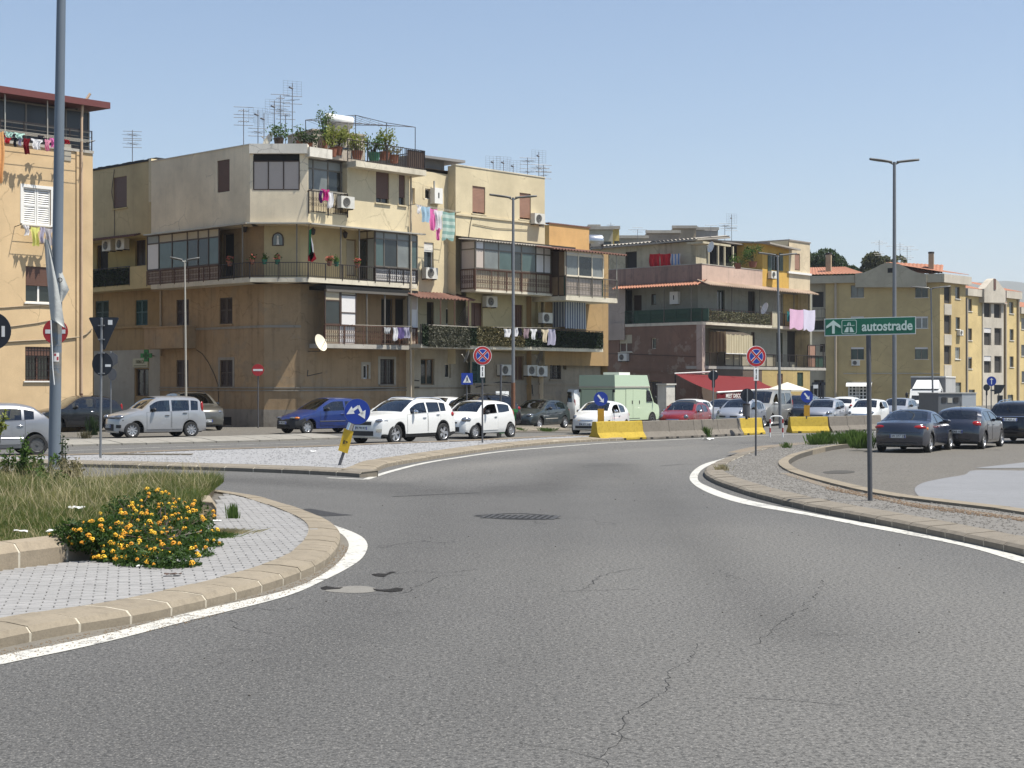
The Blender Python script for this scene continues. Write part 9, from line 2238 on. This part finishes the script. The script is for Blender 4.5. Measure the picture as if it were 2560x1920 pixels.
 # roof terrace of the corner house
Yt=74.5;zt0=Zs-.05
tx=lambda u,Y=Yt:ray(u)*Y
railing(A,ARo,ARo.s(850),sR+.5,zt0,zt0+.95,.55,M_rail,.13)
fe=Frame(ARo.P(sR+.5,.55,0).xy,(-ARo.n.x,-ARo.n.y),out=dR);railing(A,fe,0,3.2,zt0,zt0+.95,0,M_rail,.13)
mb=MB();r=ARo.off(.53).rect(990,1037,352,392);mb.box(ARo,ARo.s(1000),sR+.48,.50,.53,zt0+.05,zt0+.9);mb.build('reed_screen',M_dkwood,A)
fr=Frame((tx(782),Yt),(.80,.60));s1=fr.s(912);z1=zat(326,Yt);mb=MB();mb.box(fr,0,s1,-2.5,0,Z_top-.5,z1);mb.box(fr,-.06,s1+.06,-2.56,.06,z1,z1+.08);mb.build('stair_house',plaster('bare block roof room',(.42,.37,.30),.4),A)
r=fr.rect(795,818,342,385);mb=MB();mb.box(fr,r[0],r[1],.002,.03,Z_top-.3,r[3]);mb.build('roof_door',M_dkwood,A)
c=Vector((tx(843),75.2,zat(303,75.2)));T=thing('water_tank','white plastic water tank lying on top of the bare roof room','water tank',c);mb=MB();mb.smooth=True;mb.lathe([(0,-.72),(.25,-.70),(.30,-.6),(.30,.6),(.25,.70),(0,.72)],c,(.93,.2,-.12),20);mb.build('tank',M_white,T);mb=MB();mb.bx(c.x-.5,c.x+.5,74.9,75.5,z1,c.z-.1);mb.build('cradle',M_slabg,T)
# pergola wires
T=thing('roof_pergola','thin black steel frame with wires over the roof garden','pergola',(tx(900),74,Z_top));cr=[Vector(q)for q in((tx(763,73.5),73.5,0),(tx(889,76),76,0),(tx(1038,77),77,0),(tx(890,71.5),71.5,0))]
P4={k:at(u,v,Y)for k,(u,v,Y)in dict(a=(764,300,73.5),b=(889,288,78),c=(1038,318,77),d=(966,307,77.5),e=(888,305,72.5)).items()}
mb=MB()
for k in 'abcd':q=P4[k];mb.tube((q.x,q.y,Z_top-.4),q,.02,5)
for a_,b_ in(('a','b'),('b','d'),('d','c'),('a','c')):mb.tube(P4[a_],P4[b_],.016,4)
mb.build('frame',M_rail,T)
mb=MB()
for i in range(12):
 p0=P4['a'].lerp(P4['b'],i/11);p1=P4['a'].lerp(P4['c'],.25+.75*i/11);m_=p0.lerp(p1,.5)-Vector((0,0,.22));mb.path([p0,m_,p1],.008,3)
for i in range(5):p0=P4['a'].lerp(P4['c'],.3+.12*i);p1=P4['b'].lerp(P4['d'],i/4);mb.path([p0,p0.lerp(p1,.5)-Vector((0,0,.2)),p1],.008,3)
mb.build('wire',M_rail,T)
# roof plants
M_yg=leafmat('yellow green leaves',(.10,.13,.03),(.26,.27,.07))
def roofplant(label,u,v,Y,rad,hh,m,n,pm=M_terra,pr=.2,seed=1):
 c=at(u,v,Y);T=thing('potted_plant',label,'potted plant',c);mb=MB();mb.lathe([(0,0),(pr*.75,0),(pr,.34),(pr*1.08,.38),(pr*.9,.38)],c,n=12);mb.build('pot',pm,T)
 mb=MB();rg=random.Random(seed);br=[c+Vector((rg.uniform(-1,1)*rad,rg.uniform(-1,1)*rad*.6,.4+rg.uniform(.25,1)*hh))for _ in range(9)]
 for q in br:mb.tube(c+Vector((0,0,.3)),q,.014,4)
 mb.build('stem',M_dkwood,T);leafy(n,lambda g:tuple(np.array(br[g.integers(9)])*1.0+g.normal(size=3)*np.array([.13,.13,.16])),.075,m,'foliage',T,seed)
for a in(('dark leafed plant in a tall pot beside the roof aerials',697,366,72,.28,.55,M_leaf,260,M_dkwood,.24,2),('sparse plant at the left end of the roof garden',749,372,72.5,.18,.6,M_leaf,90,M_terra,.16,3),('low bushy plants left in the roof garden',772,378,72.5,.35,.3,M_leafd,260,M_terra,.18,4),('climber hanging over the white tank on the roof',812,372,73.6,.25,1.3,M_leaf,420,M_terra,.15,5),('yellow green bush before the bare roof room',845,388,72,.40,.75,M_yg,520,M_terra,.22,6),('yellowish plant climbing the roof railing',832,392,71.6,.25,.9,M_yg,300,M_terra,.2,7),('tall yellow green plant in the middle of the roof garden',893,398,72,.38,.7,M_yg,460,M_terra,.26,8),('green plant in the big planter right in the roof garden',935,402,73,.32,.6,M_leaf,320,M_grpot,.3,9),('loose pale plant above the right planter of the roof garden',961,400,73.5,.36,.85,M_yg,360,M_terra,.26,10),('row of reddish succulents by the right roof railing',985,408,74,.40,.2,M_leafdry,260,M_terra,.24,11),('green plant rising over the pink parapet of the corner block',1882,668,106.5,.5,1.0,M_leaf,620,M_terra,.3,12),('low greenery on the pink parapet',1845,672,106.5,.5,.25,M_leaf,260,M_terra,.25,13)):roofplant(*a)
mb=MB();c=at(866,396,72.3);T=thing('garden_table','blue plastic table among the roof plants','table',c);mb.bx(c.x-.3,c.x+.3,c.y-.25,c.y+.25,c.z+.42,c.z+.47);mb.build('top',plain('blue plastic',(.03,.08,.16),.5),T);
for sx in(-.25,.25):mb=MB();mb.tube((c.x+sx,c.y,c.z),(c.x+sx,c.y,c.z+.42),.03,6);mb.build('leg',plain('blue plastic',(.03,.08,.16),.5),T)
# wall lamps and cables
for l,f,u,v in(('left lantern on the long balcony wall',ALi,620,573),('middle lantern beside the flag',ACi,784,580),('right lantern on the long balcony wall',ARi,857,588)):
 p=f.P(f.s(u),.18,f.z(u,v));T=thing('wall_lantern','black '+l,'lantern',p);mb=MB();mb.lathe([(.03,-.16),(.09,-.12),(.12,.06),(.15,.08),(0,.2)],p,n=6);mb.build('lantern',M_rail,T);mb=MB();mb.path([p+Vector((0,0,.18)),f.P(f.s(u),.05,p.z+.22)],.02,5);mb.build('arm',M_rail,T)
def cable(par_,f,pts,r=.015,o=.03):mb=MB();mb.path([f.P(f.s(u,o),o,f.z(u,v,o))for u,v in pts],r,5);mb.build('cable',M_cable,par_)
cable(A,ALi,[(490,874),(505,884),(520,905),(535,935),(545,962),(546,1000),(551,1060)]);cable(A,ARi,[(825,975),(900,974),(1015,969)]);cable(B,fG,[(1190,968),(1250,955),(1330,962),(1332,990)],.03);cable(B,fB.off(.0),[(1181,538),(1176,560),(1172,592)]);cable(B,fB,[(1182,560),(1240,571),(1320,575)]);cable(E,EL,[(1520,884),(1600,886),(1740,892)]);cable(A,AW,[(286,424),(283,445),(279,480),(286,520),(286,590)])
cable(A,ARi,[(770,925),(768,940),(805,932)],.02,.3);cable(B,fGa,[(1031,950),(1048,952)],.03,.4);cable(B,fGa,[(1034,968),(1048,968)],.03,.3)
# ------------------------------------------------------------------ plants and loose matter on the ground
def blades(name,n,region,hfn,w,mat_,seed,zb=0.3,lean=0.5,label=None):
 rg=np.random.default_rng(seed);P_=[]
 xs_=[p[0]for p in region];ys_=[p[1]for p in region]
 while len(P_)<n:
  x,y=rg.uniform(min(xs_),max(xs_)),rg.uniform(min(ys_),max(ys_))
  if abs(x)<y*.36 and inside((x,y),region)and rg.uniform()<1.25-.6*(y/28):P_.append((x,y))
 P_=np.array(P_);n=len(P_);h=np.array([hfn(x,y)for x,y in P_])*rg.uniform(.5,1.25,n)
 a=rg.uniform(0,6.283,n);l=rg.uniform(.1,lean,n)*h;dx,dy=np.cos(a),np.sin(a);b=rg.uniform(0,6.283,n);wx,wy=np.cos(b)*w,np.sin(b)*w
 z0=zb if np.isscalar(zb)else np.array([zb(x,y)for x,y in P_]);X,Y_=P_[:,0],P_[:,1]
 v=np.stack([np.stack([X-wx,Y_-wy,z0+0*X],1),np.stack([X+wx,Y_+wy,z0+0*X],1),np.stack([X+wx*.6+dx*l*.4,Y_+wy*.6+dy*l*.4,z0+h*.6],1),np.stack([X-wx*.6+dx*l*.4,Y_-wy*.6+dy*l*.4,z0+h*.6],1),np.stack([X+dx*l,Y_+dy*l,z0+h],1)],1).reshape(-1,3)
 i=np.arange(n)[:,None]*5;f=[tuple(q)for q in(i+np.array([0,1,2,3])).tolist()]+[tuple(q)for q in(i+np.array([3,2,4])).tolist()]
 me=bpy.data.meshes.new(name);me.from_pydata(v.tolist(),[],f);t=me.attributes.new('tint','FLOAT','POINT')
 patch=.5+.5*np.sin(X*1.3+np.sin(Y_*.9))*np.cos(Y_*.8+X*.4);t.data.foreach_set('value',np.repeat(np.clip(rg.normal(-.22+.85*patch,.28),0,1),5).astype(np.float32))
 me.materials.append(mat_);o=bpy.data.objects.new(name,me);COL.objects.link(o);return o
M_grass=leafmat('mixed grass',(.050,.088,.018),(.27,.25,.12),trans=.4);M_dry=leafmat('dry stalks',(.30,.25,.14),(.46,.40,.26),trans=.3);M_gg=leafmat('fresh grass',(.05,.10,.02),(.13,.20,.05),trans=.4)
gr=[Vector((p[0],p[1]))for p in garden];c_=Vector((-6.5,20));gin=[p+(c_-p).normalized()*.22 for p in gr]
gh=lambda x,y:(.045+.09*sstep((y-16)/9.0)+.09*sstep((x+6)/2)*sstep((y-18)/4))*(.6+.8*(math.sin(x*2.1+math.sin(y*1.7)*2)*.5+.5))
g1=blades('grass',95000,gin,gh,.0045,M_grass,1,.28,.9);tag(g1,'half dry grass covering the garden round the thick lamp post','grass');g1['kind']='stuff'
g2_=blades('dry_stalks',3200,gin,lambda x,y:.13+.26*sstep((y-17)/8.0),.0035,M_dry,2,.3,1.4);tag(g2_,'straw coloured long stalks among the garden grass','dry grass');g2_['kind']='stuff'
# flowering shrub spilling over the planter corner
def sh_pt(g):
 while True:
  x,y,z=g.uniform(-4.6,-3.25),g.uniform(15.6,19.6),g.uniform(0.14,1.0)
  return x,y,z
sc_=[(375,1395,.0),(330,1385,.05),(420,1370,.02),(470,1345,.05),(505,1320,.08),(515,1350,.0),(440,1315,.22),(380,1335,.25),(320,1350,.2),(280,1340,.22),(350,1300,.30),(410,1290,.32),(460,1275,.30),(500,1280,.22),(300,1310,.30),(250,1330,.38),(200,1325,.40),(275,1320,.40),(400,1250,.40),(330,1270,.38),(480,1300,.2)]
blobs=[]
for u,v,h in sc_+[(300,1385,.12),(405,1345,.14),(450,1400,0),(360,1365,.15),(490,1375,0),(445,1290,.3),(380,1310,.3)]:q=gp(u-20,v+14,max(.15,h));blobs.append((q.x,q.y,q.z,.21 if u>300 else.16))
T=thing('flowering_shrub','bushy shrub covered in orange yellow flowers spilling over the planter corner','shrub',(blobs[0][0],blobs[0][1],.15))
def shf(g):b=blobs[g.integers(len(blobs))];d=g.normal(size=3);d/=np.linalg.norm(d);r=b[3]*g.uniform(.45,1.15);return(b[0]+d[0]*r*1.25,b[1]+d[1]*r*1.2,max(.16,b[2]+d[2]*r*.95))
leafy(30000,shf,.026,leafmat('shrub leaves',(.018,.042,.010),(.062,.11,.026)),'foliage',T,31)
mb=MB();rg=random.Random(8);c0=Vector((blobs[7][0],blobs[7][1],.2))
for i in range(60):
 b=blobs[rg.randrange(len(blobs))];mb.tube(c0+Vector((rg.uniform(-.4,.4),rg.uniform(-.3,.3),0)),(b[0]+rg.uniform(-.1,.1),b[1]+rg.uniform(-.1,.1),b[2]+b[3]*.8),.005,4)
mb.build('stem',M_dkwood,T)
mb=MB();rg=random.Random(5)
for i in range(26):
 t,p=rg.uniform(0,6.28),rg.uniform(-.3,1.45);d=Vector((math.cos(t)*math.cos(p),math.sin(t)*math.cos(p),math.sin(p)));c=d*.020;a=d.orthogonal().normalized();b=d.cross(a);s=.0085
 mb.poly([c+d*.006,c+a*s,c+b*s]);mb.poly([c+d*.006,c-a*s,c-b*s]);mb.poly([c+d*.006,c+b*s,c-a*s]);mb.poly([c+d*.006,c-b*s,c+a*s])
m,nt,b_,out=newmat('lantana petals');inf=N(nt,'ShaderNodeObjectInfo');nt.links.new(mixc(nt,inf.outputs['Random'],(.66,.26,.012),(.80,.50,.03)),b_.inputs['Base Color']);b_.inputs['Roughness'].default_value=.7
f0=mb.build('flower',m,T,world=False);fme=f0.data;g=np.random.default_rng(77);n=0;bpy.data.objects.remove(f0)
while n<300:
 b=blobs[g.integers(len(blobs))];d=g.normal(size=3);d/=np.linalg.norm(d)
 if d[1]>.35 or d[2]<-.35:continue
 r=b[3]*1.12;c=(b[0]+d[0]*r*1.25,b[1]+d[1]*r*1.2,max(.19,b[2]+d[2]*r*.95))
 if(c[0]>-3.3 and False):continue
 o=bpy.data.objects.new('flower',fme);COL.objects.link(o);o.parent=T;T_l=T.location;o.location=(c[0]-T_l.x,c[1]-T_l.y,c[2]-T_l.z);s=g.uniform(.7,1.4);o.scale=(s,s,s);o.rotation_euler=(g.uniform(-.6,.9),g.uniform(-.6,.6),g.uniform(0,6));n+=1
 # leafy weeds near the lamp post and in the grass
def weed(label,u,v,h0,w,h,n,m,seed,name='weed',Y=None):
 q=gp(u,v,h0)if Y is None else Vector((ray(u)*Y,Y,h0));T=thing(name,label,'weed',q);rg=random.Random(seed);br=[q+Vector((rg.uniform(-w,w),rg.uniform(-w,w)*.6,rg.uniform(.3,1)*h))for _ in range(9)];mb=MB()
 for b in br:mb.tube(q+Vector(((b.x-q.x)*.4,(b.y-q.y)*.4,0)),b,.006,4)
 mb.build('stem',M_leafd,T)
 def f(g):b=br[g.integers(9)];k=g.uniform(.15,1.05);return(q.x+(b.x-q.x)*(.4+.6*k)+g.normal()*.035,q.y+(b.y-q.y)*(.4+.6*k)+g.normal()*.035,q.z+(b.z-q.z)*k+g.normal()*.02)
 leafy(n,f,.04,m,'leaves',T,seed)
for i,a in enumerate((('bright green weed bush just left of the thick lamp post',100,1198,.3,.40,.45,800,M_leaf),('taller green weed spire left of the lamp post',55,1205,.3,.14,.85,380,M_leaf),('green weeds at the left edge above the silver bonnet',8,1200,.3,.30,.65,500,M_leaf),('brownish weed bush right of the thick lamp post',190,1200,.3,.42,.40,600,M_leafdry),('thin leafy spire right of the lamp post',160,1190,.3,.12,.85,200,M_leafd),('green weed clump at the foot of the lamp post',130,1215,.3,.35,.35,600,M_leaf))):weed(*a,40+i)
weed('leafy branch poking in at the left edge over the silver car roof',-8,0,1.18,.14,.42,260,M_yg,61,Y=24)
def tuft(label,u,v,h,w,n,m,seed,cat='grass tuft',name='grass_tuft',h0=.0):
 n=int(n*1.6);q=gp(u,v,h0);rg=np.random.default_rng(seed);a=rg.uniform(0,6.283,n);r=np.abs(rg.normal(size=n))*w*.4;hh=h*rg.uniform(.4,1.1,n);vs=[];fs=[]
 for i in range(n):
  x,y=r[i]*math.cos(a[i]),r[i]*math.sin(a[i])*.6;ex,ey=x*1.35+rg.normal()*w*.16,y*1.35+rg.normal()*w*.16;k=len(vs);t=.006;vs+=[(x-t,y,0),(x+t,y,0),(x*.6+ex*.4+t,y*.6+ey*.4,hh[i]*.65),(ex,ey,hh[i])];fs.append((k,k+1,k+2));fs.append((k,k+2,k+3))
 me=bpy.data.meshes.new(name);me.from_pydata(vs,[],fs);tt=me.attributes.new('tint','FLOAT','POINT');tt.data.foreach_set('value',np.repeat(rg.uniform(0,1,n),4).astype(np.float32));me.materials.append(m);o=bpy.data.objects.new(name,me);COL.objects.link(o);o.location=q;tag(o,label,cat,None)
for i,a in enumerate((('leftmost green tuft of the row above the concrete band',2043,1113,.42,.35,420,M_gg),('second green tuft of the row left of the motorway sign post',2068,1111,.50,.35,460,M_gg),('third small green tuft of the row',2110,1114,.40,.25,300,M_gg),('big green tuft touching the motorway sign post on the left',2138,1113,.55,.5,620,M_gg),('lowest green tuft behind the motorway sign post',2160,1121,.55,.4,520,M_gg),('tiny green tuft on the far kerb left of the tuft row',1967,1121,.22,.2,160,M_gg),('green weed at the foot of the grey barriers',1765,1092,.45,.25,260,M_gg),('dry weed clump on the nose of the right island',1808,1178,.16,.16,260,M_dry),('spiky grass tuft growing from the pavers behind the shrub',585,1298,.22,.10,130,M_gg),('low moss weed at the tip of the middle island kerb',858,1186,.08,.3,200,M_gg),('dry bush left of the first barrier on the far pavement',232,1088,.75,.25,200,M_leafd),('weed by the kerb below the chemist',212,1096,.3,.3,120,M_leafdry),('dry grass on the pavers right of the shrub',570,1335,.07,.35,420,M_dry),('greener grass on the pavers right of the shrub',548,1345,.08,.25,320,M_gg),('weeds at the foot of the rusty lamp',1300,1079,.2,.3,120,M_gg),('weeds under the dark green grey hatchback',1370,1079,.2,.5,140,M_gg))):tuft(*a,80+i,h0=.13 if a[1]<700 and a[2]>1250 else.1 if a[1]>1780 else.01)
# loose stones
def gravel(name,region,n,size,h,mat_,seed,label):
 rg=np.random.default_rng(seed);xs_=[p[0]for p in region];ys_=[p[1]for p in region];vs=[];fs=[];k=0;b=np.array([(1,0,0),(-1,0,0),(0,1,0),(0,-1,0),(0,0,.6),(0,0,-.6)]);F8=[(0,2,4),(2,1,4),(1,3,4),(3,0,4),(2,0,5),(1,2,5),(3,1,5),(0,3,5)]
 while k<n:
  x,y=rg.uniform(min(xs_),max(xs_)),rg.uniform(min(ys_),max(ys_))
  if y<4 or not inside((x,y),region):continue
  s=size*rg.uniform(.4,1.0)**1.5*(1+y/40);v=b*s*rg.uniform(.6,1.3,(6,3));c=math.cos(k);d=math.sin(k);v=np.stack([v[:,0]*c-v[:,1]*d+x,v[:,0]*d+v[:,1]*c+y,v[:,2]+h+gz(x,y)],1);j=len(vs);vs+=v.tolist();fs+=[tuple(j+q for q in f)for f in F8];k+=1
 me=bpy.data.meshes.new(name);me.from_pydata(vs,[],fs);me.materials.append(mat_);o=bpy.data.objects.new(name,me);COL.objects.link(o);tag(o,label,'gravel');o['kind']='stuff'
gravel('gravel',islR,6500,.018,.118,M_gravel2,1,'loose grey gravel on the right island');gravel('gravel',medpoly,3500,.018,.123,M_gravel,2,'loose gravel on the middle island')
gd=[Vector(p)for p in g2([(0,1628),(480,1532),(711,1468),(800,1430),(845,1385),(852,1362),(872,1366),(860,1400),(800,1447),(711,1490),(480,1556),(0,1660)])]
gravel('grit',gd,1500,.009,.004,concrete('brown grit',(.20,.15,.10),.6,.5,2),3,'brown grit and crumbs gathered in the gutter of the near kerb')
gravel('litter_crumbs',g2([(2065,1231),(2296,1279),(2560,1316),(2560,1325),(2296,1290),(2065,1240)]),900,.02,.12,concrete('brown crumbs',(.17,.12,.08),.6,.5,2),4,'dry brown crumbs of soil along the pale concrete band')
rd=[(8,-1),(8,60)];gravel('road_grit',[Vector(p)for p in((-3,9),(12,9),(12,40),(-2,40))],260,.010,.004,M_stain,5,'scattered dark crumbs on the roadway')
# litter
def litter(label,u,v,h,s,m,seed):
 q=gp(u,v,h);rg=random.Random(seed);mb=MB()
 mb.grid(lambda a,b:(q.x+(a-.5)*s*1.6+rg.uniform(-.01,.01),q.y+(b-.5)*s,q.z+s*.25*rg.uniform(0,1)),5,4);o=mb.build('litter',m,None,world=False);tag(o,label,'litter')
for i,a in enumerate((('crumpled white paper on the pavers right of the shrub',560,1328,.15,.10,M_signw),('white paper scrap under the right side of the shrub',488,1392,.15,.09,M_signw),('white scrap under the middle of the shrub',352,1416,.15,.06,M_signw),('whitish plastic bag in the grass above the shrub',188,1272,.36,.14,M_signw),('small white tissue in the grass left of the shrub',140,1328,.34,.12,M_signw),('white scrap in the left part of the grass',52,1330,.34,.10,M_signw),('torn brown wrapper on the pavers',432,1438,.15,.10,M_dkwood),('white pebble like scrap beside the weeds on the pavers',544,1302,.15,.07,M_signw),('white scrap on the far edge of the middle island',782,1129,.14,.12,M_signw),('white scrap at the foot of the grey barriers',1770,1099,.02,.3,M_signw))):litter(*a,i)
# haze over the whole place
m=bpy.data.materials.new('air haze');m.use_nodes=True;nt=m.node_tree;nt.nodes.clear();out=nt.nodes.new('ShaderNodeOutputMaterial');pv=nt.nodes.new('ShaderNodeVolumePrincipled');pv.inputs['Density'].default_value=.00018;pv.inputs['Color'].default_value=(.90,.94,1,1);pv.inputs['Anisotropy'].default_value=.2;nt.links.new(pv.outputs[0],out.inputs['Volume'])
mb=MB();mb.bx(-3500,5200,-60,5600,-6.6,400);hz=mb.build('haze',m,None,world=False);hz['kind']='stuff'
